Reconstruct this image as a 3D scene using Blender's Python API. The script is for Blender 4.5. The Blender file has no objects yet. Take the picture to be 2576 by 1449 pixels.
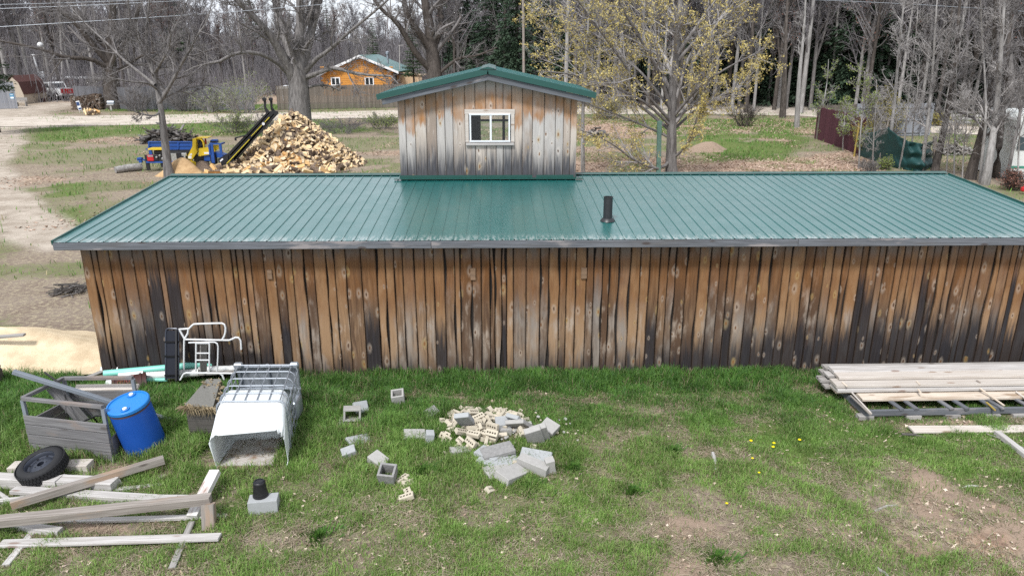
import bpy, math, random
import numpy as np
from mathutils import Vector, Matrix, Quaternion

random.seed(7)
RNG = np.random.default_rng(7)
SC = bpy.context.scene
COL = SC.collection
R = math.radians

# ------------------------------------------------------------------ camera model
FV, CXV, CYV = 1859.0, 1288.0, 724.5
PITCH, YAW = R(17.9), R(1.2)
CAM = Vector((0.0, -12.5, 5.6))
FWD = Vector((math.sin(YAW) * math.cos(PITCH), math.cos(YAW) * math.cos(PITCH), -math.sin(PITCH)))
RGT = Vector((math.cos(YAW), -math.sin(YAW), 0.0))
UPV = RGT.cross(FWD)

def ray(x, y):
    return FWD + RGT * ((x - CXV) / FV) - UPV * ((y - CYV) / FV)
def gp(x, y, z=0.0):
    d = ray(x, y); return CAM + d * ((z - CAM.z) / d.z)
def wp(x, y, Y):
    d = ray(x, y); return CAM + d * ((Y - CAM.y) / d.y)
def pxm(p):                                   # metres per photo unit at a point
    return (Vector(p) - CAM).dot(FWD) / FV

# ------------------------------------------------------------------ tags
def tag(o, label=None, cat=None, group=None, kind=None):
    if label: o['label'] = label
    if cat: o['category'] = cat
    if group: o['group'] = group
    if kind: o['kind'] = kind
    return o
def link(o, parent=None):
    COL.objects.link(o)
    if parent is not None: o.parent = parent
    return o
def empty(name, loc, label, cat, group=None, rz=0.0):
    o = bpy.data.objects.new(name, None); link(o)
    o.empty_display_size = 0.1
    o.location = loc; o.rotation_euler = (0, 0, rz)
    return tag(o, label, cat, group)
def copy_tree(o, parent=None):
    c = o.copy(); COL.objects.link(c); c.parent = parent
    for ch in list(o.children): copy_tree(ch, c)
    return c

# ------------------------------------------------------------------ node helpers
class NT:
    def __init__(s, name):
        s.m = bpy.data.materials.new(name); s.m.use_nodes = True
        s.t = s.m.node_tree; s.t.nodes.clear()
        s.out = s.t.nodes.new('ShaderNodeOutputMaterial')
    def n(s, typ, props=None, **ins):
        nd = s.t.nodes.new(typ)
        for k, v in (props or {}).items(): setattr(nd, k, v)
        for k, v in ins.items():
            key = int(k[1:]) if k[0] == 'i' and k[1:].isdigit() else k.replace('_', ' ')
            s.put(nd.inputs[key], v)
        return nd
    def put(s, sock, v):
        if isinstance(v, bpy.types.NodeSocket): s.t.links.new(v, sock)
        elif v is not None:
            try: sock.default_value = v
            except Exception:
                sock.default_value = (v[0], v[1], v[2], 1.0) if len(v) == 3 else v
    def attr(s, name, out='Vector'):
        return s.n('ShaderNodeAttribute', {'attribute_name': name}).outputs[out]
    def obj(s): return s.n('ShaderNodeTexCoord').outputs['Object']
    def pos(s): return s.n('ShaderNodeNewGeometry').outputs['Position']
    def rnd(s): return s.n('ShaderNodeObjectInfo').outputs['Random']
    def scale(s, v, sc): return s.n('ShaderNodeVectorMath', {'operation': 'MULTIPLY'}, i0=v, i1=sc).outputs[0]
    def addv(s, a, b): return s.n('ShaderNodeVectorMath', {'operation': 'ADD'}, i0=a, i1=b).outputs[0]
    def noise(s, v, sc=1.0, det=4.0, rough=0.55, dist=0.0, out='Fac'):
        return s.n('ShaderNodeTexNoise', None, Vector=v, Scale=sc, Detail=det, Roughness=rough, Distortion=dist).outputs[out]
    def voro(s, v, sc=1.0, feat='F1', rand=1.0):
        return s.n('ShaderNodeTexVoronoi', {'feature': feat}, Vector=v, Scale=sc, Randomness=rand)
    def m2(s, op, a, b=0.0, clamp=False):
        return s.n('ShaderNodeMath', {'operation': op, 'use_clamp': clamp}, i0=a, i1=b).outputs[0]
    def mr(s, v, a, b, c=0.0, d=1.0, smooth=True):
        return s.n('ShaderNodeMapRange', {'interpolation_type': 'SMOOTHSTEP' if smooth else 'LINEAR'}, i0=v, i1=a, i2=b, i3=c, i4=d).outputs[0]
    def sep(s, v): return s.n('ShaderNodeSeparateXYZ', None, Vector=v).outputs
    def comb(s, x, y, z): return s.n('ShaderNodeCombineXYZ', None, X=x, Y=y, Z=z).outputs[0]
    def mix(s, f, a, b, mode='MIX'):
        nd = s.n('ShaderNodeMix', {'data_type': 'RGBA', 'blend_type': mode})
        s.put(nd.inputs[0], f); s.put(nd.inputs[6], c4(a)); s.put(nd.inputs[7], c4(b))
        return nd.outputs[2]
    def ramp(s, f, stops):
        nd = s.n('ShaderNodeValToRGB'); s.put(nd.inputs[0], f)
        e = nd.color_ramp.elements
        while len(e) < len(stops): e.new(0.5)
        for el, (p, c) in zip(e, stops): el.position = p; el.color = c4(c)
        return nd.outputs[0]
    def finish(s, base, rough=0.8, spec=0.3, bump=None, bstr=0.4, bdist=0.01, metal=0.0, **extra):
        b = s.n('ShaderNodeBsdfPrincipled')
        s.put(b.inputs['Base Color'], c4(base)); s.put(b.inputs['Roughness'], rough)
        s.put(b.inputs['Specular IOR Level'], spec); s.put(b.inputs['Metallic'], metal)
        for k, v in extra.items(): s.put(b.inputs[k.replace('_', ' ')], v)
        if bump is not None:
            bn = s.n('ShaderNodeBump', None, Height=bump, Strength=bstr, Distance=bdist)
            s.t.links.new(bn.outputs[0], b.inputs['Normal'])
        s.t.links.new(b.outputs[0], s.out.inputs[0])
        return s.m
def c4(c):
    if isinstance(c, bpy.types.NodeSocket): return c
    return (c[0], c[1], c[2], 1.0) if len(c) == 3 else c

# ------------------------------------------------------------------ mesh builder
class MB:
    def __init__(s): s.v = []; s.f = []; s.mi = []; s.cur = 0
    def add(s, vs, fs):
        o = len(s.v); s.v.extend([tuple(p) for p in vs])
        for f in fs: s.f.append(tuple(i + o for i in f)); s.mi.append(s.cur)
        return s
    def box(s, c, size, rot=None, ch=0.0):
        hx, hy, hz = [d / 2 for d in size]
        if ch <= 0:
            vs = [Vector((a * hx, b * hy, e * hz)) for a in (-1, 1) for b in (-1, 1) for e in (-1, 1)]
            fs = [(0, 1, 3, 2), (4, 6, 7, 5), (0, 4, 5, 1), (2, 3, 7, 6), (0, 2, 6, 4), (1, 5, 7, 3)]
        else:
            vs, fs = chamfer_box(hx, hy, hz, ch)
        if rot is not None: vs = [rot @ p for p in vs]
        c = Vector(c)
        return s.add([p + c for p in vs], fs)
    def bar(s, a, b, w, t, up=(0, 0, 1), ch=0.0, ext=0.0):
        a, b = Vector(a), Vector(b); d = (b - a); L = d.length; d.normalize()
        u = Vector(up); y = u.cross(d)
        if y.length < 1e-4: y = Vector((0, 1, 0)).cross(d)
        y.normalize(); z = d.cross(y)
        rot = Matrix((d, y, z)).transposed()
        return s.box((a + b) / 2, (L + ext, w, t), rot, ch)
    def tube(s, pts, r, n=8, closed=False, cap=True):
        pts = [Vector(p) for p in pts]; K = len(pts)
        rs = r if isinstance(r, (list, tuple)) else [r] * K
        vs = []; nrm = None
        for i, p in enumerate(pts):
            if closed: t = pts[(i + 1) % K] - pts[i - 1]
            else: t = pts[min(i + 1, K - 1)] - pts[max(i - 1, 0)]
            t.normalize()
            if nrm is None:
                nrm = t.cross(Vector((0, 0, 1)))
                if nrm.length < 1e-3: nrm = t.cross(Vector((0, 1, 0)))
            nrm = (nrm - t * nrm.dot(t)).normalized(); bn = t.cross(nrm)
            for k in range(n):
                a = 2 * math.pi * k / n
                vs.append(p + (nrm * math.cos(a) + bn * math.sin(a)) * rs[i])
        fs = []
        for i in range(K if closed else K - 1):
            for k in range(n):
                a, b = i * n + k, i * n + (k + 1) % n
                j = ((i + 1) % K) * n
                fs.append((a, j + k, j + (k + 1) % n, b))
        if cap and not closed:
            fs.append(tuple(range(n))[::1]); fs.append(tuple((K - 1) * n + k for k in range(n))[::-1])
        return s.add(vs, fs)
    def lathe(s, prof, n=24, mat=None, cap0=True, cap1=True):
        vs = []; fs = []
        for (r, z) in prof:
            for k in range(n):
                a = 2 * math.pi * k / n; p = Vector((r * math.cos(a), r * math.sin(a), z))
                vs.append(mat @ p if mat is not None else p)
        for i in range(len(prof) - 1):
            for k in range(n):
                fs.append((i * n + k, i * n + (k + 1) % n, (i + 1) * n + (k + 1) % n, (i + 1) * n + k))
        if cap0: fs.append(tuple(range(n))[::-1])
        if cap1: fs.append(tuple((len(prof) - 1) * n + k for k in range(n)))
        return s.add(vs, fs)
    def prism(s, poly, ext):                      # poly: list of 3D points, ext: extrusion vector
        n = len(poly); e = Vector(ext); ps = [Vector(p) for p in poly]
        vs = ps + [p + e for p in ps]
        fs = [tuple(range(n)), tuple(range(n, 2 * n))[::-1]] + [(i, n + i, n + (i + 1) % n, (i + 1) % n) for i in range(n)]
        return s.add(vs, fs)
    def vbox(s, x0, y0, x1, y1, Y, dep, ch=0.0):  # a box whose front face fills a photo rectangle at plane Y
        a = wp(x0, y1, Y); b = wp(x1, y0, Y)
        return s.box(((a.x + b.x) / 2, Y + dep / 2, (a.z + b.z) / 2), (abs(b.x - a.x), dep, abs(b.z - a.z)), None, ch)
    def build(s, name, mats, parent=None, smooth=False, loc=None):
        me = bpy.data.meshes.new(name)
        vs = s.v
        if parent is not None and loc is None:
            l = WL(parent); vs = [(p[0] - l[0], p[1] - l[1], p[2] - l[2]) for p in vs]
        elif loc is not None: vs = [(p[0] - loc[0], p[1] - loc[1], p[2] - loc[2]) for p in vs]
        me.from_pydata(vs, [], s.f)
        ms = mats if isinstance(mats, (list, tuple)) else [mats]
        for m in ms: me.materials.append(m)
        if len(ms) > 1: me.polygons.foreach_set('material_index', s.mi)
        if smooth: me.polygons.foreach_set('use_smooth', [True] * len(s.f))
        me.validate(); me.update()
        if smooth: smooth_by_angle(me)
        o = bpy.data.objects.new(name, me)
        if loc is not None and parent is None: o.location = loc
        return link(o, parent)
def WL(o):
    l = Vector((0, 0, 0))
    while o is not None: l += o.location; o = o.parent
    return l
def smooth_by_angle(me, ang=R(38)):
    import bmesh
    bm = bmesh.new(); bm.from_mesh(me)
    bmesh.ops.recalc_face_normals(bm, faces=bm.faces)
    for e in bm.edges:
        if len(e.link_faces) == 2 and e.calc_face_angle(0) > ang: e.smooth = False
    bm.to_mesh(me); bm.free()
def chamfer_box(hx, hy, hz, c):
    c = min(c, hx * .45, hy * .45, hz * .45)
    sec = [(-hy + c, -hz), (hy - c, -hz), (hy, -hz + c), (hy, hz - c), (hy - c, hz), (-hy + c, hz), (-hy, hz - c), (-hy, -hz + c)]
    ins = [(y * (1 - c / hy), z * (1 - c / hz)) for y, z in sec]
    vs = [Vector((-hx, *p)) for p in ins] + [Vector((-hx + c, *p)) for p in sec] + [Vector((hx - c, *p)) for p in sec] + [Vector((hx, *p)) for p in ins]
    fs = [tuple(range(8))[::-1], tuple(range(24, 32))]
    for r in range(3):
        for k in range(8): fs.append((r * 8 + k, r * 8 + (k + 1) % 8, (r + 1) * 8 + (k + 1) % 8, (r + 1) * 8 + k))
    return vs, fs

def np_mesh(name, V, quads=None, tris=None, mats=(), attrs=None, smooth=False):
    me = bpy.data.meshes.new(name)
    V = np.asarray(V, np.float32).reshape(-1, 3)
    nq = 0 if quads is None else len(quads); nt = 0 if tris is None else len(tris)
    me.vertices.add(len(V)); me.vertices.foreach_set('co', V.ravel())
    loops = np.concatenate([np.asarray(a, np.int32).ravel() for a in (quads, tris) if a is not None and len(a)])
    me.loops.add(len(loops)); me.loops.foreach_set('vertex_index', loops)
    starts = np.concatenate([np.arange(nq) * 4, nq * 4 + np.arange(nt) * 3]).astype(np.int32)
    me.polygons.add(nq + nt); me.polygons.foreach_set('loop_start', starts)
    flat = name in ('roof', 'wall', 'lookout_wall')
    me.polygons.foreach_set('use_smooth', np.full(nq + nt, not flat or smooth))
    for k, (typ, arr) in (attrs or {}).items():
        a = me.attributes.new(k, typ, 'POINT')
        a.data.foreach_set('vector' if typ == 'FLOAT_VECTOR' else ('color' if typ == 'FLOAT_COLOR' else 'value'), np.asarray(arr, np.float32).ravel())
    for m in mats: me.materials.append(m)
    me.update(calc_edges=True)
    return me
def mobj(name, me, parent=None, loc=None):
    o = bpy.data.objects.new(name, me)
    if loc is not None: o.location = loc
    return link(o, parent)

# value noise on arrays
def vnoise(x, y, sc, seed=0):
    x = np.asarray(x) / sc + 1000.0; y = np.asarray(y) / sc + 1000.0
    xi = np.floor(x).astype(np.int64); yi = np.floor(y).astype(np.int64)
    fx = x - xi; fy = y - yi; fx = fx * fx * (3 - 2 * fx); fy = fy * fy * (3 - 2 * fy)
    def h(a, b):
        n = (a * 374761393 + b * 668265263 + seed * 982451653) & 0x7fffffff
        n = ((n ^ (n >> 13)) * 1274126177) & 0x7fffffff
        return ((n ^ (n >> 16)) & 0xffff) / 65535.0
    return (h(xi, yi) * (1 - fx) + h(xi + 1, yi) * fx) * (1 - fy) + (h(xi, yi + 1) * (1 - fx) + h(xi + 1, yi + 1) * fx) * fy
def fbm(x, y, sc, seed=0, octs=4):
    t = 0; a = 0.5; s = 0
    for i in range(octs): t = t + a * vnoise(x, y, sc / 2 ** i, seed + i * 17); s += a; a *= 0.55
    return t / s
def sstep(v, a, b):
    t = np.clip((v - a) / (b - a), 0, 1); return t * t * (3 - 2 * t)

# ------------------------------------------------------------------ materials
def plain(name, col, rough=0.6, spec=0.4, var=0.15, nsc=6.0, metal=0.0, dirt=None, dsc=3.0, dcol=(0.16, 0.12, 0.09), bump=0.0):
    t = NT(name); v = t.obj()
    n = t.noise(v, nsc, 5, .6)
    lo = [c * (1 - var) for c in col]; hi = [min(1, c * (1 + var)) for c in col]
    base = t.mix(n, lo, hi)
    if dirt: base = t.mix(t.mr(t.noise(v, dsc, 6, .65), 1 - dirt - .12, 1 - dirt + .18), base, dcol)
    rr = t.mr(n, .3, .7, rough - .07, min(1, rough + .07))
    return t.finish(base, rr, spec, n if bump else None, bump, .01, metal)

def weathered(name, lo, hi, stain=(0.10, 0.085, 0.07), knot=(0.06, 0.045, 0.04), amt=0.5, blotch=None):
    """grey boards: grain along the local x axis, knots and water stains"""
    t = NT(name); v = t.obj(); r = t.rnd()
    off = t.comb(t.m2('MULTIPLY', r, 31.0), t.m2('MULTIPLY', r, 17.0), 0.0)
    v = t.addv(v, off)
    g = t.noise(t.scale(v, (1.6, 42, 42)), 1.0, 5, .65, .3)
    g2 = t.noise(t.scale(v, (.9, 9, 9)), 1.0, 3, .6)
    b = t.mix(t.mr(g, .3, .72), lo, hi)
    b = t.mix(t.m2('MULTIPLY', t.mr(g2, .5, .75), amt), b, stain)
    if blotch: b = t.mix(t.mr(t.noise(t.scale(v, (.7, 3, 3)), 1.3, 5, .6), .55, .66), b, blotch)
    b = t.mix(t.m2('MULTIPLY', r, .5), b, [x * .55 for x in hi])
    k = t.voro(t.scale(v, (2.2, 7, 7)), 1.0)
    kd = t.mr(k.outputs['Distance'], .10, .22, 1.0, 0.0)
    kc = t.m2('GREATER_THAN', t.sep(k.outputs['Color'])[0], .45)
    b = t.mix(t.m2('MULTIPLY', t.m2('MULTIPLY', kd, kc), .8), b, knot)
    return t.finish(b, .85, .25, g, .5, .004)

def plank_mat(name, brown, tan, grey, orange, black, topo=(1.2, 2.3), greyamt=.5, pale=(.42, .33, .24), edgedark=.85):
    """sawn boards: attribute puv = (metres across, metres up, board number), prand = weathering of each board"""
    t = NT(name)
    puv = t.attr('puv'); pr = t.sep(t.attr('prand')); u, v, i = t.sep(puv)
    r1, r2, r3 = pr[0], pr[1], pr[2]
    idv = t.m2('MULTIPLY', i, 3.77)
    # knots bend the grain round them
    wob_ = t.noise(t.comb(t.m2('MULTIPLY', u, 14.0), t.m2('MULTIPLY', v, 9.0), idv), 1.0, 3, .6)
    kv = t.comb(t.m2('ADD', t.m2('ADD', t.m2('MULTIPLY', u, 6.6), t.m2('MULTIPLY', wob_, .16)), t.m2('MULTIPLY', idv, 9.1)), t.m2('ADD', t.m2('MULTIPLY', v, 2.9), t.m2('MULTIPLY', wob_, .22)), 0.0)
    kn = t.n('ShaderNodeTexVoronoi', {'feature': 'F1', 'voronoi_dimensions': '2D'}, Vector=kv, Scale=1.0, Randomness=1.0)
    kd = kn.outputs['Distance']; kcol = t.sep(kn.outputs['Color'])
    has = t.m2('GREATER_THAN', kcol[0], .72); ks = t.m2('ADD', t.m2('MULTIPLY', kcol[1], .75), .35); kd = t.m2('DIVIDE', kd, ks)
    bend = t.m2('MULTIPLY', t.mr(kd, .05, .5, 1.0, 0.0), t.m2('MULTIPLY', has, .05))
    ub = t.m2('ADD', u, bend)
    wv = t.noise(t.comb(t.m2('MULTIPLY', u, 2.0), t.m2('MULTIPLY', v, 1.3), idv), 1.0, 2, .5)
    ub = t.m2('ADD', ub, t.m2('MULTIPLY', wv, .09))
    g = t.noise(t.comb(t.m2('MULTIPLY', ub, 95.0), t.m2('MULTIPLY', v, 1.8), idv), 1.0, 5, .62, .2)
    g2 = t.noise(t.comb(t.m2('MULTIPLY', ub, 22.0), t.m2('MULTIPLY', v, 1.1), idv), 1.0, 4, .6, .4)
    bl = t.noise(t.comb(t.m2('MULTIPLY', u, 5.0), t.m2('MULTIPLY', v, 1.6), idv), 1.0, 4, .6)
    f = t.m2('ADD', t.m2('MULTIPLY', g2, .75), t.m2('SUBTRACT', t.m2('MULTIPLY', r1, .8), .28))
    b = t.mix(t.mr(f, .20, .66), brown, tan); b = t.mix(t.mr(g2, .36, .20, 0, .8), b, [c * .38 for c in brown])
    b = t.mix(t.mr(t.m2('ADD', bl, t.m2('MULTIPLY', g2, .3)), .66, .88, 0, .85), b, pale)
    b = t.mix(t.m2('MULTIPLY', t.mr(t.m2('ADD', bl, t.m2('MULTIPLY', r2, greyamt)), .78, 1.12), .85), b, grey)
    low = t.mr(v, 1.75, .35); b = t.mix(t.m2('MULTIPLY', t.m2('MULTIPLY', low, .7), t.mr(t.m2('ADD', bl, t.m2('MULTIPLY', t.m2('SUBTRACT', r2, .5), .5)), .3, .75, .05, .75)), b, t.mix(t.mr(g2, .3, .7), [c * .45 for c in pale], pale))
    # resin-orange wood where the eave keeps the rain off; its lower edge is ragged
    ed = t.m2('ADD', v, t.m2('ADD', t.m2('MULTIPLY', g2, .6), t.m2('MULTIPLY', r1, .55)))
    om = t.m2('MULTIPLY', t.mr(ed, topo[0] + .55, topo[1] + .2), t.mr(bl, .2, .75, .25, .95))
    b = t.mix(om, b, t.mix(t.mr(g, .35, .7), [c * .55 for c in orange], orange))
    # fine dark grain
    b = t.mix(t.mr(g, .56, .8, 0, .6), b, [c * .35 for c in brown])
    # mildew climbs each board to its own height
    bm = t.m2('SUBTRACT', t.m2('ADD', t.m2('MULTIPLY', r3, 1.9), t.m2('MULTIPLY', t.m2('SUBTRACT', g2, .5), 1.3)), t.m2('ADD', v, .12))
    b = t.mix(t.mr(bm, -.35, .4, 0, .93), b, t.mix(t.mr(g, .4, .75), black, [c * 2.6 for c in black]))
    # patchy grey strip right below the eave and driftwood-grey streaks
    b = t.mix(t.m2('MULTIPLY', t.mr(v, topo[1] + .02, topo[1] + .30), t.mr(bl, .35, .6, .2, .75)), b, grey)
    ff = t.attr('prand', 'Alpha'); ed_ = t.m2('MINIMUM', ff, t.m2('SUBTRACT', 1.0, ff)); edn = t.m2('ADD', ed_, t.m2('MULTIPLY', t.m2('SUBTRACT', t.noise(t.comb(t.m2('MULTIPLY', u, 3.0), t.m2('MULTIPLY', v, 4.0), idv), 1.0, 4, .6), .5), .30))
    b = t.mix(t.mr(edn, .0, .15, edgedark, 0), b, [c * .42 for c in brown])  # dark wane along both edges, also keeping a rounded shading in the colour
    # knots: dark amber heart, pale collar
    halo = t.m2('MULTIPLY', t.mr(kd, .12, .42, 1.0, 0.0), has)
    b = t.mix(t.m2('MULTIPLY', halo, t.m2('MULTIPLY', g, .85)), b, t.mix(t.mr(kcol[2], .6, .9), pale, (.40, .29, .12)))
    core = t.m2('MULTIPLY', t.mr(kd, .07, .15, .9, 0.0), has)
    b = t.mix(core, b, t.mix(kcol[2], (.06, .032, .02), (.22, .10, .035)))
    return t.finish(b, .82, .25, g, .45, .004)

M = {}
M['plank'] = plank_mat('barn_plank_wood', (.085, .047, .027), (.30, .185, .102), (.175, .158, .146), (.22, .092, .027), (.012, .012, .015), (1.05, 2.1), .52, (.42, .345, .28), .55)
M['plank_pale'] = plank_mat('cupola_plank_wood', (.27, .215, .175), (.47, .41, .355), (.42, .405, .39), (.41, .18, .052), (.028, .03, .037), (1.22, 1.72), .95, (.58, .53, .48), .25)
M['plank_dark'] = plain('backing_plank_wood', (.026, .022, .02), .9, .2, .5, 9)
M['fascia'] = weathered('fascia_grey_wood', (.085, .09, .10), (.175, .185, .205), amt=.5, blotch=(.30, .27, .265))
M['grey'] = weathered('weathered_grey_wood', (.20, .185, .17), (.44, .42, .40), amt=.55)
M['silver'] = weathered('silvered_white_wood', (.33, .31, .29), (.58, .555, .54), (.30, .26, .22), (.22, .15, .12), .5)
M['peel'] = weathered('peeling_white_paint', (.48, .46, .44), (.72, .70, .68), (.32, .27, .23), (.2, .12, .1), .4, (.23, .12, .085))
M['brownpost'] = weathered('brown_grey_timber', (.18, .155, .135), (.36, .325, .295), amt=.6, blotch=(.34, .235, .16))
M['fresh'] = weathered('pale_sawn_wood', (.44, .385, .335), (.645, .595, .545), (.42, .34, .27), (.25, .17, .12), .45)
M['freshdirty'] = weathered('stained_sawn_wood', (.50, .42, .33), (.70, .61, .52), (.30, .20, .13), (.18, .11, .07), .7, (.26, .17, .10))
M['crate'] = weathered('grey_crate_wood', (.11, .105, .108), (.24, .235, .24), (.085, .08, .078), (.08, .07, .065), .6, (.22, .18, .16))
M['dark_wood'] = weathered('dark_wet_wood', (.055, .05, .045), (.13, .12, .11))
M['stake_yellow'] = weathered('yellow_lichen_wood', (.30, .22, .05), (.52, .38, .10))

def roof_mat(name, col):
    t = NT(name); v = t.obj(); x, y, z = t.sep(v)
    n = t.noise(v, .9, 4, .6); fine = t.noise(t.scale(v, (25, 1.3, 1)), 1.0, 4, .6)
    b = t.mix(n, [c * .88 for c in col], [c * 1.12 for c in col])
    b = t.mix(t.mr(fine, .6, .85, 0, .16), b, (.25, .30, .30))
    edge = t.m2('MULTIPLY', t.mr(y, -.42, .05, 1.0, 0.0), t.mr(t.noise(t.scale(v, (30, 5, 1)), 1.0, 3, .6), .42, .62, 0, .75))
    b = t.mix(edge, b, (.36, .40, .39))
    sp = t.voro(v, 2.1); b = t.mix(t.mr(sp.outputs['Distance'], .015, .025, .8, 0.0), b, (.03, .035, .03))
    rr = t.mr(t.noise(v, 2.2, 4, .6), .3, .7, .27, .40)
    return t.finish(b, rr, .9, n, .03, .02, Coat_Weight=.7, Coat_Roughness=.28)
M['roof'] = roof_mat('green_roof_steel', (.008, .104, .098))
M['trim'] = plain('green_trim_steel', (.006, .060, .048), .32, .6, .12)
M['pipe_black'] = plain('black_stove_pipe', (.018, .02, .022), .45, .5, .3)
M['alu'] = plain('white_window_frame', (.66, .68, .70), .4, .5, .06)
M['galv'] = plain('galvanised_steel', (.33, .36, .40), .42, .5, .2, 12, .55)
M['whitetube'] = plain('white_painted_tube', (.66, .67, .68), .4, .5, .08, 8, 0, .12, 14, (.35, .22, .14))
M['beam'] = plain('grey_blue_square_tube', (.22, .245, .28), .5, .4, .15, 5, .2, .2, 6, (.14, .12, .10))
M['blue_plastic'] = plain('blue_drum_plastic', (.009, .075, .36), .48, .4, .2, 2.5, 0, .2, 7, (.04, .09, .22), .05)
M['blue_lid'] = plain('blue_drum_lid_plastic', (.015, .18, .52), .45, .45, .12, 4, 0, .12, 6, (.10, .2, .34))
M['white_plastic'] = plain('white_tank_plastic', (.70, .73, .74), .45, .4, .08, 2.2, 0, .22, 2.6, (.50, .49, .45))
M['tank_dirt'] = plain('dirty_tank_plastic', (.50, .47, .44), .6, .3, .2, 4, 0, .42, 5, (.26, .16, .10))
M['rubber'] = plain('tyre_rubber', (.014, .014, .016), .7, .35, .3, 20, bump=.3)
M['rim'] = plain('dark_grey_rim', (.035, .04, .055), .35, .5, .25, 15, .3, .2, 9, (.16, .13, .12))
M['black'] = plain('black_paint', (.012, .012, .014), .5, .45, .3, 8, 0, .1, 5, (.06, .05, .045))
M['black_cloth'] = plain('black_mesh_cloth', (.018, .02, .028), .8, .2, .4, 30)
M['concrete'] = plain('grey_concrete', (.34, .33, .315), .92, .15, .2, 16, 0, .28, 7, (.25, .23, .2), .4)
M['concrete_blue'] = plain('blue_grey_concrete', (.33, .34, .345), .92, .15, .15, 16, 0, .25, 7, (.26, .26, .25), .4)
M['stone_dark'] = plain('rough_dark_stone', (.24, .235, .23), .95, .15, .45, 26, 0, .3, 9, (.36, .34, .31), .7)
M['brick'] = plain('cream_brick', (.47, .42, .335), .92, .15, .22, 14, 0, .32, 6, (.30, .245, .18), .4)
M['pvc'] = plain('white_pvc', (.68, .69, .68), .4, .45, .06, 5, 0, .2, 4, (.40, .36, .30))
M['aqua'] = plain('aqua_pvc', (.22, .60, .50), .4, .45, .08, 5, 0, .2, 4, (.30, .52, .45))
M['maroon'] = plain('maroon_plastic', (.055, .022, .020), .55, .4, .25, 7, 0, .1, 5, (.12, .07, .06))
M['maroon_red'] = plain('red_brown_panel', (.16, .035, .025), .55, .4, .3, 30)
M['block_brown'] = weathered('brown_block_wood', (.13, .08, .05), (.30, .20, .13), amt=.5)
M['red'] = plain('red_paint', (.45, .015, .02), .35, .5, .08)
M['white'] = plain('white_paint', (.72, .73, .74), .4, .5, .05)
M['blue'] = plain('blue_machine_paint', (.012, .065, .27), .45, .45, .2, 4, 0, .3, 5, (.05, .055, .09))
M['yellow'] = plain('yellow_machine_paint', (.62, .43, .02), .45, .45, .15, 4, 0, .28, 6, (.28, .19, .05))
M['yellowdash'] = plain('yellow_stripe_paint', (.75, .62, .05), .5, .4, .05)
M['sticker'] = plain('white_sticker', (.72, .72, .72), .5, .3, .05)
M['chrome'] = plain('bright_engine_metal', (.5, .5, .5), .3, .5, .2, 8, .8)
M['grass_dry'] = plain('dry_straw', (.36, .29, .19), .9, .1, .4, 20)
# ------------------------------------------------------------------ GROUND
def seg_dist(x, y, pts):
    d = np.full(np.shape(x), 1e9)
    for a, b in zip(pts[:-1], pts[1:]):
        ax, ay, bx, by = a[0], a[1], b[0], b[1]
        t = np.clip(((x - ax) * (bx - ax) + (y - ay) * (by - ay)) / ((bx - ax) ** 2 + (by - ay) ** 2 + 1e-9), 0, 1)
        d = np.minimum(d, np.hypot(x - ax - t * (bx - ax), y - ay - t * (by - ay)))
    return d
def in_poly(x, y, pts):
    c = np.zeros(np.shape(x), bool); n = len(pts)
    for i in range(n):
        x0, y0 = pts[i][0], pts[i][1]; x1, y1 = pts[i - 1][0], pts[i - 1][1]
        c ^= ((y0 > y) != (y1 > y)) & (x < (x1 - x0) * (y - y0) / (y1 - y0 + 1e-12) + x0)
    return c
def area(x, y, vpts, soft=1.0):
    pts = [gp(*p) for p in vpts]
    d = seg_dist(x, y, pts + [pts[0]]); ins = in_poly(x, y, pts)
    return np.clip(.5 + np.where(ins, d, -d) / soft, 0, 1)
def spot(x, y, vx, vy, rx, ry):
    c = gp(vx, vy); return np.exp(-(((x - c.x) / rx) ** 2 + ((y - c.y) / ry) ** 2))

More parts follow.
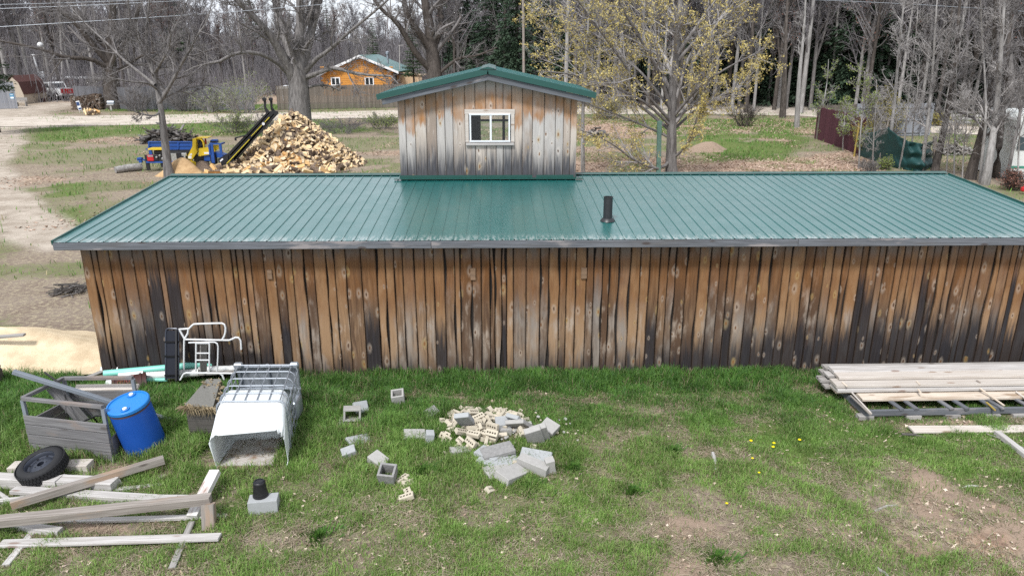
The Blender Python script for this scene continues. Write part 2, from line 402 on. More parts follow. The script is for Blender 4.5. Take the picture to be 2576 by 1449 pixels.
def terrain(x, y):
    h = (fbm(x, y, 1.1, 3) - .5) * .10 * sstep(-y, .25, 1.2) + (fbm(x, y, 6, 5) - .5) * .12 * sstep(np.abs(y - 4.5), 5.2, 9)
    h = h - .13 * sstep(y, -1.5, -.25) * sstep(-y, -.9, -.4)
    h = h + sstep(y, 95, 300) * 1.0 + (fbm(x, y, 40, 9) - .5) * 1.5 * sstep(y, 90, 140)
    h = h + spot(x, y, 1780, 372, 2.2, 1.2) * .5
    h = h + sstep(x, 20, 60) * sstep(y, 58, 75) * 1.5
    h = h + spot(x, y, 2300, 1215, .5, .35) * .12 + spot(x, y, 2520, 1330, .8, .5) * .12
    return h
def zones(x, y):
    n = fbm(x, y, 2.2, 11); nb = fbm(x, y, 7.0, 12); nf = fbm(x, y, .55, 13)
    green = np.zeros(np.shape(x)); sand = green.copy(); leaf = green.copy(); soil = green.copy()
    front = sstep(-y, -.2, .3)
    # the strip along the wall is lush, the lawn thins toward the viewer and to the lower right
    lush = sstep(y, -2.6 , -.3) * (1 - .55 * sstep(x, 4.0, 8.5))
    left = sstep(-x, 1.0, 4.5) * sstep(y, -4.6, -2.2) 
    mid = np.exp(-(((x + .3) / 3.2) ** 2 + ((y + 2.6) / 1.4) ** 2)) * .75
    lawn = np.clip(.68 + .62 * (n - .5) * 2 + (nf - .5) * 1.0, 0, 1) * (1 - .30 * sstep(-y, 3.2, 5.5))
    green = front * np.clip(np.maximum.reduce([lush, left, mid, lawn]), 0, 1)
    bare = sum(spot(x, y, *s) for s in [(2310, 1215, .35, .45), (2330, 1290, .3, .35), (2500, 1290, .5, .4), (2570, 1380, .7, .3), (1740, 1330, .55, .3), (2170, 1030, .3, .3), (1720, 1440, .4, .3),
                                        (1110, 1000, .5, .08), (2330, 1065, 1.2, .12), (560, 1180, .4, .15), (300, 1180, .8, .2), (240, 1330, .5, .12), (2030, 965, .5, .15)])
    bare = np.clip(bare * (.6 + .9 * nf), 0, 1)
    green = green * (1 - .9 * bare * front)
    soil = np.maximum(soil, bare * front)
    # the yard behind
    back = 1 - front
    g2 = area(x, y, [(40, 360), (60, 318), (400, 310), (860, 300), (980, 330), (700, 352), (320, 340), (180, 362)], 3) * (.55 + .5 * n)
    g2 = np.maximum(g2, area(x, y, [(1480, 300), (2080, 296), (2060, 330), (1980, 405), (1780, 410), (1700, 350)], 4) * (.35 + .9 * sstep(n, .3, .55)))
    g2 = np.maximum(g2, area(x, y, [(0, 470), (120, 440), (250, 455), (260, 620), (150, 640), (40, 690), (240, 720), (240, 930), (0, 930)], 1.6) * sstep(n, .42, .62) * .8)
    g2 = np.maximum(g2, area(x, y, [(250, 282), (420, 282), (700, 278), (1000, 272), (1000, 262), (300, 264)], 2) * .9)
    g2 = np.maximum(g2, area(x, y, [(2350, 340), (2576, 342), (2576, 352), (2350, 350)], 2) * .8)
    g2 = np.maximum(g2, sstep(nb, .48, .64) * .55 * (y < 75)); g2 = np.maximum(g2, sstep(n, .42, .62) * .6 * (y < 60))
    green = np.maximum(green, back * np.clip(g2, 0, 1))
    leaf = back * np.clip(area(x, y, [(1440, 380), (1700, 410), (2000, 400), (2160, 380), (2200, 440), (2576, 520), (2576, 600), (1440, 560)], 3) * 1.1
                          + area(x, y, [(1450, 298), (2080, 300), (2080, 332), (1800, 335), (1450, 350)], 3) * .8
                          + area(x, y, [(-400, 262), (3000, 262), (3000, 205), (-400, 205)], 6) * .6 + .5 * sstep(fbm(x, y, 3, 61), .5, .68) * (y < 60), 0, 1)
    leaf = np.maximum(leaf, front * sstep(-y, 3.2, 6) * sstep(fbm(x, y, 1.3, 21), .45, .65) * .6)
    sand = back * np.clip(np.maximum(area(x, y, [(-300, 325), (50, 326), (72, 350), (30, 400), (72, 480), (140, 530), (215, 575), (195, 620), (110, 640), (0, 600), (-60, 520), (-400, 480)], 1.6),
                          area(x, y, [(-300, 330), (-200, 262), (60, 268), (190, 232), (230, 232), (190, 268), (130, 285), (200, 292), (80, 300), (400, 303), (400, 312), (-100, 330)], 3)), 0, 1)
    sand = np.clip(sand * (.35 + 1.1 * fbm(x, y, 3.2, 71)) + .35 * sand * (nf - .5), 0, 1)
    return green, sand, leaf, soil

def axis(segs):
    out = []
    for a, b, s in segs: out += list(np.arange(a, b, s))
    return np.array(out)
xs = np.concatenate([-np.geomspace(420, 42, 26), axis([(-40, -14, .5), (-14, 14, .11), (14, 40, .5)]), np.geomspace(40, 420, 26)])
ys = np.concatenate([axis([(-14, -7, .4), (-7, 1, .08), (1, 10, .35), (10, 75, .4)]), np.geomspace(75, 480, 36)])
GX, GY = np.meshgrid(xs, ys)
GZ = terrain(GX, GY)
gz_, gs_, gl_, go_ = zones(GX, GY)
nx, ny = len(xs), len(ys)
ii = (np.arange(ny - 1)[:, None] * nx + np.arange(nx - 1)[None, :]).ravel()
quads = np.stack([ii, ii + 1, ii + nx + 1, ii + nx], 1)
zone = np.stack([gz_, gs_, gl_, go_], -1).reshape(-1, 4)

t = NT('yard_soil'); p = t.pos()
zc = t.n('ShaderNodeAttribute', {'attribute_name': 'zone'}); zr = t.sep(zc.outputs['Vector']); za = zc.outputs['Alpha']
nA = t.noise(p, 1.1, 6, .65); nB = t.noise(p, 9.0, 6, .7); nC = t.noise(p, 38.0, 4, .7)
soil = t.mix(t.mr(nA, .3, .7), (.18, .135, .11), (.26, .21, .172))
thatch = t.mix(t.mr(nB, .3, .7), (.16, .13, .09), (.40, .34, .24))
base = t.mix(t.mr(nB, .42, .62), soil, thatch)
base = t.mix(t.mr(nC, .58, .75, 0, .5), base, (.36, .31, .25))
base = t.mix(t.mr(nC, .25, .42, .55, 0), base, (.07, .052, .038))
dirt = t.mix(nB, (.24, .175, .13), (.37, .28, .215))
base = t.mix(t.mr(t.m2('ADD', za, t.m2('MULTIPLY', t.m2('SUBTRACT', nB, .5), .8)), .35, .75), base, dirt)
lf = t.voro(p, 11.0); lcol = t.ramp(t.sep(lf.outputs['Color'])[0], [(0, (.16, .10, .075)), (.45, (.34, .22, .155)), (.8, (.46, .34, .25)), (1, (.56, .46, .37))])
base = t.mix(t.mr(t.m2('ADD', zr[2], t.m2('MULTIPLY', t.m2('SUBTRACT', nA, .5), 1.0)), .3, .7, 0, .85), base, lcol)
gr = t.mix(nB, (.045, .085, .02), (.15, .20, .05))
gr = t.mix(t.mr(nC, .5, .8, 0, .6), gr, (.27, .24, .13))
base = t.mix(t.mr(t.m2('ADD', zr[0], t.m2('MULTIPLY', t.m2('SUBTRACT', nB, .5), 1.1)), .3, .85, 0, .9), base, gr)
sd = t.mix(t.mr(nA, .3, .7), (.30, .25, .20), (.47, .41, .345)); sd = t.mix(t.mr(nB, .55, .75, 0, .5), sd, (.30, .24, .185))
base = t.mix(t.mr(t.m2('ADD', zr[1], t.m2('MULTIPLY', t.m2('SUBTRACT', nB, .5), .7)), .3, .75), base, sd)
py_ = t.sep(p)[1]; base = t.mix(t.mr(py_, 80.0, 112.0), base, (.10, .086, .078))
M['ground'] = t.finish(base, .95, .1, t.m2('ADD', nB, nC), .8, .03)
me = np_mesh('ground', np.stack([GX, GY, GZ], -1), quads, None, [M['ground']], {'zone': ('FLOAT_COLOR', zone)}, True)
g = mobj('ground', me); tag(g, 'yard of thin grass, bare soil and dead leaves around the shed', 'ground', None, 'structure')

# gravel road: a sheet of its own
up_e = [(-600, 300), (0, 297), (400, 290), (830, 283), (925, 280), (1500, 268), (1750, 263), (2000, 262), (2120, 270), (2340, 316), (2535, 326), (2800, 345)]
lo_e = [(-600, 323), (0, 320), (400, 313), (830, 299), (925, 298), (1500, 288), (1750, 287), (2000, 292), (2120, 300), (2340, 336), (2540, 343), (2800, 362)]
def lerp_pts(ps, n):
    xs_ = np.array([p[0] for p in ps], float); ys_ = np.array([p[1] for p in ps], float)
    q = np.linspace(xs_[0], xs_[-1], n); return [(a, b) for a, b in zip(q, np.interp(q, xs_, ys_))]
U_ = [gp(*p) for p in lerp_pts(up_e, 140)]; L_ = [gp(*p) for p in lerp_pts(lo_e, 140)]
V = []; 
for i in range(140):
    ja = .35 * (vnoise(i, 0, 3, 5) - .5) ; jb = .35 * (vnoise(i, 9, 3, 6) - .5)
    for k in range(5):
        p = L_[i].lerp(U_[i], -.02 + k / 4 * 1.04 + (jb if k == 4 else ja if k == 0 else 0) * .12)
        z = float(terrain(np.array([p.x]), np.array([p.y]))[0]); V.append((p.x, p.y, z + .03))
V = np.array(V)
ii = (np.arange(139)[:, None] * 5 + np.arange(4)[None, :]).ravel()
t = NT('road_gravel'); p = t.pos(); n = t.noise(p, .8, 6, .65); f = t.noise(p, 20, 4, .7)
b = t.mix(t.mr(n, .3, .7), (.40, .345, .29), (.56, .50, .435)); b = t.mix(t.mr(f, .5, .75, 0, .5), b, (.30, .25, .20))
M['road'] = t.finish(b, .95, .1, f, .6, .02)
tag(mobj('road', np_mesh('road', V, np.stack([ii, ii + 5, ii + 6, ii + 1], 1), None, [M['road']], None, True)), 'pale gravel road running past the far side of the yard', 'road', None, 'structure')

# ------------------------------------------------------------------ SHED
XL, XR = wp(205, 640, 0).x, 10.45
YR, ZE, ZR = 4.55, 2.52, 2.84                       # ridge line and heights
YE = -.38
SLOPE = (ZR - ZE) / (YR - YE)
def roof_z(y): return ZE + SLOPE * (y - YE) if y <= YR else ZR - .26 * (y - YR)
shed = empty('plank_shed', (0, 0, 0), 'long plank shed with green ribbed steel roof and a small gabled lookout on top', 'shed')

def plank_wall(x0, x1, y, ztop, zbot, rng, wmean=.165, wsd=.035, live=.012, r3f=None, r2f=None, hole=None, name='wall', mat='plank', thick=.022, gap=.006, lean=0.0):
    """upright sawn boards, each with its own wavy edges; hole = (x0, x1, z0, z1) window opening"""
    V = []; Q = []; PUV = []; PR = []
    x = x0; bid = 0
    NR = 15
    while x < x1 - .03:
        w = min(max(rng.normal(wmean, wsd * 1.25), .085), .32)
        if x + w > x1 - .05: w = x1 - x
        lv = live * (rng.uniform(.1, 1.0) if rng.random() < .8 else 2.6)
        ph = rng.uniform(0, 6.28, 4)
        zt = ztop(x + w / 2) if callable(ztop) else ztop
        zb = zbot + rng.uniform(-.015, .04)
        yo = y - thick - rng.uniform(0, .016)
        r1, r2 = rng.random(), rng.random()
        r3 = r3f(x, rng) if r3f else rng.random() * .4
        pieces = [(zb, zt)]
        if hole and x + w > hole[0] and x < hole[1]: pieces = [(zb, hole[2]), (hole[3], zt)]
        for (a, b) in pieces:
            zz = np.linspace(a, b, NR)
            eL = x + gap / 2 + lv * (.5 + .5 * np.sin(zz * 2.6 + ph[0])) * (.5 + .5 * np.sin(zz * 5.1 + ph[1]))
            eR = x + w - gap / 2 - lv * (.5 + .5 * np.sin(zz * 2.2 + ph[2])) * (.5 + .5 * np.sin(zz * 4.3 + ph[3]))
            for k in range(NR):
                tilt = .004 * math.sin(ph[0])
                prof = [(eL[k], y), (eL[k] + .002, yo + .004 + tilt), (eL[k] + .008, yo + tilt), (eR[k] - .008, yo - tilt), (eR[k] - .002, yo + .004 - tilt), (eR[k], y)]
                for fi_, (px, py) in enumerate(prof):
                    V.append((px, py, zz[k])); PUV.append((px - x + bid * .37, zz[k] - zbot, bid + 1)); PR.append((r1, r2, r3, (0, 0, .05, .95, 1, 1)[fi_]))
            o = len(V) - NR * 6
            for k in range(NR - 1):
                for j in range(5): Q.append((o + k * 6 + j, o + k * 6 + j + 1, o + k * 6 + 6 + j + 1, o + k * 6 + 6 + j))
            Q.append((o + (NR - 1) * 6 + 1, o + (NR - 1) * 6 + 2, o + (NR - 1) * 6 + 3, o + (NR - 1) * 6 + 4))
        x += w; bid += 1
    return np_mesh(name, V, Q, None, [M[mat]], {'puv': ('FLOAT_VECTOR', PUV), 'prand': ('FLOAT_COLOR', PR)}, False)

rw = np.random.default_rng(21)
def r3_front(x, rng):
    base = .10 + .22 * rng.random()
    if x < -4.2: base += .38 * (1 - abs(x + 5.8) / 2.5 if abs(x + 5.8) < 2.5 else 0) + .1
    if x > 2.5: base += .12 * min((x - 2.5), 3.5)
    if rng.random() < .09: base += .42
    return base
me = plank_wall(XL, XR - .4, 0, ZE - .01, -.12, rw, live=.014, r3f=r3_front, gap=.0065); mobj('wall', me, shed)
b = MB(); b.box(((XL + XR - .4) / 2, .03, 1.17), (XR - .4 - XL - .01, .04, 2.6)); b.build('backing_boards', M['plank_dark'], shed)
# end and rear walls
b = MB()
for X in (XL + .02, XR - .42): b.prism([(X, .06, 0), (X, .06, ZE), (X, YR, ZR - .06), (X, 9.1, roof_z(9.1) - .05), (X, 9.1, 0)], (-.03 if X > 0 else .03, 0, 0))
b.box(((XL + XR - .4) / 2, 9.12, .8), (XR - .4 - XL, .03, 1.6))
b.build('end_wall', M['brownpost'], shed)
# roof: ribbed sheet, 0.2 m rib spacing
EL, ER = wp(131, 603, YE).x, XR
b = MB(); rib = .208
prof = []
x = EL
def rib_profile(x0, x1):
    p = []; x = x0
    while x < x1:
        p += [(x, 0), (x + .004, .013), (x + .016, .013), (x + .020, 0), (x + .11, 0)]
        x += rib
    p.append((x1, 0)); return [q for q in p if q[0] <= x1]
pr = rib_profile(EL, ER)
V = []; Q = []
cz = ys_r = [YE, 1.2, 2.8, YR]
for y in ys_r:
    for (px, h) in pr: V.append((px, y, roof_z(y) + h + .012))
n = len(pr)
for k in range(len(ys_r) - 1):
    for j in range(n - 1): Q.append((k * n + j, k * n + j + 1, (k + 1) * n + j + 1, (k + 1) * n + j))
o = len(V)
for y in (YR, 9.5):
    for (px, h) in pr: V.append((px, y, roof_z(y) + h + .012))
for j in range(n - 1): Q.append((o + j, o + j + 1, o + n + j + 1, o + n + j))
o = len(V)                                          # underside deck
for y in (YE + .01, YR, 9.45):
    for px in (EL + .02, ER - .02): V.append((px, y, roof_z(y) - .03))
Q += [(o, o + 2, o + 3, o + 1), (o + 2, o + 4, o + 5, o + 3)]
mobj('roof', np_mesh('roof', V, Q, None, [M['roof']], None, False), shed)
b = MB(); b.prism([(EL - .02, YR - .16, roof_z(YR - .16) + .036), (EL - .02, YR, ZR + .05), (EL - .02, YR + .16, roof_z(YR + .16) + .036)], (ER - EL + .04, 0, 0))
for X in (EL - .012, ER + .012):
    b.bar((X, YE, ZE + .005), (X, YR - .18, roof_z(YR - .18) + .005), .03, .08)
b.build('ridge_cap', M['trim'], shed)
# fascia in three lengths of grey board
fx = [EL - .01, EL + 6.3, wp(1730, 600, YE).x + 1.9, ER]
for i, (a, c) in enumerate(zip(fx[:-1], fx[1:])):
    fb = MB(); fb.box((0, 0, 0), (c - a - .004, .035, .125), None, .006)
    o = fb.build('fascia', M['fascia'], shed, loc=(0, 0, 0)); o.location = ((a + c) / 2, YE + .012 - .002 * i, ZE - .062)
# soffit lookouts hidden in the shade under the overhang
b = MB()
for k in range(19):
    X = XL + .1 + k * .97
    b.bar((X, YE + .04, ZE - .09), (X, .0, ZE - .065), .04, .085)
b.build('rafter_tail', M['grey'], shed)
# small patch blocks on the wall
for (vx, vy, w, h) in [(679, 690, .085, .17), (1190, 689, .09, .22), (1469, 687, .10, .20)]:
    c = wp(vx, vy, -.04); pb = MB(); pb.box((0, 0, 0), (h, .03, w), Matrix.Rotation(R(90), 3, 'Y'), .004)
    o = pb.build('patch_block', M['block_brown'], shed, loc=(0, 0, 0)); o.location = (c.x, -.05, c.z)
# stove pipe
py = 1.55; pc = wp(1528, 558, 0.0)
for _ in range(6):
    q = wp(1528, 558, py); py += (q.z - roof_z(py)) / .25 * .6
pc = wp(1528, 558, py); pt = wp(1528, 497, py).z
b = MB(); zz = roof_z(py)
b.lathe([(.082, zz - .1), (.082, pt), (.089, pt), (.089, pt + .012), (.075, pt + .012), (.072, pt - .3)], 28, Matrix.Translation((pc.x, py, 0)), True, True)
b.build('stovepipe', M['pipe_black'], shed, True)
b = MB(); b.lathe([(.135, zz + .012), (.12, zz + .04), (.088, zz + .07)], 28, Matrix.Translation((pc.x, py, 0))); b.build('pipe_flashing', M['pipe_black'], shed, True)

# lookout (cupola) on the ridge
YC = 4.05; YB = 7.0
cz0 = roof_z(YC)
cxl, cxr = wp(1006, 400, YC).x, wp(1449, 400, YC).x
YF = YC - .34                                        # front edge of its roof
pk = wp(1227, 176, YF); le = wp(951, 241, YF); re = wp(1496, 237, YF)
def ctop(x):
    return (pk.z + (le.z - pk.z) * (pk.x - x) / (pk.x - le.x) if x < pk.x else pk.z + (re.z - pk.z) * (x - pk.x) / (re.x - pk.x)) - .15
w0, w1 = wp(1184, 356, YC), wp(1281, 288, YC)        # window opening
hole = (w0.x, w1.x, w0.z, w1.z)
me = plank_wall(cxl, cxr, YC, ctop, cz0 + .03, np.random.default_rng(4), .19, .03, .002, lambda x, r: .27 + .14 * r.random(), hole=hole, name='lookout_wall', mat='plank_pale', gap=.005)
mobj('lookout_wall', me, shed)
b = MB()                                             # inner lining with the same opening, sides and rear with a wide opening
def wall_with_hole(b, y, th, x0, x1, zt0, h):
    for (xa, xb, za, zb) in [(x0, h[0], cz0, None), (h[1], x1, cz0, None), (h[0], h[1], cz0, h[2]), (h[0], h[1], h[3], None)]:
        xm = [xa] + ([pk.x] if xa < pk.x < xb else []) + [xb]
        poly = [(xa, y, za), (xb, y, za)] + [(q, y, ctop(q) - .01 if zb is None else zb) for q in xm[::-1]]
        b.prism(poly, (0, th, 0))
wall_with_hole(b, YC + .003, .03, cxl + .004, cxr - .004, 0, hole)
ra, rb = wp(1208, 300, YB), wp(1280, 300, YB)
rh = (ra.x, rb.x, wp(1240, 372, YB).z, wp(1240, 287, YB).z)
wall_with_hole(b, YB, .03, cxl + .004, cxr - .004, 0, rh)
for X in (cxl, cxr - .03): b.box((X + .015, (YC + YB) / 2 + .016, (cz0 + ctop(X)) / 2 - .02), (.03, YB - YC - .035, ctop(X) - cz0 - .06))
b.build('lookout_lining', M['dark_wood'], shed)
b = MB(); zb_ = wp(1240, 303, YB).z
b.box(((ra.x + rb.x) / 2, YB - .03, zb_), (rb.x - ra.x + .1, .05, .05)); xq = wp(1267, 300, YB).x; b.box((xq, YB - .03, (rh[2] + rh[3]) / 2), (.07, .05, rh[3] - rh[2]))
xq = wp(1207, 300, YB).x; b.box((xq, YB - .7, (rh[2] + rh[3]) / 2), (.05, 1.2, 1.2))
b.build('rear_frame', M['dark_wood'], shed)
# lookout roof
b = MB(); Yb = YB + .35
for (e, s) in ((le, -1), (re, 1)):
    pts = [(pk.x, pk.z + .0), (e.x, e.z)]
    b.prism([(pk.x, YF, pk.z - .03), (pk.x, YF, pk.z + .012), (e.x, YF, e.z + .012), (e.x, YF, e.z - .03)], (0, Yb - YF, 0))
    d = Vector((e.x - pk.x, 0, e.z - pk.z)); L = d.length; d.normalize()
    k = 0.25
    while k < (Yb - YF) - .05:                       # ribs run down the slope
        b.bar(Vector((pk.x, YF + k, pk.z + .02)) + d * .1, Vector((pk.x, YF + k, pk.z + .02)) + d * (L - .005), .03, .02); k += .2
b.build('lookout_roof', M['roof'], shed)
b = MB()
for e in (le, re):
    d = Vector((e.x - pk.x, 0, e.z - pk.z)); L = d.length; d.normalize(); nrm = Vector((-d.z, 0, d.x)); nrm = nrm if nrm.z > 0 else -nrm
    a = Vector((pk.x, YF - .012, pk.z)); c = a + d * (L + .02)
    b.prism([a + nrm * .03, c + nrm * .03, c - nrm * .085, a - nrm * .085], (0, .05, 0))
    b.prism([c + nrm * .03, c - nrm * .085, c - nrm * .085 + d * .02, c + nrm * .03 + d * .02], (0, Yb - YF, 0))
b.prism([(pk.x - .17, YF - .03, pk.z + .012), (pk.x, YF - .03, pk.z + .06), (pk.x + .17, YF - .03, pk.z + .012)], (0, Yb - YF + .04, 0))
b.build('lookout_trim', M['trim'], shed)
for e in (le, re):
    d = Vector((e.x - pk.x, 0, e.z - pk.z)); L = d.length - .06
    fb = MB(); fb.box((0, 0, 0), (L, .03, .12), None, .004)
    o = fb.build('barge_board', M['fascia'], shed, loc=(0, 0, 0))
    mid = (Vector((e.x, YF, e.z)) + Vector((pk.x, YF, pk.z))) / 2
    o.rotation_euler = (0, -math.atan2(d.z, d.x), 0)
    o.location = (mid.x + (.04 if e is le else -.04), YF + .045 + (.004 if e is le else 0), mid.z - .145)
b = MB()
b.prism([(pk.x, YF + .06, pk.z - .04), (le.x + .05, YF + .06, le.z - .04), (le.x + .05, YF + .06, le.z - .055), (pk.x, YF + .06, pk.z - .055), (re.x - .05, YF + .06, re.z - .055), (re.x - .05, YF + .06, re.z - .04)], (0, YB - YF + .2, 0))
b.build('lookout_soffit', M['grey'], shed)
# flashing at its foot
fl, fr = wp(992, 457, YC - .07), wp(1465, 455, YC - .07)
b = MB(); b.box(((fl.x + fr.x) / 2, YC - .09, roof_z(YC) + .04), (fr.x - fl.x, .12, .012)); b.box(((cxl + cxr) / 2, YC - .034, roof_z(YC) + .075), (cxr - cxl + .02, .01, .07)); b.build('base_flashing', M['trim'], shed)
# window: wood casing, aluminium frame, sliding sash, two panes
cas = MB(); y = YC - .042
cas.box(((w0.x + w1.x) / 2, y, w1.z + .06), (w1.x - w0.x + .24, .022, .10)); 
for X in (w0.x - .075, w1.x + .075): cas.box((X, y + .001, (w0.z + w1.z) / 2), (.075, .02, w1.z - w0.z + .02))
win = cas.build('window', M['fresh'], shed)
fr_ = MB(); y = YC - .058; W = .035
fr_.box(((w0.x + w1.x) / 2, y, w1.z - W / 2 + .02), (w1.x - w0.x + .05, .05, W), None, .004); fr_.box(((w0.x + w1.x) / 2, y, w0.z + W / 2 - .01), (w1.x - w0.x + .05, .05, W), None, .004)
for X in (w0.x, w1.x): fr_.box((X, y + .001, (w0.z + w1.z) / 2), (W, .046, w1.z - w0.z - W * 2 + .06))
fr_.box(((w0.x + w1.x) / 2 + .02, y + .004, (w0.z + w1.z) / 2), (.04, .04, w1.z - w0.z - W))
fr_.build('frame', M['alu'], win)
sl = MB(); sl.box(((w0.x + w1.x) / 2, YC - .06, w0.z - .055), (w1.x - w0.x + .20, .07, .055), None, .005); sl.build('sill', M['silver'], win)
tg = NT('window_glass'); lw = tg.n('ShaderNodeFresnel', None, IOR=1.5); tr = tg.n('ShaderNodeBsdfTransparent', None, Color=(.86, .9, .89)); gl = tg.n('ShaderNodeBsdfGlossy', None, Roughness=.02)
mx = tg.n('ShaderNodeMixShader', None, i0=lw.outputs[0], i1=tr.outputs[0], i2=gl.outputs[0]); tg.t.links.new(mx.outputs[0], tg.out.inputs[0]); M['glass'] = tg.m
for (xa, xb, yy) in ((w0.x + .017, (w0.x + w1.x) / 2, YC - .05), ((w0.x + w1.x) / 2 + .04, w1.x - .017, YC - .062)):
    gb = MB(); gb.box(((xa + xb) / 2, yy, (w0.z + w1.z) / 2), (xb - xa, .004, w1.z - w0.z - W)); gb.build('pane', M['glass'], win)
# ------------------------------------------------------------------ boards and timbers
def frame_of(a, b, roll=0.0):
    d = (b - a).normalized(); y = Vector((0, 0, 1)).cross(d)
    if y.length < .05: y = Vector((0, 1, 0))
    y.normalize(); z = d.cross(y)
    m = Matrix((d, y, z)).transposed().to_4x4()
    return m @ Matrix.Rotation(roll, 4, 'X')
def plank_mesh(L, w, t, ch, rng, warp=.008, ragged=0.0, segs=10):
    """a sawn board along x with worn edges, a little bow and uneven ends"""
    sec = [(-w / 2 + ch, -t / 2), (w / 2 - ch, -t / 2), (w / 2, -t / 2 + ch), (w / 2, t / 2 - ch), (w / 2 - ch, t / 2), (-w / 2 + ch, t / 2), (-w / 2, t / 2 - ch), (-w / 2, -t / 2 + ch)]
    bow = rng.uniform(-warp, warp, 3); V = []; F = []
    for k in range(segs + 1):
        s = k / segs; x = (s - .5) * L
        bz = math.sin(s * math.pi) * bow[0] * L * .5; by = math.sin(s * math.pi) * bow[1] * L * .3; tw = bow[2] * (s - .5) * 4
        for (yy, zz) in sec:
            e = rng.uniform(-1, 1) * ragged * (1 if k in (0, segs) else .15)
            V.append((x + (e if k in (0, segs) else 0), yy * math.cos(tw) - zz * math.sin(tw) + by + e * .3, zz * math.cos(tw) + yy * math.sin(tw) + bz))
    for k in range(segs):
        for j in range(8): F.append((k * 8 + j, k * 8 + (j + 1) % 8, (k + 1) * 8 + (j + 1) % 8, (k + 1) * 8 + j))
    F.append(tuple(range(8))[::-1]); F.append(tuple(segs * 8 + j for j in range(8)))
    return V, F
brng = np.random.default_rng(33)
def board(name, a, b, w, t, mat, label=None, cat='board', group=None, roll=0.0, parent=None, ragged=.006, warp=.006, ch=.004):
    a, b = Vector(a), Vector(b); L = (b - a).length
    mb = MB(); mb.add(*plank_mesh(L, w, t, ch, brng, warp, ragged))
    o = mb.build(name, M[mat], parent, loc=(0, 0, 0))
    m = frame_of(a, b, roll); m.translation = (a + b) / 2
    if parent is not None: m.translation = m.translation - WL(parent)
    o.matrix_basis = m
    if label: tag(o, label, cat, group)
    return o

# the scrap timber at the lower left -------------------------------------------------
G1 = 'scrap boards lying in the grass'
def gb_(name, va, vb, za, zb, w, t, mat, label, roll=0.0, cat='board', **k):
    return board(name, gp(va[0], va[1], za), gp(vb[0], vb[1], zb), w, t, mat, label, cat, G1, roll, **k)
gb_('timber_beam', (412, 1156), (28, 1270), .20, .15, .105, .10, 'brownpost', 'long brown square timber lying slantwise across the white beams', R(6), 'beam')
gb_('beam', (-60, 1206), (150, 1215), .09, .09, .17, .15, 'silver', 'thick white beam end under the near edge of the tyre', 0, 'beam')
gb_('beam', (150, 1214), (293, 1220), .08, .09, .17, .15, 'silver', 'thick white beam with a split dark end, running in line beyond the slanted brown timber', R(4), 'beam', ragged=.03)
gb_('beam', (30, 1178), (228, 1172), .07, .08, .2, .12, 'fresh', 'short pale yellowish beam the tyre leans on, in front of the crate', 0, 'beam')
gb_('plank', (20, 1192), (228, 1189), .02, .02, .16, .04, 'brownpost', 'thin brown board under the short pale beam beside the tyre')
gb_('plank', (34, 1232), (440, 1257), .08, .06, .14, .05, 'silver', 'long white board passing under the slanted brown timber')
gb_('plank', (60, 1243), (420, 1266), .03, .02, .12, .04, 'grey', 'grey board directly beneath the long white board', R(2))
gb_('plank', (300, 1250), (500, 1251), .07, .05, .07, .035, 'silver', 'narrow split white strip just behind the long brown rail', R(8), ragged=.03)
gb_('rail', (-70, 1318), (530, 1254), .24, .30, .13, .10, 'brownpost', 'long thick brown-grey rail with one end on the short post', R(3), 'beam')
gb_('plank', (60, 1313), (572, 1297), .03, .03, .075, .04, 'silver', 'narrow white board lying low under the long brown rail')
gb_('plank', (24, 1321), (152, 1337), .05, .05, .11, .07, 'silver', 'short stubby white beam end just beyond the front white board', 0, 'beam')
gb_('plank', (2, 1367), (553, 1350), .05, .045, .135, .03, 'silver', 'clean white board lying flat in front of all the other scrap timber')
gb_('plank', (88, 1330), (14, 1422), .02, .02, .085, .03, 'silver', 'short white slat poking out from under the front white board')
gb_('plank', (483, 1312), (432, 1430), .02, .01, .075, .03, 'grey', 'grey slat crossing under the front white board near the short post')
gb_('plank', (541, 1186), (484, 1300), .30, .06, .14, .075, 'peel', 'stout white timber with peeling paint leaning on the end of the long rail', R(4), 'beam')
gb_('short_post', (524, 1266), (527, 1330), .28, -.02, .15, .13, 'brownpost', 'short upright grey post carrying the end of the long rail', 0, 'post', ch=.008)
gb_('plank', (278, 1233), (420, 1217), .03, .03, .07, .035, 'silver', 'narrow white strip half sunk in grass beyond the slanted brown timber')
gb_('plank', (322, 1212), (342, 1197), .03, .03, .14, .03, 'silver', 'square white board offcut on bare soil behind the narrow strip', ragged=.012)
gb_('plank', (352, 1208), (420, 1199), .015, .015, .13, .02, 'silver', 'faded flat board offcut half covered by dead grass, beside the square offcut', ragged=.03)
gb_('plank', (28, 1226), (120, 1224), .05, .05, .05, .03, 'grey', 'short grey lath just below the white beam under the tyre')
gb_('plank', (-50, 1266), (112, 1249), .04, .05, .08, .05, 'silver', 'white board end sticking out under the low end of the slanted brown timber')
gb_('plank', (-30, 1222), (18, 1254), .09, .03, .05, .03, 'silver', 'short white lath slanting down at the brown timber end')
gb_('plank', (20, 1003), (92, 984), .03, .03, .09, .03, 'fresh', 'pale yellow lath in the grass behind the grey crate')
gb_('plank', (-60, 852), (62, 842), .52, .55, .10, .04, 'grey', 'grey board lying on the sawdust heap beside the shed')

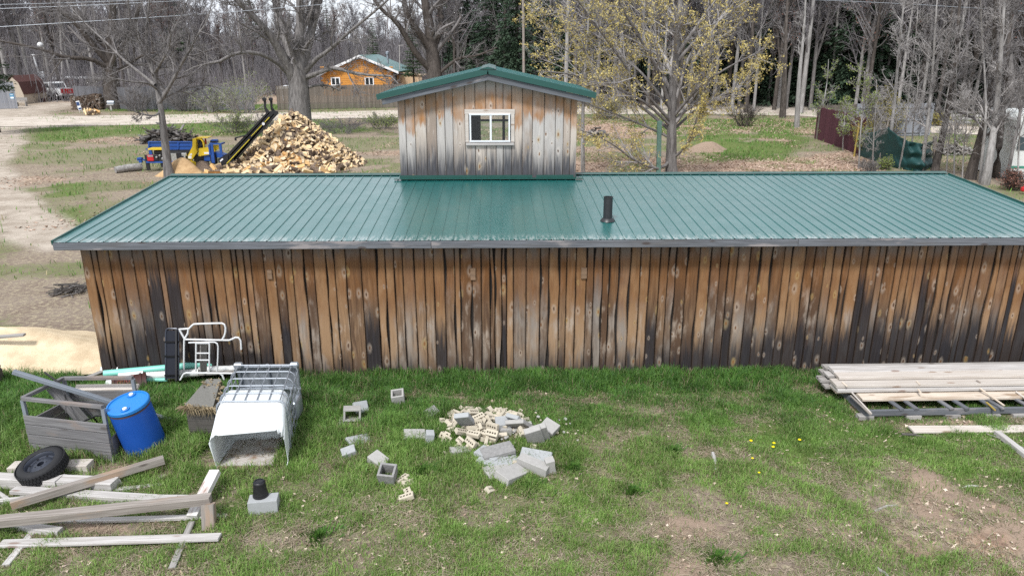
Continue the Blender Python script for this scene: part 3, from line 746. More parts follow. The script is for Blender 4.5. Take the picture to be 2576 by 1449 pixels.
# open crate of grey boards and square posts -----------------------------------------
fl_, fr_2 = gp(86, 1136), gp(284, 1160)
hz_ = .86
bl_, br_ = wp(158, 942, -2.13), wp(332, 941, -2.13)
bl_ = Vector((bl_.x, -2.13, 0)); br_ = Vector((br_.x, -2.13, 0))
cr = empty('board_crate', tuple((fl_ + fr_2 + bl_ + br_) / 4), 'open grey board crate with a bare top rail frame, half buried in tall grass', 'crate')
def up(p, z): return Vector((p.x, p.y, z))
for (p) in (fl_, fr_2, bl_, br_): board('corner_post', up(p, -.05), up(p, hz_ - .025), .05, .05, 'beam', parent=cr, warp=.001)
for (a, b, z) in ((fl_, fr_2, hz_), (fl_, bl_, hz_ + .002), (bl_, br_, hz_ - .001)): board('top_rail', up(a, z), up(b, z), .055, .05, 'crate', parent=cr, warp=.002)
nrm = Vector((0, -.03, 0))
def boards(a, b, z0, hts, off, mat='crate', name='side_board'):
    z = z0
    for h in hts:
        board(name, up(a, z + h / 2) + off, up(b, z + h / 2) + off, .022, h - .011, mat, parent=cr, ragged=.004, warp=.002, ch=.003); z += h
dirf = (fr_2 - fl_).normalized()
boards(fl_ - dirf * .02, fr_2 + dirf * .03, .02, [.14, .15, .155, .15], nrm)
boards(bl_, br_ + dirf * .02, .02, [.15, .16, .15, .15], Vector((0, .035, 0)))
boards(fl_ + Vector((-.03, .03, 0)), bl_ + Vector((-.03, 0, 0)), .02, [.16, .16, .15], Vector((0, 0, 0)))
a0, b0 = fr_2 + Vector((.035, 0, 0)), br_ + Vector((.035, 0, 0))
board('side_board', up(a0, .20), up(b0, .20), .022, .34, 'crate', parent=cr, ragged=.01)
for (a, b, s) in ((wp(130, 972, -2.35), gp(235, 1092), .17),):
    board('plank', a, up(b, .05), s, .035, 'crate', 'wide grey board leaning inside the open crate', 'board', None, R(75), warp=.003)
board('plank', wp(190, 976, -2.0), wp(348, 974, -2.0), .12, .035, 'fresh', 'pale board resting along the far top of the open crate', 'board', None, R(25))
r_end = gp(470, 1070, .02); l_mid = Vector((wp(136, 961, -2.5).x, -2.5, .93)); l_end = r_end + (l_mid - r_end) * 1.29
b = MB(); b.bar(r_end, l_end, .075, .06, ch=.006); o = b.build('square_tube', M['beam'], loc=tuple((r_end + l_end) / 2)); tag(o, 'long blue-grey square steel tube lying slantwise across the crate, low end in the grass', 'tube')
hs = [wp(112, 936, -2.3), wp(150, 965, -2.4), wp(190, 1000, -2.4), wp(235, 1050, -2.5), gp(262, 1082, .05)]
b = MB(); b.tube(hs, .014, 8); b.tube([wp(160, 950, -2.2), wp(164, 1000, -2.35), wp(166, 1040, -2.5)], .008, 6); o = b.build('black_rod', M['black'], loc=tuple(hs[2])); tag(o, 'thin black rod hanging over the inside of the crate', 'rod')
hp = [gp(180, 1082, .1)] + [wp(x, y, -2.7) for x, y in ((205, 1062), (240, 1046), (280, 1042), (312, 1052))]
b = MB(); b.tube(hp, .012, 8); o = b.build('hose', M['black'], smooth=True, loc=tuple(hp[2])); tag(o, 'black hose arching over the grass inside the crate', 'hose')

# blue drum --------------------------------------------------------------------------
dc = gp(371, 1128)
dr = empty('plastic_drum', tuple(dc), 'blue closed-head plastic drum leaning in the grass beside the crate', 'drum')
rot = (Matrix.Rotation(R(9), 4, 'X') @ Matrix.Rotation(R(-7), 4, 'Y')).to_4x4()
mt = Matrix.Translation(dc) @ rot
r_ = .283; H_ = .84
b = MB(); b.lathe([(r_ * .93, -.03), (r_ * .98, .03), (r_, .06), (r_ * 1.0, .2), (r_ * 1.008, .42), (r_, .62), (r_ * .995, H_ - .085), (r_ * .955, H_ - .075), (r_ * .955, H_ - .055)], 48, mt, True, False)
b.build('drum_body', M['blue_plastic'], dr, True)
b = MB(); b.lathe([(r_ * .96, H_ - .056), (r_ * 1.03, H_ - .052), (r_ * 1.035, H_ - .012), (r_ * 1.0, H_), (r_ * .93, H_ + .002), (r_ * .915, H_ - .016), (.001, H_ - .012)], 48, mt, False, False)
lid = b.build('drum_lid', M['blue_lid'], dr, True)
for (x, y) in ((-.03, .19), (.04, -.17)):
    b = MB(); b.lathe([(.06, H_ - .016), (.06, H_ + .004), (.045, H_ + .004), (.04, H_ - .006)], 18, mt @ Matrix.Translation((x, y, 0)), False, True); b.build('bung_collar', M['blue_lid'], lid, True)
    b = MB(); b.lathe([(.031, H_ - .006), (.031, H_ + .014), (.026, H_ + .018)], 14, mt @ Matrix.Translation((x, y, 0)), False, True); b.build('bung', M['alu'], lid, True)
b = MB(); b.lathe([(r_ * .99, H_ - .092), (r_ * 1.003, H_ - .09), (r_ * 1.003, H_ - .066), (r_ * .99, H_ - .064)], 48, mt, False, False); b.build('lid_band', plain('brown_band', (.07, .05, .06), .7, .3, .4), dr, True)  # dark brown ring just below the lid

# spare wheel -----------------------------------------------------------------------
tc = gp(106, 1172, .23)
ty = empty('spare_wheel', tuple(tc), 'black spare wheel with a dark grey steel rim lying on the scrap beams', 'wheel')
mt = Matrix.Translation(tc) @ (Matrix.Rotation(R(14), 4, 'X') @ Matrix.Rotation(R(-10), 4, 'Y'))
b = MB(); prof = []
for k in range(17):
    a = R(-118 + 236 * k / 16); prof.append((.236 + .080 * math.cos(a) * (1 if abs(math.cos(a)) < .8 else .95), .10 * math.sin(a)))
b.lathe(prof, 56, mt, False, False)
b.build('tyre', M['rubber'], ty, True)
b = MB()
for k in range(44):                                # tread blocks
    a = 2 * math.pi * k / 44
    for z in (-.05, 0, .05):
        m3 = mt @ Matrix.Rotation(a + (.07 if z == 0 else 0), 4, 'Z'); c = m3 @ Vector((.312, 0, z)); b.box(c, (.012, .036, .042), m3.to_3x3())
b.build('tread', M['rubber'], ty)
b = MB()
b.lathe([(.205, .080), (.196, .083), (.183, .07), (.174, .03), (.15, .022), (.14, .03), (.085, .045), (.06, .05), (.045, .045)], 48, mt, False, False)
b.lathe([(.045, .045), (.045, -.02), (.001, -.02)], 24, mt, False, False)
rim_ = b.build('rim', M['rim'], ty, True)
b = MB()
for k in range(8):
    a = 2 * math.pi * k / 8; b.lathe([(.017, .031), (.017, .036)], 10, mt @ Matrix.Rotation(a, 4, 'Z') @ Matrix.Translation((.168, 0, -.006)))
for k in range(5):
    a = 2 * math.pi * k / 5; b.lathe([(.008, .045), (.008, .052)], 8, mt @ Matrix.Rotation(a + .3, 4, 'Z') @ Matrix.Translation((.072, 0, 0)))
b.build('bolt_hole', M['black'], rim_)

# caged tank on its side -------------------------------------------------------------
yb_, yf_ = -1.72, -2.95
zt_ = .86
xc_b, xc_f = wp(667, 920, yb_).x, wp(630, 1003, yf_).x
ct = empty('caged_tank', ((xc_b + xc_f) / 2, (yb_ + yf_) / 2, 0), 'white plastic tank cut open at one end, lying in a grey wire cage', 'tank')
def rrect(w, z0, z1, r, n=5):
    pts = []
    for (cx, cz, a0) in ((w / 2 - r, z1 - r, 0), (-w / 2 + r, z1 - r, 90), (-w / 2 + r, z0 + r, 180), (w / 2 - r, z0 + r, 270)):
        for k in range(n + 1):
            a = R(a0 + 90 * k / n); pts.append((cx + r * math.cos(a), cz + r * math.sin(a)))
    return pts
W_ = .99
def cx_at(y): return xc_b + (xc_f - xc_b) * (y - yb_) / (yf_ - yb_)
b = MB()
nr = 6
for k in range(nr):
    y = yb_ + .02 + (yf_ - yb_ - .02) * k / (nr - 1)
    b.tube([(cx_at(y) + px, y, pz) for px, pz in rrect(W_, -.02, zt_, .11, 4)], .011, 6, True)
for px in (-.42, -.26, -.09, .08, .25, .41):
    for z in (zt_, 0): b.tube([(cx_at(yb_) + px, yb_, z), (cx_at(yf_) + px, yf_, z)], .010, 6)
for z in (.12, .28, .44, .60, .75):
    for sx in (-1, 1): b.tube([(cx_at(yb_) + sx * W_ / 2, yb_, z), (cx_at(yf_) + sx * W_ / 2, yf_, z)], .010, 6)
b.build('wire_cage', M['galv'], ct, True)
b = MB()                                           # the cage's steel pallet, now upright at the wall end
for z in (.06, .42, .80): b.tube([(cx_at(yb_) - .5, yb_ + .09, z), (cx_at(yb_) + .5, yb_ + .09, z)], .024, 8)
for px in (-.46, 0, .46): b.tube([(cx_at(yb_) + px, yb_ + .10, .02), (cx_at(yb_) + px, yb_ + .10, .84)], .026, 8)
for px in (-.44, .44): b.box((cx_at(yb_) + px, yb_ + .06, zt_ - .02), (.14, .10, .09), None, .02)
b.box((cx_at(yb_), yb_ + .15, .40), (.96, .012, .74)); b.box((cx_at(yb_) + .53, yb_ - .32, .30), (.10, .34, .30), None, .03)
b.build('steel_pallet', M['galv'], ct, True)
V = []; NS = 48
base_sec = []
def tank_sec(y, z0, z1, w):
    p = rrect(w, z0, z1, .13, 11); return [(cx_at(y) + a, y, c) for a, c in p]
secs = [(-2.50, .06, .80, .86), (-2.54, .02, .835, .93), (-2.70, .0, .845, .95), (-2.92, -.02, .84, .955), (-3.08, -.03, .785, .98), (-3.22, -.03, .70, 1.0)]
F = []
for k, (y, z0, z1, w) in enumerate(secs): V += tank_sec(y, z0, z1, w)
NS = 48
last = []
for j, (px, py, pz) in enumerate(tank_sec(-3.36, -.03, .60, 1.01)):   # ragged cut edge
    s = (px - cx_at(-3.3)) / .475
    cut = .03 * math.sin(j * 1.7) + .02 * math.sin(j * 4.1)
    if pz > .40: cut += .02 - .10 * math.exp(-((s - .55) / .22) ** 2) * 1.7 + (.05 if s < .3 else 0)
    V.append((px, py - cut, pz + (.0 if pz < .5 else .3 * (-cut) * .6)))
nk = len(secs) + 1
for k in range(nk - 1):
    for j in range(NS): F.append((k * NS + j, k * NS + (j + 1) % NS, (k + 1) * NS + (j + 1) % NS, (k + 1) * NS + j))
F.append(tuple(range(NS)))
b = MB(); b.add(V, F); tk = b.build('tank_shell', M['white_plastic'], ct, True)
md = tk.modifiers.new('thick', 'SOLIDIFY'); md.thickness = .006
b = MB()                                           # muddy inside floor and its moulded flutes
for k in range(9):
    x = cx_at(-3.0) - .36 + k * .09
    b.tube([(x + .05, -2.6, .028), (x, -3.2, -.005)], .022, 8)
b.box((cx_at(-2.95), -2.94, .02), (.84, .72, .03))
b.build('tank_floor', M['tank_dirt'], ct, True)

# straw-covered trough ---------------------------------------------------------------
q = [gp(470, 1078, .34), gp(533, 1086, .34)]
ta, tb, tcn, td = wp(466, 1020, -2.62), wp(536, 1027, -2.62), wp(557, 959, -1.75), wp(520, 957, -1.75)
pl = empty('straw_trough', tuple((ta + tcn) / 2 * 1.0), 'dark old feed trough overgrown with dead straw, beside the caged tank', 'trough')
pl.location.z = 0
b = MB(); dz = Vector((0, 0, -ta.z - .02))
top = [ta, tb, Vector((tcn.x, tcn.y, ta.z)), Vector((td.x, td.y, ta.z))]
b.prism([p + dz for p in top], (0, 0, ta.z + .0)); b.build('trough_body', M['dark_wood'], pl)
b = MB(); b.prism([p + Vector((0, 0, .002)) for p in top], (0, 0, .02)); b.build('wire_top', plain('wire_top_grey', (.17, .165, .15), .8, .3, .4, 40), pl)
b = MB()
for k in range(420):
    u_, v_ = random.random(), random.random()
    e = random.random()
    p = top[0].lerp(top[1], u_).lerp(top[3].lerp(top[2], u_), v_)
    if e < .6: p = top[0].lerp(top[1], u_); p = p + Vector((0, -.01, 0))
    elif e < .8: p = top[1].lerp(top[2], v_)
    elif v_ < .7: continue
    d = Vector((random.gauss(0, .06), random.gauss(-.03, .05), random.uniform(-.16, .03) if e < .8 else .04))
    w = .004
    b.add([p - Vector((w, 0, 0)), p + Vector((w, 0, 0)), p + d * .6 + Vector((w * .6, 0, .03)), p + d], [(0, 1, 2), (0, 2, 3)])
o = b.build('dry_straw', M['grass_dry'], pl); tag(o, kind='stuff')

# things against the wall -------------------------------------------------------------
def wl(rx, ry, Y=-.38): return wp(171.7 + rx / 3, 515 + ry / 3, Y)
def path(pts, Y=-.38): return [wl(a, c, Y) for a, c in pts]
fr3 = empty('tube_frame', tuple(wl(1000, 1290)), 'white bent-tube boat frame with a small ladder leaning on the plank wall', 'frame')
fr3.location.z = 0
b = MB(); r_ = .0165
b.tube(path([(835, 940), (880, 937), (912, 934), (930, 915), (948, 901), (1000, 898), (1100, 895), (1160, 894), (1178, 903), (1187, 925), (1186, 960), (1178, 990), (1160, 1020)]), r_, 8)
b.tube(path([(872, 1016), (1000, 1018), (1120, 1021), (1215, 1022), (1240, 1012), (1262, 1001), (1285, 1003), (1300, 1022), (1304, 1055), (1306, 1092)]), r_, 8)
b.tube(path([(905, 940), (902, 970), (885, 1000), (875, 1025), (874, 1100), (872, 1262)]), r_, 8)
b.tube(path([(840, 945), (882, 1020)]), r_, 8)
b.build('bent_tube', M['whitetube'], fr3, True)
b = MB()
for x in (965, 1066): b.tube(path([(x, 1035), (x - 2, 1258)], -.42), .015, 8)
for y in (1045, 1120, 1172): b.tube(path([(960, y), (1070, y)], -.42), .013, 8)
b.tube(path([(908, 1041), (1066, 1036), (1105, 1037), (1125, 1048), (1131, 1070), (1129, 1150), (1124, 1258)], -.42), .013, 8)
b.build('ladder', M['whitetube'], fr3, True)
b = MB()
b.tube(path([(845, 1322), (872, 1276), (890, 1268), (1060, 1270), (1240, 1272)], -.62), .016, 8); b.tube(path([(1140, 1270), (1162, 1285), (1175, 1318)], -.62), .016, 8)
b.build('foot_tube', M['whitetube'], fr3, True)
board('plank', wl(1022, 1035, -.2), wl(1020, 1262, -.3), .17, .02, 'grey', 'grey board standing on end behind the white ladder', 'board', None, R(90))
pn = empty('mesh_panel', tuple(wl(790, 1310, -.5)), 'tall narrow black mesh panel in a rounded tube frame standing against the plank wall', 'panel')
pn.location.z = 0
def pnl(u, v): return wl(736 + 96 * u, 935 + 388 * v, -.25 - .3 * v)
b = MB(); b.tube([pnl(0, 1), pnl(0, .5), pnl(0, .08), pnl(.06, .02), pnl(.18, 0), pnl(.85, 0), pnl(.95, .02), pnl(1, .08), pnl(1, .5), pnl(1, 1)], .017, 8); b.build('tube_rim', M['rim'], pn, True)
b = MB(); b.prism([pnl(.05, .04), pnl(.95, .04), pnl(.95, .97), pnl(.05, .97)], (0, .012, 0)); b.build('mesh_sheet', M['black_cloth'], pn)
b = MB()
for v in (.25, .53, .90): b.bar(pnl(-.06, v) + Vector((0, -.02, 0)), pnl(1.06, v) + Vector((0, -.02, 0)), .012, .03)
b.bar(pnl(.9, 0) + Vector((0, -.03, 0)), pnl(.9, 1) + Vector((0, -.03, 0)), .03, .05)
b.build('strap', M['black'], pn)
def pipe(name, a, c, r, mat, label, z=None, hollow=True):
    b = MB(); b.tube([a, c], r, 20); o = b.build(name, M[mat], smooth=True, loc=tuple((a + c) / 2)); tag(o, label, 'pipe', 'plastic pipes against the wall'); return o
def pgp(x, y, z): p = gp(x, y, z); return p
pipe('plastic_pipe', pgp(262, 940, .10), pgp(560, 912, .14), .062, 'aqua', 'aqua-green pipe lying along the foot of the plank wall behind the black panel')
pipe('plastic_pipe', pgp(255, 929, .05), pgp(470, 925, .05), .05, 'pvc', 'white pipe pressed against the wall foot behind the aqua-green pipe')
pipe('plastic_pipe', pgp(365, 946, .07), pgp(500, 937, .07), .07, 'pvc', 'thick white pipe running behind the foot of the black mesh panel')
pipe('plastic_pipe', pgp(500, 930, .08), pgp(596, 926, .08), .055, 'pvc', 'white pipe end sticking out between the ladder and the wire cage')
pipe('plastic_pipe', pgp(300, 945, .06), pgp(362, 940, .07), .06, 'pvc', 'short dirty white pipe right behind the maroon arch')
pipe('plastic_pipe', pgp(340, 957, .03), pgp(420, 955, .03), .035, 'aqua', 'thin pale aqua pipe in the grass in front of the thick white pipe')
board('plank', pgp(328, 927, .05), pgp(404, 906, .22), .02, .15, 'grey', 'grey board propped against the wall above the aqua-green pipe')
board('plank', pgp(205, 955, .03), pgp(262, 932, .04), .10, .02, 'grey', 'small grey board on the grass by the shed corner')
board('plank', pgp(470, 941, .05), pgp(590, 935, .06), .12, .03, 'grey', 'grey board lying under the foot of the white tube frame')

# maroon moulded arch
ax0, ax1 = gp(285, 1000, .0), gp(372, 985, .0)
mc = (ax0 + ax1) / 2
ma = empty('plastic_arch', tuple(mc), 'dark maroon moulded plastic arch with an embossed panel lying behind the crate', 'plastic arch')
b = MB(); d = (ax1 - ax0); d.z = 0; L = d.length; d.normalize(); s_ = Vector((-d.y, d.x, 0))
def arch(u, a, r): return ax0 + d * (u * L) + s_ * (.24 + r * math.cos(a)) + Vector((0, 0, max(-.02, r * math.sin(a) * .95)))
for (u0, u1, r) in ((0, 1, .25), (0, .09, .265), (.80, .86, .265), (.93, 1, .265)):
    V = []; F = []; n = 14
    for u in (u0, u1):
        for k in range(n + 1): V.append(arch(u, math.pi * k / n, r))
        for k in range(n + 1): V.append(arch(u, math.pi * k / n, r - .03))
    m_ = n + 1
    for k in range(n):
        F += [(k, k + 1, 2 * m_ + k + 1, 2 * m_ + k), (m_ + k, 3 * m_ + k, 3 * m_ + k + 1, m_ + k + 1), (k, m_ + k, m_ + k + 1, k + 1), (2 * m_ + k, 2 * m_ + k + 1, 3 * m_ + k + 1, 3 * m_ + k)]
    b.add(V, F)
b.build('arch_shell', M['maroon'], ma, True)
b = MB()
for iu in range(4):
    for ia in range(2):
        u = .22 + iu * .13; a = math.pi * (.52 + .15 * ia); pts = []
        for k in range(10):
            th = 2 * math.pi * k / 10; pts.append(arch(u + .045 * math.cos(th), a + .17 * math.sin(th), .256))
        b.tube(pts, .008, 5, True)
b.build('embossed_panel', M['maroon_red'], ma, True)
b = MB(); b.lathe([(.09, 0), (.10, .12), (.09, .2), (.03, .22)], 16, Matrix.Translation(gp(272, 968)) @ Matrix.Rotation(R(80), 4, 'Y')); o = b.build('white_jug', M['white_plastic'], smooth=True, loc=tuple(gp(272, 968, .1))); tag(o, 'crumpled white plastic jug in the grass beside the maroon arch', 'jug')
b = MB(); b.box((0, 0, .13), (.35, .3, .3), None, .03); b.box((-.02, -.02, .29), (.37, .32, .03), None, .01)
b.box((.05, -.155, .13), (.2, .02, .2), None, .005)
o = b.build('black_box', M['dark_wood'], loc=(0, 0, 0)); p = gp(-22, 968); o.location = (p.x, p.y, 0); o.rotation_euler = (0, 0, .3); tag(o, 'dark wooden box end at the foot of the sawdust heap', 'box')

# concrete block with an upturned pot --------------------------------------------------
def hollow_block(name, L, W, H, label, group, loc, rot, mat='concrete', cells=2, full=True, ch=.004):
    b = MB(); t_ = .032
    def col(x0, x1, y0, y1): b.box(((x0 + x1) / 2, (y0 + y1) / 2, 0), (x1 - x0, y1 - y0, H), None, ch)
    col(-L / 2, L / 2, -W / 2, -W / 2 + t_); col(-L / 2, L / 2, W / 2 - t_, W / 2)
    for k in range(cells + 1):
        x = -L / 2 + (L - t_) * k / cells; col(x + .0005, x + t_ - .0005, -W / 2 + t_, W / 2 - t_)
    o = b.build(name, M[mat], loc=(0, 0, 0)); o.location = loc; o.rotation_euler = rot
    return tag(o, label, 'block', group)
GB = 'concrete blocks in the grass'
p = gp(664, 1268, .10)
o = hollow_block('cinder_block', .36, .19, .19, 'pale blue-grey concrete block standing in the lawn with the black pot on it', GB, tuple(p), (R(90), 0, R(8)), 'concrete_blue')
o.rotation_euler = (0, 0, R(8)); 
b = MB(); b.box((0, 0, .093), (.355, .186, .012), None, .003)
cap = b.build('block_face', M['concrete_blue'], o, loc=(0, 0, 0))
pt_ = gp(656, 1246, .2); pot = empty('flower_pot', tuple(pt_), 'black ribbed plastic flower pot set upside down on the lone block', 'flower pot')
b = MB(); H = .21
prof = [(.098, 0), (.098, .022), (.090, .024)] + [(.090 - .018 * k / 12 + (.003 if k % 2 else 0), .024 + (H - .034) * k / 12) for k in range(1, 13)] + [(.062, H)]
b.lathe(prof, 32, Matrix.Translation(pt_), False, True); b.build('pot_body', M['black'], pot, True)
b = MB(); b.lathe([(.06, H + .001), (.06, H + .006), (.05, H + .006), (.05, H + .001)], 24, Matrix.Translation(pt_), False, False); b.build('pot_foot', M['black_cloth'], pot, True)

# scattered blocks and the rubble heap ---------------------------------------------------
hollow_block('cinder_block', .21, .21, .26, 'hollow concrete block standing on end in the tall grass near the plank wall', GB, tuple(gp(1002, 1003, .10)), (R(14), R(-6), R(6)), cells=1)
hollow_block('cinder_block', .27, .20, .20, 'hollow concrete block tipped on its side with a broken slab behind it', GB, tuple(gp(886, 1040, .15)), (R(82), R(4), R(10)), cells=1)
hollow_block('cinder_block', .23, .22, .26, 'old lichen-stained hollow block in grass in front of a tilted half block', GB, tuple(gp(975, 1196, .10)), (R(20), R(4), R(-6)), 'stone_dark', cells=1)
BURIED = 1
def chunk(name, size, loc, rot, mat, label, group, cat, ch=.006, ragged=.25, seed=0):
    rg = random.Random(seed + int(loc[0] * 100)); b = MB()
    hx, hy, hz = [s / 2 for s in size]; V, F = chamfer_box(hx, hy, hz, ch)
    V = [Vector((v.x + (rg.uniform(-1, 1) * ragged * .04 if v.x > 0 else 0), v.y, v.z + rg.uniform(-1, 1) * ragged * .008)) for v in V]
    b.add(V, F); o = b.build(name, M[mat], loc=(0, 0, 0)); o.location = loc; o.rotation_euler = [R(a) for a in rot]
    return tag(o, label, cat, group)
def hp_(rx, ry, z): return tuple(gp(1099 + rx * .15406, 1013.3 + ry * .15406, z))
GS = 'concrete slabs in the rubble heap'
for i, (rx, ry, z, size, rot, mat, lab) in enumerate([
    (470, 290, .24, (.36, .19, .07), (-18, 48, 66), 'concrete_blue', 'pale blue-grey slab standing tilted at the far corner of the rubble heap'),
    (1080, 330, .13, (.19, .19, .10), (8, -4, 4), 'concrete_blue', 'squat grey block behind the middle of the rubble heap'),
    (1085, 430, .06, (.19, .19, .10), (0, 2, 8), 'concrete', 'lower block carrying the squat grey block'),
    (1340, 320, .15, (.36, .20, .06), (-10, 48, 40), 'concrete_blue', 'grey slab leaning back behind another leaning slab'),
    (1370, 370, .13, (.34, .26, .06), (-22, 40, 48), 'concrete', 'broad pale slab leaning toward the lawn at the top of the heap'),
    (1600, 560, .15, (.34, .20, .09), (-35, 60, 62), 'concrete', 'front slab of two standing upright at the heap end'),
    (1690, 520, .14, (.34, .20, .09), (-35, 60, 62), 'concrete', 'rear slab of two standing upright at the heap end'),
    (1830, 410, .11, (.20, .19, .12), (14, 20, -30), 'concrete', 'small pale block lying tilted beyond the two upright slabs'),
    (990, 780, .12, (.38, .22, .055), (3, -6, 16), 'stone_dark', 'rough dark topped slab lying uppermost of the flat slabs'),
    (850, 835, .08, (.30, .2, .06), (0, 3, -34), 'concrete_blue', 'smooth grey slab under the rough dark slab'),
    (835, 940, .05, (.22, .20, .06), (2, 2, -30), 'concrete_blue', 'small grey slab at the near edge below the rough dark slab'),
    (1090, 935, .05, (.32, .22, .06), (8, 3, 12), 'concrete_blue', 'grey slab with grass over it beside the small grey slab'),
    (1010, 1120, .03, (.32, .24, .06), (3, 2, 25), 'concrete', 'faded slab sunk in the grass in front of the flat slabs'),
    (1220, 1165, .06, (.36, .21, .10), (10, 10, 48), 'concrete', 'pale broken block nearest the lawn front, lying slantwise'),
    (1580, 1020, .08, (.38, .13, .14), (4, 6, -32), 'concrete', 'long pale block with a rough lit top edge'),
    (1610, 870, .05, (.36, .18, .06), (16, 4, -14), 'concrete_blue', 'blue-grey slab veiled by grass behind the long pale block'),
    (380, 780, .02, (.24, .12, .06), (4, 8, 18), 'concrete', 'small concrete scrap in grass left over at the heap edge'),
    (1850, 1030, .09, (.10, .10, .22), (8, -10, 10), 'concrete', 'narrow whitish block standing on end beside the long pale block')]):
    chunk('concrete_slab', tuple(q * (1.22 if k < 2 else 1.1) for k, q in enumerate(size)), hp_(rx, ry, z + .02), rot, mat, lab, GS, 'slab', seed=i)
def v2(x, y, z): return tuple(gp(x, y, z))
chunk('cinder_block', (.32, .22, .16), v2(1042, 1100, .03), (10, 4, 6), 'concrete', 'concrete block almost buried in dead grass halfway to the rubble heap', GB, 'block', seed=40)
chunk('concrete_slab', (.26, .2, .12), v2(952, 1158, .07), (8, 18, -35), 'concrete', 'tilted half block behind the lichen-stained hollow block', GB, 'block', seed=41)
chunk('concrete_slab', (.2, .16, .1), v2(877, 1137, .06), (12, -12, 20), 'concrete_blue', 'pale block corner poking out of the grass beside a thin slab', GB, 'block', seed=42)
chunk('concrete_slab', (.36, .2, .05), v2(903, 1108, .05), (18, 10, 40), 'concrete_blue', 'thin pale slab almost hidden in tall grass', GB, 'slab', seed=43)
chunk('concrete_slab', (.12, .14, .24), v2(1080, 1104, .08), (5, 8, 10), 'concrete_blue', 'slim grey block on end between the buried block and the rubble heap', GB, 'block', seed=44)
chunk('concrete_slab', (.24, .2, .06), v2(908, 1025, .12), (50, 10, 40), 'concrete_blue', 'broken slab leaning behind the block tipped on its side', GB, 'slab', seed=45)
chunk('concrete_slab', (.34, .22, .04), v2(880, 1058, .02), (2, 2, 10), 'concrete', 'flat slab in the grass under the block tipped on its side', GB, 'slab', seed=46)
chunk('concrete_slab', (.26, .2, .08), v2(1082, 1040, .03), (8, -16, 30), 'stone_dark', 'mossy stone half covered in dead grass between the wall and the heap', GB, 'stone', seed=47)

# cored bricks
def brick_mesh():
    b = MB(); L, W, H = .20, .095, .062; n = 10; r = .014; xs_ = [-.064, -.022, .022, .064]
    b.box((0, 0, 0), (L, W, H), None, .003)
    return b
hb = brick_mesh(); hb.cur = 1
for x in (-.062, -.021, .021, .062):
    for sgn in (1, -1): hb.lathe([(.0145, .0312 * sgn), (.0145, .0318 * sgn)], 12, Matrix.Translation((x, 0, 0)))
b0_ = hb.build('brick', [M['brick'], plain('dark_brick_hole', (.06, .05, .035), .95, .1, .2)], loc=(0, 0, 0))
hc = Vector(hp_(640, 440, 0)); spots = []
rg = random.Random(5)
fixed = [(660, 320, .2, (75, 0, 12)), (900, 490, .20, (50, 0, -28)), (560, 640, .13, (60, 10, -50)), (910, 380, .2, (80, 0, -35)), (600, 510, .18, (10, 0, -24)), (740, 480, .16, (20, 0, -34)), (880, 570, .1, (15, 5, -25)), (1300, 1000, .06, (80, 0, -8)), (1570, 730, .05, (10, 5, -14)), (1430, 440, .14, (30, 30, 40)), (1400, 540, .08, (20, 60, 30)), (870, 240, .17, (40, 20, 50)), (590, 150, .2, (30, 20, 40)), (380, 620, .08, (30, 20, -40)), (400, 470, .14, (15, 25, 30)), (130, 530, .05, (30, 12, -20)), (1480, 520, .12, (45, 40, 15)), (860, 1420, .03, (30, 20, 50)), (740, 380, .22, (60, 30, 70))]
for f in fixed: spots.append((Vector(hp_(f[0], f[1], f[2])), [R(a) for a in f[3]]))
for k in range(66):
    a = rg.uniform(0, 6.28); q_ = rg.random() ** .6
    p = hc + Vector((math.cos(a) * q_ * .74 + (.55 * rg.random() if k > 44 else 0), math.sin(a) * q_ * .62, 0)); p.z = .03 + .17 * (1 - q_) + rg.uniform(-.02, .03)
    spots.append((p, [rg.uniform(-1.2, 1.2), rg.uniform(-.7, .7), rg.uniform(0, 6.28)]))
for (x, y) in ((1018, 1210), (1030, 1214), (1012, 1205), (1028, 1242), (1022, 1250)): spots.append((Vector(v2(x, y, .03)), [rg.uniform(-.5, .5), rg.uniform(-.4, .4), rg.uniform(0, 6.28)]))
for i, (p, r3) in enumerate(spots):
    o = b0_ if i == 0 else copy_tree(b0_)
    o.location = p; o.rotation_euler = r3; sx = rg.choice([1, 1, 1, .55, .7, .45]); o.scale = (sx, 1, rg.choice([1, 1, .8]))
    if i >= len(spots) - 5: tag(o, 'cream brick lying apart in the lawn in front of the lichen-stained block', 'brick', 'loose bricks in the lawn')
    else: tag(o, 'cream cored brick tumbled in the rubble heap', 'brick', 'bricks of the rubble heap')

cb = MB(); rg = random.Random(15)
for k in range(170):
    a = rg.uniform(0, 6.28); q_ = rg.random() ** .7; p = hc + Vector((.35 + math.cos(a) * q_ * 1.25, -.15 + math.sin(a) * q_ * .85, .02 + .10 * (1 - q_)))
    s = rg.uniform(.015, .05); cb.cur = rg.randrange(2)
    cb.box(p, (s * rg.uniform(.8, 1.8), s, s * .8), Matrix.Rotation(rg.uniform(0, 3), 3, 'Z') @ Matrix.Rotation(rg.uniform(-1, 1), 3, 'X'), s * .25)
o = cb.build('rubble_chips', [M['brick'], M['concrete']], loc=tuple(hc)); tag(o, 'crumbs of broken brick and concrete strewn round the rubble heap', 'rubble', None, 'stuff')

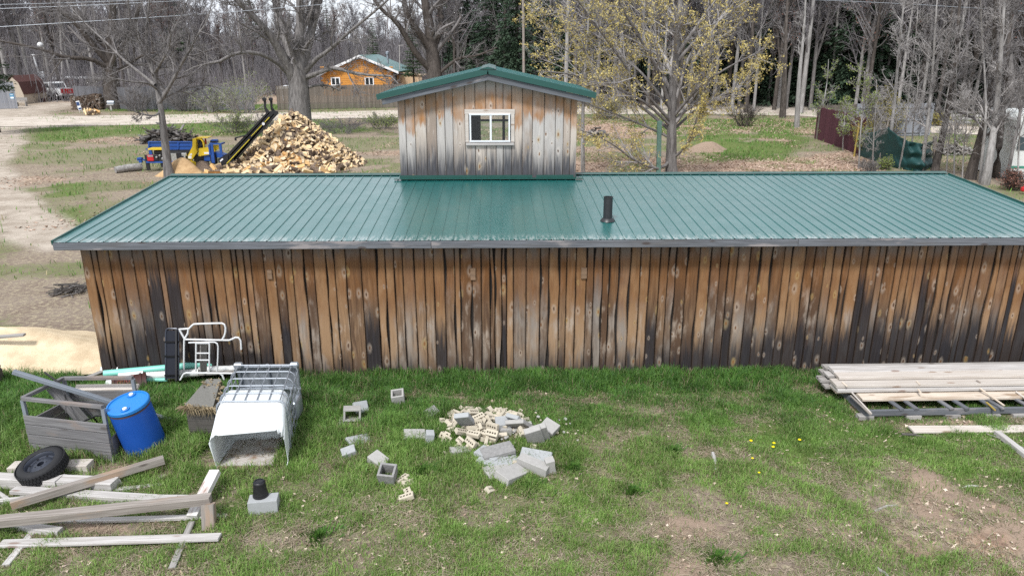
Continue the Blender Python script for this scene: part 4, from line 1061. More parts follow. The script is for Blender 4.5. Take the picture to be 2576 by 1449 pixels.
# lumber stack at the right ---------------------------------------------------------------
GL = 'boards of the lumber stack'
def lx(v, Y, z):                                    # x where a photo column meets depth Y at height z
    d = ray(v, 1000); return CAM.x + d.x / d.y * (Y - CAM.y)
XE = 11.6
def lb(v0, Y, z, w, t, mat, label, dy=.12, roll=0, **k):
    x0 = lx(v0, Y, z); return board('stacked_board', (x0, Y, z), (XE, Y - .015 * (XE - x0) + dy * 1.2, z + .0), w, t, mat, label, 'board', GL, R(roll), warp=.002, **k)
lb(2080, -1.06, .405, .24, .045, 'silver', 'grey topmost board at the wall side of the lumber stack')
lb(2096, -1.27, .385, .22, .05, 'fresh', 'clean pale topmost board of the lumber stack next to the grey one')
lb(2090, -1.42, .325, .28, .05, 'fresh', 'pale board of the second layer showing two dark stickers across it')
lb(2094, -1.46, .265, .28, .05, 'silver', 'pale board of the third layer just above the slats')
lb(2092, -1.40, .205, .26, .035, 'freshdirty', 'short-looking dull board end under the third layer', roll=2)
lb(2161, -1.68, .195, .24, .045, 'freshdirty', 'stained brown-blotched board lying alone lowest on the slats')
lb(2056, -.94, .30, .22, .045, 'grey', 'grey board end jutting out furthest at the back of the stack')
lb(2068, -1.10, .335, .2, .045, 'silver', 'board end under the clean pale top board, set back a hand')
lb(2052, -1.08, .245, .2, .045, 'grey', 'dull grey board end low at the back corner of the stack')
lb(2066, -1.22, .19, .2, .04, 'grey', 'lowest grey board end at the back corner, close to the ground')
lb(2062, -.86, .36, .2, .04, 'grey', 'rearmost grey board of the stack tight by the plank wall')
fy = -2.06
fx0 = lx(2182, fy, .1)
dk = empty('slat_frame', (fx0 + 2, -1.3, 0), 'low grey timber frame of slats on short blocks carrying the lumber stack', 'frame')
board('front_beam', (fx0, fy, .105), (XE, fy + .11, .11), .05, .10, 'fascia', parent=dk, warp=.001)
board('end_beam', (fx0 + .02, fy + .03, .10), (fx0 - .06, -.6, .10), .05, .10, 'fascia', parent=dk)
board('rear_beam', (fx0 - .05, -.62, .10), (XE, -.5, .10), .05, .10, 'grey', parent=dk)
for i, v in enumerate((2263, 2301, 2389, 2428, 2498, 2517, 2590, 2618, 2650)):
    x = lx(v + 10, fy, .15); board('slat', (x, fy - .02, .168), (x - .16, -.7, .165), .075, .03, 'fascia', parent=dk)
for i, v in enumerate((2170, 2290, 2390, 2490, 2560)):
    x = lx(v + 16, fy, .1); board('block', (x - .12, fy + .03, .025), (x + .12, fy + .03, .025), .12, .07, 'grey', parent=dk)
def stick(v0, y0, z0, v1, y1, z1, w, t, mat, label):
    a, c = gp(v0, y0, z0), gp(v1, y1, z1); board('sticker_lath', a, c, w, t, mat, label, 'lath', 'thin laths on the lumber stack')
stick(2138, 982, .24, 2192, 1040, .19, .028, .02, 'fresh', 'thin pale lath slanting down over the frame corner')
stick(2140, 995, .21, 2190, 1043, .175, .028, .02, 'brownpost', 'brown lath lying beside the pale one on the frame corner')
stick(2466, 977, .29, 2526, 1020, .20, .03, .02, 'freshdirty', 'lath slanting out over the stained lowest board')
stick(2119, 961, .36, 2131, 972, .355, .03, .018, 'freshdirty', 'short lath end between the top two layers, near the stack end')
stick(2306, 959, .36, 2314, 967, .355, .03, .018, 'freshdirty', 'short lath end between the top two layers, at mid stack')
stick(2457, 957, .36, 2466, 963, .355, .03, .018, 'brownpost', 'darker lath end between the top two layers, far along the stack')
stick(2310, 979, .30, 2317, 989, .295, .03, .018, 'freshdirty', 'short lath end on the third layer at mid stack')
stick(2482, 1012, .19, 2503, 1031, .185, .03, .02, 'stake_yellow', 'yellow lath lying among the slats')
stick(2556, 985, .24, 2590, 1010, .2, .03, .02, 'fresh', 'pale lath crossing the stained board at the picture edge')
board('plank', gp(2292, 1080, .02), gp(2700, 1078, .03), .20, .03, 'fresh', 'long pale board lying on the ground in front of the slat frame', 'board', None, 0, warp=.004)
board('timber', gp(2508, 1088, .05), gp(2610, 1168, .05), .09, .07, 'silver', 'weathered square timber lying slantwise in the leaves in front of the lumber', 'beam', None)
for i, (a, c, r, mt_, lab) in enumerate([((2268, 1092), (2332, 1102), .022, 'dark_wood', 'dark rotten stick beside the long ground board'), ((2200, 1285), (2258, 1270), .018, 'grey', 'bleached stick on the bare dirt patch'),
        ((2410, 1232), (2462, 1222), .022, 'silver', 'short pale stick on the leafy bank'), ((2520, 1300), (2590, 1370), .014, 'grey', 'thin grey stick slanting across the red soil'),
        ((2625, 1150), (2480, 1090), .008, 'grey', 'thin twig by the slanting timber'), ((1793, 1140), (1800, 1188), .03, 'silver', 'splintered pale wood chip lying alone in the lawn'), ((2205, 1428), (2250, 1470), .02, 'grey', 'grey twig fragment at the front edge of the lawn'), ((2440, 1045), (2560, 1035), .035, 'dark_wood', 'dark pole lying under the slat frame')]):
    pa, pb = gp(a[0], a[1], .02), gp(c[0], c[1], .03); mid = (pa + pb) / 2 + Vector((.02, .03, .01))
    b = MB(); b.tube([pa, mid, pb], [r, r * .9, r * .5], 7); o = b.build('stick', M[mt_], smooth=True, loc=tuple(mid)); tag(o, lab, 'stick', 'loose sticks')
# ------------------------------------------------------------------ TREES
def bark_mat(name, lo, hi, sc=1.0):
    t = NT(name); v = t.obj(); n = t.noise(t.scale(v, (9 * sc, 9 * sc, 1.6 * sc)), 1.0, 5, .65, .3); p = t.noise(v, .7, 3, .6)
    b = t.mix(t.mr(n, .3, .7), lo, hi); b = t.mix(t.mr(p, .55, .75, 0, .4), b, [c * 1.25 for c in hi])
    b = t.mix(t.m2('MULTIPLY', t.rnd(), .25), b, lo)
    return t.finish(b, .9, .15, n, .8, .03)
M['bark'] = bark_mat('grey_brown_bark', (.09, .083, .08), (.24, .225, .218))
M['bark_dark'] = bark_mat('dark_brown_bark', (.045, .038, .034), (.125, .108, .097))
M['bark_pale'] = bark_mat('pale_grey_bark', (.19, .18, .172), (.38, .365, .355))
M['twig'] = bark_mat('grey_twigs', (.12, .11, .108), (.25, .235, .232))
M['twig_pale'] = bark_mat('pale_grey_twigs', (.215, .20, .195), (.41, .39, .38))
M['twig_far'] = bark_mat('distant_purple_grey_twigs', (.145, .135, .142), (.255, .24, .25))
def leaf_mat(name, a, b_, trans=.3):
    t = NT(name); v = t.pos(); n = t.noise(v, 2.5, 3, .6); w = t.n('ShaderNodeTexWhiteNoise', None, Vector=t.scale(v, (7, 7, 7))).outputs['Value']
    c = t.mix(t.m2('ADD', t.m2('MULTIPLY', n, .7), t.m2('MULTIPLY', w, .3)), a, b_)
    return t.finish(c, .65, .25, None, Subsurface_Weight=0.0)
M['bud_yellow'] = leaf_mat('yellow_green_young_leaves', (.33, .27, .075), (.56, .46, .18))
M['bud_green'] = leaf_mat('fresh_green_buds', (.10, .15, .035), (.25, .29, .08))
M['bud_olive'] = leaf_mat('olive_young_leaves', (.16, .14, .03), (.32, .27, .07))
M['bud_red'] = leaf_mat('red_brown_buds', (.13, .06, .045), (.24, .12, .09))
M['needle'] = leaf_mat('dark_spruce_needles', (.022, .044, .027), (.068, .105, .062))
M['needle2'] = leaf_mat('pine_needles', (.02, .045, .018), (.06, .10, .04))

def nrmz(a): return a / (np.linalg.norm(a, axis=-1, keepdims=True) + 1e-9)
def resample(pts, rad, K):
    pts = np.array(pts, float); rad = np.array(rad, float)
    d = np.r_[0, np.cumsum(np.linalg.norm(np.diff(pts, axis=0), axis=1))]; d /= d[-1]
    q = np.linspace(0, 1, K); m = len(pts)
    i = np.clip(np.searchsorted(d, q, 'right') - 1, 0, m - 2); f = ((q - d[i]) / (d[i + 1] - d[i] + 1e-9))[:, None]
    p0 = pts[np.clip(i - 1, 0, m - 1)]; p1 = pts[i]; p2 = pts[i + 1]; p3 = pts[np.clip(i + 2, 0, m - 1)]
    out = .5 * (2 * p1 + (p2 - p0) * f + (2 * p0 - 5 * p1 + 4 * p2 - p3) * f ** 2 + (3 * p1 - p0 - 3 * p2 + p3) * f ** 3)
    return out, np.interp(q, d, rad)
def sprout(g, P, Rr, n, t0, t1, lr, a0, a1, K, upb=.05, wob=.12, rs=.62, rmin=.006, end=.3, shrink=.6):
    N, Kp, _ = P.shape
    idx = np.repeat(np.arange(N), n); t = g.uniform(t0, t1, N * n)
    f = t * (Kp - 1); i = np.clip(f.astype(int), 0, Kp - 2); w = (f - i)[:, None]
    p0 = P[idx, i] * (1 - w) + P[idx, i + 1] * w; tn = nrmz(P[idx, i + 1] - P[idx, i])
    r0 = (Rr[idx, i] * (1 - w[:, 0]) + Rr[idx, i + 1] * w[:, 0])
    L = np.linalg.norm(np.diff(P, axis=1), axis=2).sum(1)[idx] * lr * g.uniform(.55, 1.2, N * n) * (1.15 - shrink * t)
    perp = nrmz(np.cross(tn, g.normal(size=(N * n, 3)))); a = g.uniform(a0, a1, N * n)[:, None]
    d = tn * np.cos(a) + perp * np.sin(a)
    pts = [p0]; u = np.array([0, 0, 1.0])
    for k in range(K - 1):
        d = nrmz(d + g.normal(size=d.shape) * wob + u * upb); pts.append(pts[-1] + d * (L / (K - 1))[:, None])
    r = np.maximum(r0 * rs, rmin)[:, None] * np.linspace(1, end, K)[None, :]
    return np.stack(pts, 1), np.maximum(r, rmin * .6)
def tubes(P, Rr, sides):
    N, K, _ = P.shape
    T = np.empty_like(P); T[:, 1:-1] = P[:, 2:] - P[:, :-2]; T[:, 0] = P[:, 1] - P[:, 0]; T[:, -1] = P[:, -1] - P[:, -2]; T = nrmz(T)
    ref = np.where(np.abs(T[:, :1, 2:3]) > .9, np.array([1.0, 0, 0]), np.array([0, 0, 1.0])); ref = np.broadcast_to(ref, T.shape)
    U = nrmz(np.cross(T, ref)); W = np.cross(T, U)
    a = np.arange(sides) * 2 * np.pi / sides
    V = P[:, :, None] + (U[:, :, None] * np.cos(a)[None, None, :, None] + W[:, :, None] * np.sin(a)[None, None, :, None]) * Rr[:, :, None, None]
    base = (np.arange(N)[:, None, None] * K + np.arange(K - 1)[None, :, None]) * sides; s = np.arange(sides)[None, None, :]; s2 = (s + 1) % sides
    Q = np.stack([base + s, base + s2, base + sides + s2, base + sides + s], -1).reshape(-1, 4)
    return V.reshape(-1, 3), Q
def join(parts):
    V = []; Q = []; o = 0
    for v, q in parts: V.append(v); Q.append(q + o); o += len(v)
    return np.concatenate(V), np.concatenate(Q)
def leaf_quads(g, P, per, size, spread, t0=.4):
    N, K, _ = P.shape
    idx = np.repeat(np.arange(N), per); f = g.uniform(t0, 1, len(idx)) * (K - 1); i = np.clip(f.astype(int), 0, K - 2); w = (f - i)[:, None]
    c = P[idx, i] * (1 - w) + P[idx, i + 1] * w + g.normal(size=(len(idx), 3)) * spread
    a = nrmz(g.normal(size=c.shape)); b = nrmz(np.cross(a, g.normal(size=c.shape))); s = (size * g.uniform(.5, 1.4, len(idx)))[:, None]
    V = np.stack([c - a * s, c + b * s * .45, c + a * s, c - b * s * .45], 1).reshape(-1, 3)
    return V, np.arange(len(idx) * 4).reshape(-1, 4)

def grow(g, stems, spec, rmin, sides=(10, 5, 4, 3, 3)):
    """stems: list of (points, radii, weight). spec: list of per-level dicts. Returns trunk tubes, crown tubes, twig polylines"""
    K = 12
    P = np.stack([resample(p, r, K)[0] for p, r in stems]); Rr = np.stack([resample(p, r, K)[1] for p, r in stems])
    trunk = [tubes(P, Rr, sides[0])]; crown = []; cur = (P, Rr)
    tips = P
    for li, s in enumerate(spec):
        s = dict(s); own = s.pop('own', False); base = s.pop('base', None)
        src = cur if base is None else base
        cur = sprout(g, *src, rmin=rmin, **s)
        (trunk if own else crown).append(tubes(*cur, sides[min(li + 1, len(sides) - 1)])); tips = cur[0]
    return trunk, crown, tips
def put_tree(name, loc, trunk, crown, tips, g, tm, cm, label, cat='tree', group=None, leaves=None):
    root = empty(name, tuple(loc), label, cat, group)
    l = np.array(loc)
    v, q = join(trunk); mobj('trunk', np_mesh('trunk', v - l, q, None, [M[tm]], None, True), root)
    v, q = join(crown); mobj('crown', np_mesh('crown', v - l, q, None, [M[cm]], None, False), root)
    if leaves:
        mt_, per, size, spr = leaves; v, q = leaf_quads(g, tips[g.random(len(tips)) < .6] if name == 'budding_tree' else tips, per, size, spr, .75 if name == 'budding_tree' else .4)
        mobj('foliage', np_mesh('foliage', v - l, q, None, [M[mt_]], None, False), root)
    return root
def vstem(pts, Y, wpx, offs=None, z0=None):
    """a stem through photo points at depth Y; widths in photo units; offs adds depth for roundness"""
    P = []; Rr = []
    for k, (x, y) in enumerate(pts):
        o = 0 if offs is None else offs[k]; p = wp(x, y, Y + o); P.append(tuple(p)); w = wpx[k] if isinstance(wpx, (list, tuple)) else wpx
        Rr.append(w * pxm(p) / 2)
    return P, Rr

def base_y(vx, vy): return gp(vx, vy).y
# small bare tree in front of the firewood machine
g = np.random.default_rng(101); Y = base_y(425, 447); loc = gp(425, 447)
stems = [vstem([(427, 452), (424, 440), (412, 330), (403, 262), (390, 200), (375, 150), (368, 100), (372, 40), (380, -40)], Y, [29, 22, 17, 13.5, 11, 9, 7, 5, 2], [0, 0, 0, 0, .3, .5, .3, 0, -.3]),
         vstem([(398, 262), (420, 230), (455, 165), (475, 130), (500, 85), (520, 55), (535, 0)], Y, [11, 9, 7, 6, 4, 3, 2], [0, -.2, -.6, -1, -1.2, -1.3, -1.3]),
         vstem([(391, 215), (360, 190), (310, 150), (270, 110), (215, 60), (170, 10)], Y, [9, 7, 6, 5, 3, 2], [0, .5, .9, 1.3, 1.7, 2]),
         vstem([(405, 280), (385, 292), (340, 282), (322, 265)], Y, [6, 5, 3, 2], [0, -.4, -.8, -.8]),
         vstem([(400, 255), (430, 238), (475, 222), (520, 215), (560, 225)], Y, [7, 5, 4, 3, 1.5], [0, .8, 1.4, 2, 2.4]),
         vstem([(378, 160), (350, 110), (330, 60), (322, 0), (318, -40)], Y, [8, 6, 4, 3, 2], [.4, 0, -.4, -.9, -1.2]),
         vstem([(376, 150), (410, 120), (445, 60), (470, 10), (480, -40)], Y, [7, 6, 4, 3, 2], [.5, .9, 1.3, 1.6, 2]),
         vstem([(395, 225), (370, 210), (320, 205), (270, 195), (230, 200)], Y, [6, 5, 4, 2, 1.5], [0, -.8, -1.5, -2, -2.4]),
         vstem([(385, 190), (410, 150), (425, 120), (430, 80)], Y, [7, 5, 4, 2], [.2, -.8, -1.6, -2.2])]
tr, crn, tips = grow(g, stems, [dict(n=11, t0=.25, t1=.98, lr=.42, a0=.5, a1=1.15, K=6, upb=.02, wob=.14), dict(n=8, t0=.2, t1=1, lr=.5, a0=.4, a1=1.1, K=5, wob=.15), dict(n=8, t0=.15, t1=1, lr=.55, a0=.4, a1=1.1, K=4, wob=.18)], .0075, (12, 5, 3, 3))
put_tree('bare_tree', loc, tr, crn, tips, g, 'bark', 'twig', 'small leafless tree with a spreading crown, standing in front of the blue and yellow machine')

# big maple behind the firewood heap
g = np.random.default_rng(102); Y = base_y(755, 330); loc = gp(755, 330)
stems = [vstem([(757, 335), (756, 318), (753, 250), (750, 190), (752, 120), (755, 60), (752, -60)], Y, [70, 58, 52, 48, 24, 20, 14]),
         vstem([(744, 215), (725, 170), (690, 105), (650, 55), (600, 5), (560, -40)], Y, [30, 26, 20, 16, 13, 10], [0, -.5, -1.3, -2, -2.8, -3.3]),
         vstem([(746, 200), (730, 130), (705, 60), (690, -40)], Y, [26, 22, 18, 14], [0, .8, 1.6, 2.6]),
         vstem([(752, 195), (770, 130), (785, 70), (812, -50)], Y, [28, 23, 20, 15], [0, .6, 1, 1.6]),
         vstem([(765, 185), (795, 150), (830, 125), (880, 80), (930, 40), (1000, -20)], Y, [14, 11, 9, 7, 6, 4], [0, -.7, -1.4, -2.2, -3, -4]),
         vstem([(737, 200), (705, 165), (665, 140), (620, 132), (580, 140), (545, 158), (500, 165), (460, 185)], Y, [14, 11, 10, 9, 8, 6, 4, 2], [0, -1, -2, -3, -4, -4.6, -5, -5.4]),
         vstem([(772, 195), (800, 185), (840, 172), (880, 182), (930, 190), (985, 193), (1003, 212)], Y, [13, 11, 10, 8, 6, 5, 2], [0, -1.2, -2.5, -3.5, -4.6, -5.6, -6]),
         vstem([(775, 220), (800, 215), (830, 217), (858, 230)], Y, [8, 6, 4, 2], [0, .5, 1, 1.2])]
tr, crn, tips = grow(g, stems, [dict(n=10, t0=.3, t1=.98, lr=.38, a0=.4, a1=1.0, K=7, wob=.13, rs=.4), dict(n=8, t0=.2, t1=1, lr=.48, a0=.4, a1=1.1, K=5, wob=.15, rs=.5), dict(n=9, t0=.15, t1=1, lr=.5, a0=.4, a1=1.1, K=4, wob=.17)], .0125, (14, 6, 4, 3))
put_tree('maple_tree', loc, tr, crn, tips, g, 'bark', 'twig', 'huge bare maple with several thick upright limbs rising behind the firewood heap')

# dark tree by the fence behind the wood stack, long limbs reaching left
g = np.random.default_rng(103); Y = base_y(285, 275); loc = gp(285, 275)
stems = [vstem([(287, 282), (284, 250), (278, 190), (276, 130), (282, 60), (285, -50)], Y, [54, 44, 36, 26, 18, 12]),
         vstem([(282, 170), (240, 120), (190, 60), (140, 20), (80, -30)], Y, [18, 15, 11, 8, 6], [0, -1, -2, -3, -4]),
         vstem([(280, 180), (230, 150), (165, 145), (120, 130), (60, 115), (-20, 100)], Y, [13, 11, 9, 7, 6, 4], [0, -1.5, -3, -4, -5, -6]),
         vstem([(278, 130), (220, 70), (180, 10), (150, -40)], Y, [12, 9, 7, 5], [0, 1, 2, 3]),
         vstem([(282, 150), (320, 100), (345, 40), (360, -40)], Y, [13, 10, 8, 6], [0, 1, 2, 3]),
         vstem([(282, 185), (320, 165), (360, 140), (400, 130)], Y, [9, 7, 5, 3], [0, -1, -2, -3])]
tr, crn, tips = grow(g, stems, [dict(n=11, t0=.25, t1=.98, lr=.42, a0=.4, a1=1.1, K=7, wob=.13, rs=.45), dict(n=8, t0=.2, t1=1, lr=.5, a0=.4, a1=1.1, K=5, wob=.15, rs=.5), dict(n=9, t0=.15, t1=1, lr=.5, a0=.4, a1=1.1, K=4, wob=.17)], .014, (12, 6, 4, 3))
put_tree('dark_tree', loc, tr, crn, tips, g, 'bark_dark', 'twig', 'dark bare tree by the mailbox whose long limbs reach over the pickup truck')

# tree behind the lookout
g = np.random.default_rng(104); Y = base_y(1098, 262); loc = gp(1098, 262)
stems = [vstem([(1098, 268), (1097, 230), (1090, 160), (1085, 100), (1075, 40), (1060, -50)], Y, [48, 42, 36, 28, 22, 16]),
         vstem([(1088, 180), (1050, 140), (1000, 60), (960, 25), (920, -30)], Y, [18, 15, 12, 9, 7], [0, -1, -2.4, -3.4, -4.4]),
         vstem([(1086, 130), (1060, 90), (1030, 45), (1005, -40)], Y, [20, 17, 13, 10], [0, -.6, -1.2, -2]),
         vstem([(1092, 120), (1110, 60), (1105, 10), (1120, -50)], Y, [18, 15, 12, 9], [0, .6, 1.2, 1.8]),
         vstem([(1100, 190), (1150, 150), (1200, 140), (1250, 120)], Y, [9, 7, 5, 3], [0, -.6, -1.2, -1.8])]
tr, crn, tips = grow(g, stems, [dict(n=10, t0=.25, t1=.98, lr=.42, a0=.4, a1=1.1, K=7, wob=.13, rs=.45), dict(n=8, t0=.2, t1=1, lr=.5, a0=.4, a1=1.1, K=5, wob=.15, rs=.5), dict(n=8, t0=.15, t1=1, lr=.5, a0=.4, a1=1.1, K=4, wob=.17)], .014, (12, 6, 4, 3))
put_tree('dark_tree', loc, tr, crn, tips, g, 'bark_dark', 'twig', 'dark forked tree rising between the log house and the roof of the lookout')

# budding tree right of the lookout
g = np.random.default_rng(105); Y = base_y(1690, 447); loc = gp(1690, 447)
stems = [vstem([(1690, 452), (1688, 430), (1690, 330), (1692, 250), (1700, 170), (1706, 90), (1712, 0), (1718, -60)], Y, [36, 30, 24, 21, 19, 16, 12, 10]),
         vstem([(1690, 290), (1670, 220), (1640, 150), (1600, 80), (1560, 10), (1540, -50)], Y, [12, 10, 8, 6, 5, 4], [0, -.4, -1, -1.5, -2, -2.4]),
         vstem([(1692, 260), (1730, 180), (1780, 100), (1820, 30), (1850, -40)], Y, [12, 9, 7, 5, 4], [0, .6, 1.2, 1.8, 2.2]),
         vstem([(1688, 330), (1640, 290), (1570, 235), (1500, 180), (1430, 130), (1385, 110)], Y, [10, 8, 6, 5, 3, 2], [0, .5, 1, 1.5, 2, 2.4]),
         vstem([(1694, 250), (1660, 160), (1650, 80), (1660, -30)], Y, [10, 8, 6, 4], [0, .8, 1.6, 2.4]),
         vstem([(1690, 300), (1740, 240), (1800, 190), (1870, 150), (1920, 130)], Y, [9, 7, 5, 3, 2], [0, -.8, -1.6, -2.2, -2.8]),
         vstem([(1686, 400), (1660, 425), (1600, 405), (1550, 370), (1500, 340), (1465, 330)], Y, [9, 8, 6, 4, 3, 2], [0, -.5, -1, -1.5, -2, -2.4]),
         vstem([(1690, 400), (1715, 380), (1740, 340), (1752, 300), (1770, 270)], Y, [8, 6, 5, 3, 2], [0, -.4, -.8, -1, -1.2]),
         vstem([(1691, 310), (1620, 230), (1540, 120), (1480, 40), (1440, -20)], Y, [9, 7, 5, 4, 3], [0, -1, -2, -2.6, -3.2]),
         vstem([(1691, 330), (1760, 270), (1830, 235), (1890, 215)], Y, [8, 6, 4, 2], [0, .8, 1.5, 2.2]),
         vstem([(1690, 320), (1610, 250), (1500, 205), (1420, 185), (1350, 180)], Y, [8, 6, 5, 4, 2], [0, -.8, -1.6, -2.2, -2.6]),
         vstem([(1691, 280), (1600, 170), (1500, 90), (1420, 40), (1360, 20)], Y, [8, 6, 5, 4, 2], [0, .8, 1.6, 2.2, 2.6]),
         vstem([(1690, 350), (1650, 330), (1580, 300), (1500, 270), (1440, 250)], Y, [7, 6, 4, 3, 2], [0, .3, .6, .8, 1])]
tr, crn, tips = grow(g, stems, [dict(n=12, t0=.2, t1=.98, lr=.40, a0=.35, a1=.95, K=6, wob=.11, upb=.04), dict(n=9, t0=.12, t1=1, lr=.5, a0=.4, a1=1.0, K=5, wob=.13), dict(n=5, t0=.2, t1=1, lr=.55, a0=.4, a1=1.0, K=4, wob=.15)], .0062, (12, 5, 3, 3))
put_tree('budding_tree', loc, tr, crn, tips, g, 'bark', 'twig_pale', 'spreading tree full of small yellow-green spring leaves, beside the green post', leaves=('bud_yellow', 6, .046, .06))

# slender bare trees at the right -------------------------------------------------------
def slender(name, bx, by, pts, w0, seed, label, tm='bark', cm='twig', n1=12, lr=.16, group=None, rm=.006, leaves=None, a=(.5, 1.1), lev=3, t0=.2):
    rm = rm * 1.5
    g = np.random.default_rng(seed); Y = base_y(bx, by); n = len(pts) + 1
    ws = [w0 * (1.15 if k == 0 else 1 - .72 * (k / (n - 1)) ** 1.3) for k in range(n)]
    st = [vstem([(bx, by)] + pts, Y, ws, [g.normal() * .3 * (k > 0) for k in range(n)])]
    n1 = int(n1 * 1.3)
    spec = [dict(n=n1, t0=t0, t1=.98, lr=lr, a0=a[0], a1=a[1], K=7, wob=.12, rs=.42, upb=.05), dict(n=9, t0=.15, t1=1, lr=.5, a0=.4, a1=1.0, K=5, wob=.15, rs=.55)]
    if lev > 2: spec.append(dict(n=6, t0=.15, t1=1, lr=.55, a0=.4, a1=1.1, K=4, wob=.17))
    tr, crn, tips = grow(g, st, spec, rm, (10, 5, 3, 3))
    return put_tree(name, gp(bx, by), tr, crn, tips, g, tm, cm, label, 'tree', group, leaves)
slender('thin_tree', 1968, 296, [(1972, 240), (1975, 150), (1978, 60), (1984, -60)], 15, 201, 'dark straight tree trunk at the roadside, paired with a paler leaning one', 'bark_dark', n1=9, lr=.13, t0=.45)
slender('thin_tree', 2004, 322, [(2008, 240), (2014, 160), (2022, 80), (2030, -60)], 12, 202, 'pale grey tree trunk at the roadside leaning slightly away from its dark neighbour', 'bark_pale', 'twig_pale', n1=9, lr=.13, t0=.35)
slender('thin_tree', 2113, 268, [(2122, 200), (2138, 120), (2146, 60), (2154, -50)], 17, 203, 'bent grey tree behind the fence corner of maroon and grey boards', 'bark', n1=10, lr=.16, t0=.3)
slender('thin_tree', 2022, 270, [(2026, 180), (2034, 120), (2048, 40), (2060, -50)], 16, 204, 'grey tree across the road behind the pale leaning one', 'bark', n1=9, lr=.2, t0=.3)
slender('thin_tree', 2350, 436, [(2372, 340), (2390, 250), (2405, 150), (2410, 60), (2420, -50)], 17, 205, 'dark leaning tree at the end of the green tarp', 'bark_dark', n1=16, lr=.2, lev=3)
slender('thin_tree', 2230, 408, [(2242, 330), (2252, 240), (2262, 120), (2275, 0), (2285, -50)], 9, 206, 'slim grey tree growing through the middle of the green tarp', 'bark_pale', 'twig_pale', n1=16, lr=.2, lev=3)
slender('thin_tree', 2318, 432, [(2330, 340), (2342, 230), (2350, 120), (2356, 20), (2362, -50)], 9, 207, 'slim pale tree standing before the end of the green tarp', 'bark_pale', 'twig_pale', n1=16, lr=.2, lev=3)
slender('thin_tree', 2262, 425, [(2275, 360), (2280, 300), (2290, 200), (2305, 80), (2310, 0)], 5, 208, 'very thin sapling in front of the green tarp folds', 'bark_pale', 'twig_pale', n1=14, lr=.24, lev=3)
slender('thin_tree', 2441, 452, [(2452, 400), (2470, 340), (2490, 240), (2500, 120), (2505, -50)], 25, 209, 'thick dark trunk just beyond the right end of the green roof', 'bark_dark', n1=16, lr=.2, lev=3)
slender('thin_tree', 2478, 466, [(2490, 400), (2500, 330), (2510, 240), (2520, 100), (2530, -50)], 20, 210, 'pale forked trunk beside the thick dark trunk at the roof end', 'bark_pale', 'twig_pale', n1=18, lr=.22, lev=3)
slender('thin_tree', 2466, 460, [(2472, 380), (2480, 300), (2478, 200), (2470, 80), (2465, -50)], 8, 211, 'thin pale stem squeezed between the dark and the forked trunk', 'bark_pale', 'twig_pale', n1=16, lr=.22, lev=3)
slender('thin_tree', 2505, 448, [(2512, 380), (2522, 290), (2532, 180), (2542, 60), (2550, -50)], 17, 212, 'broad brown trunk in front of the white trailer home', 'bark_dark', n1=16, lr=.22, lev=3)
slender('thin_tree', 2530, 470, [(2545, 390), (2560, 320), (2572, 240), (2585, 120), (2590, -50)], 9, 213, 'thin dark stem crossing the white trailer home', 'bark', n1=14, lr=.22, lev=3)
slender('thin_tree', 2545, 330, [(2548, 250), (2540, 150), (2535, 60), (2530, -60)], 20, 214, 'grey roadside tree rising above the white trailer home', 'bark', n1=16, lr=.25, lev=3)
slender('thin_tree', 2310, 250, [(2314, 180), (2320, 100), (2326, 0), (2330, -60)], 13, 215, 'grey tree on the far bank above the grey fence end', 'bark', n1=12, lr=.2, lev=3)
slender('thin_tree', 2236, 262, [(2238, 200), (2244, 120), (2250, 40), (2252, -60)], 9, 216, 'thin grey tree directly behind the grey fence', 'bark_pale', 'twig_pale', n1=12, lr=.2, lev=3)
slender('thin_tree', 2420, 290, [(2424, 230), (2432, 150), (2436, 60), (2440, -60)], 12, 217, 'grey tree beside the rocks on the far bank', 'bark', n1=14, lr=.22, lev=3)
slender('thin_tree', 1467, 440, [(1466, 380), (1466, 300), (1468, 240), (1474, 150), (1480, 60), (1488, -50)], 11, 218, 'straight slim tree close beside the wall of the lookout', 'bark_pale', 'twig_pale', n1=10, lr=.16, t0=.4, lev=3, leaves=('bud_olive', 1, .06, .05))
slender('thin_tree', 1555, 280, [(1557, 200), (1562, 120), (1566, 40), (1570, -50)], 11, 219, 'grey tree on the far side of the road behind the budding crown', 'bark', n1=14, lr=.22, lev=3, leaves=('bud_olive', 1, .09, .1))
slender('thin_tree', 1830, 262, [(1834, 180), (1840, 100), (1846, 20), (1850, -50)], 12, 220, 'tall grey tree between the budding tree and the roadside pair', 'bark', n1=12, lr=.2, lev=3)
slender('thin_tree', 1898, 256, [(1900, 180), (1906, 100), (1908, 20), (1912, -50)], 10, 221, 'slim grey tree just beside the white marker post', 'bark_pale', 'twig_pale', n1=10, lr=.2, lev=3)
for i, (x, y, y1, w) in enumerate([(2160, 425, 180, 3.5), (2195, 420, 200, 4), (2290, 426, 130, 4), (2205, 400, 240, 3), (2062, 350, 150, 4), (2120, 380, 240, 3), (2380, 440, 200, 3.5), (2400, 445, 120, 4), (2420, 455, 230, 3.5), (2560, 465, 200, 4.5)]):
    gg = random.Random(i + 50); sx = gg.uniform(6, 24)
    slender('sapling', x, y, [(x + sx * .3, y - (y - y1) * .35), (x + sx * .8, y - (y - y1) * .7), (x + sx, y1)], w, 300 + i, 'thin bare sapling in the thicket around the green tarp', 'bark_pale', 'twig_pale', n1=14, lr=.26, group='saplings around the tarp', rm=.005, leaves=('bud_green', 1, .05, .05) if i in (0, 4, 5) else None)

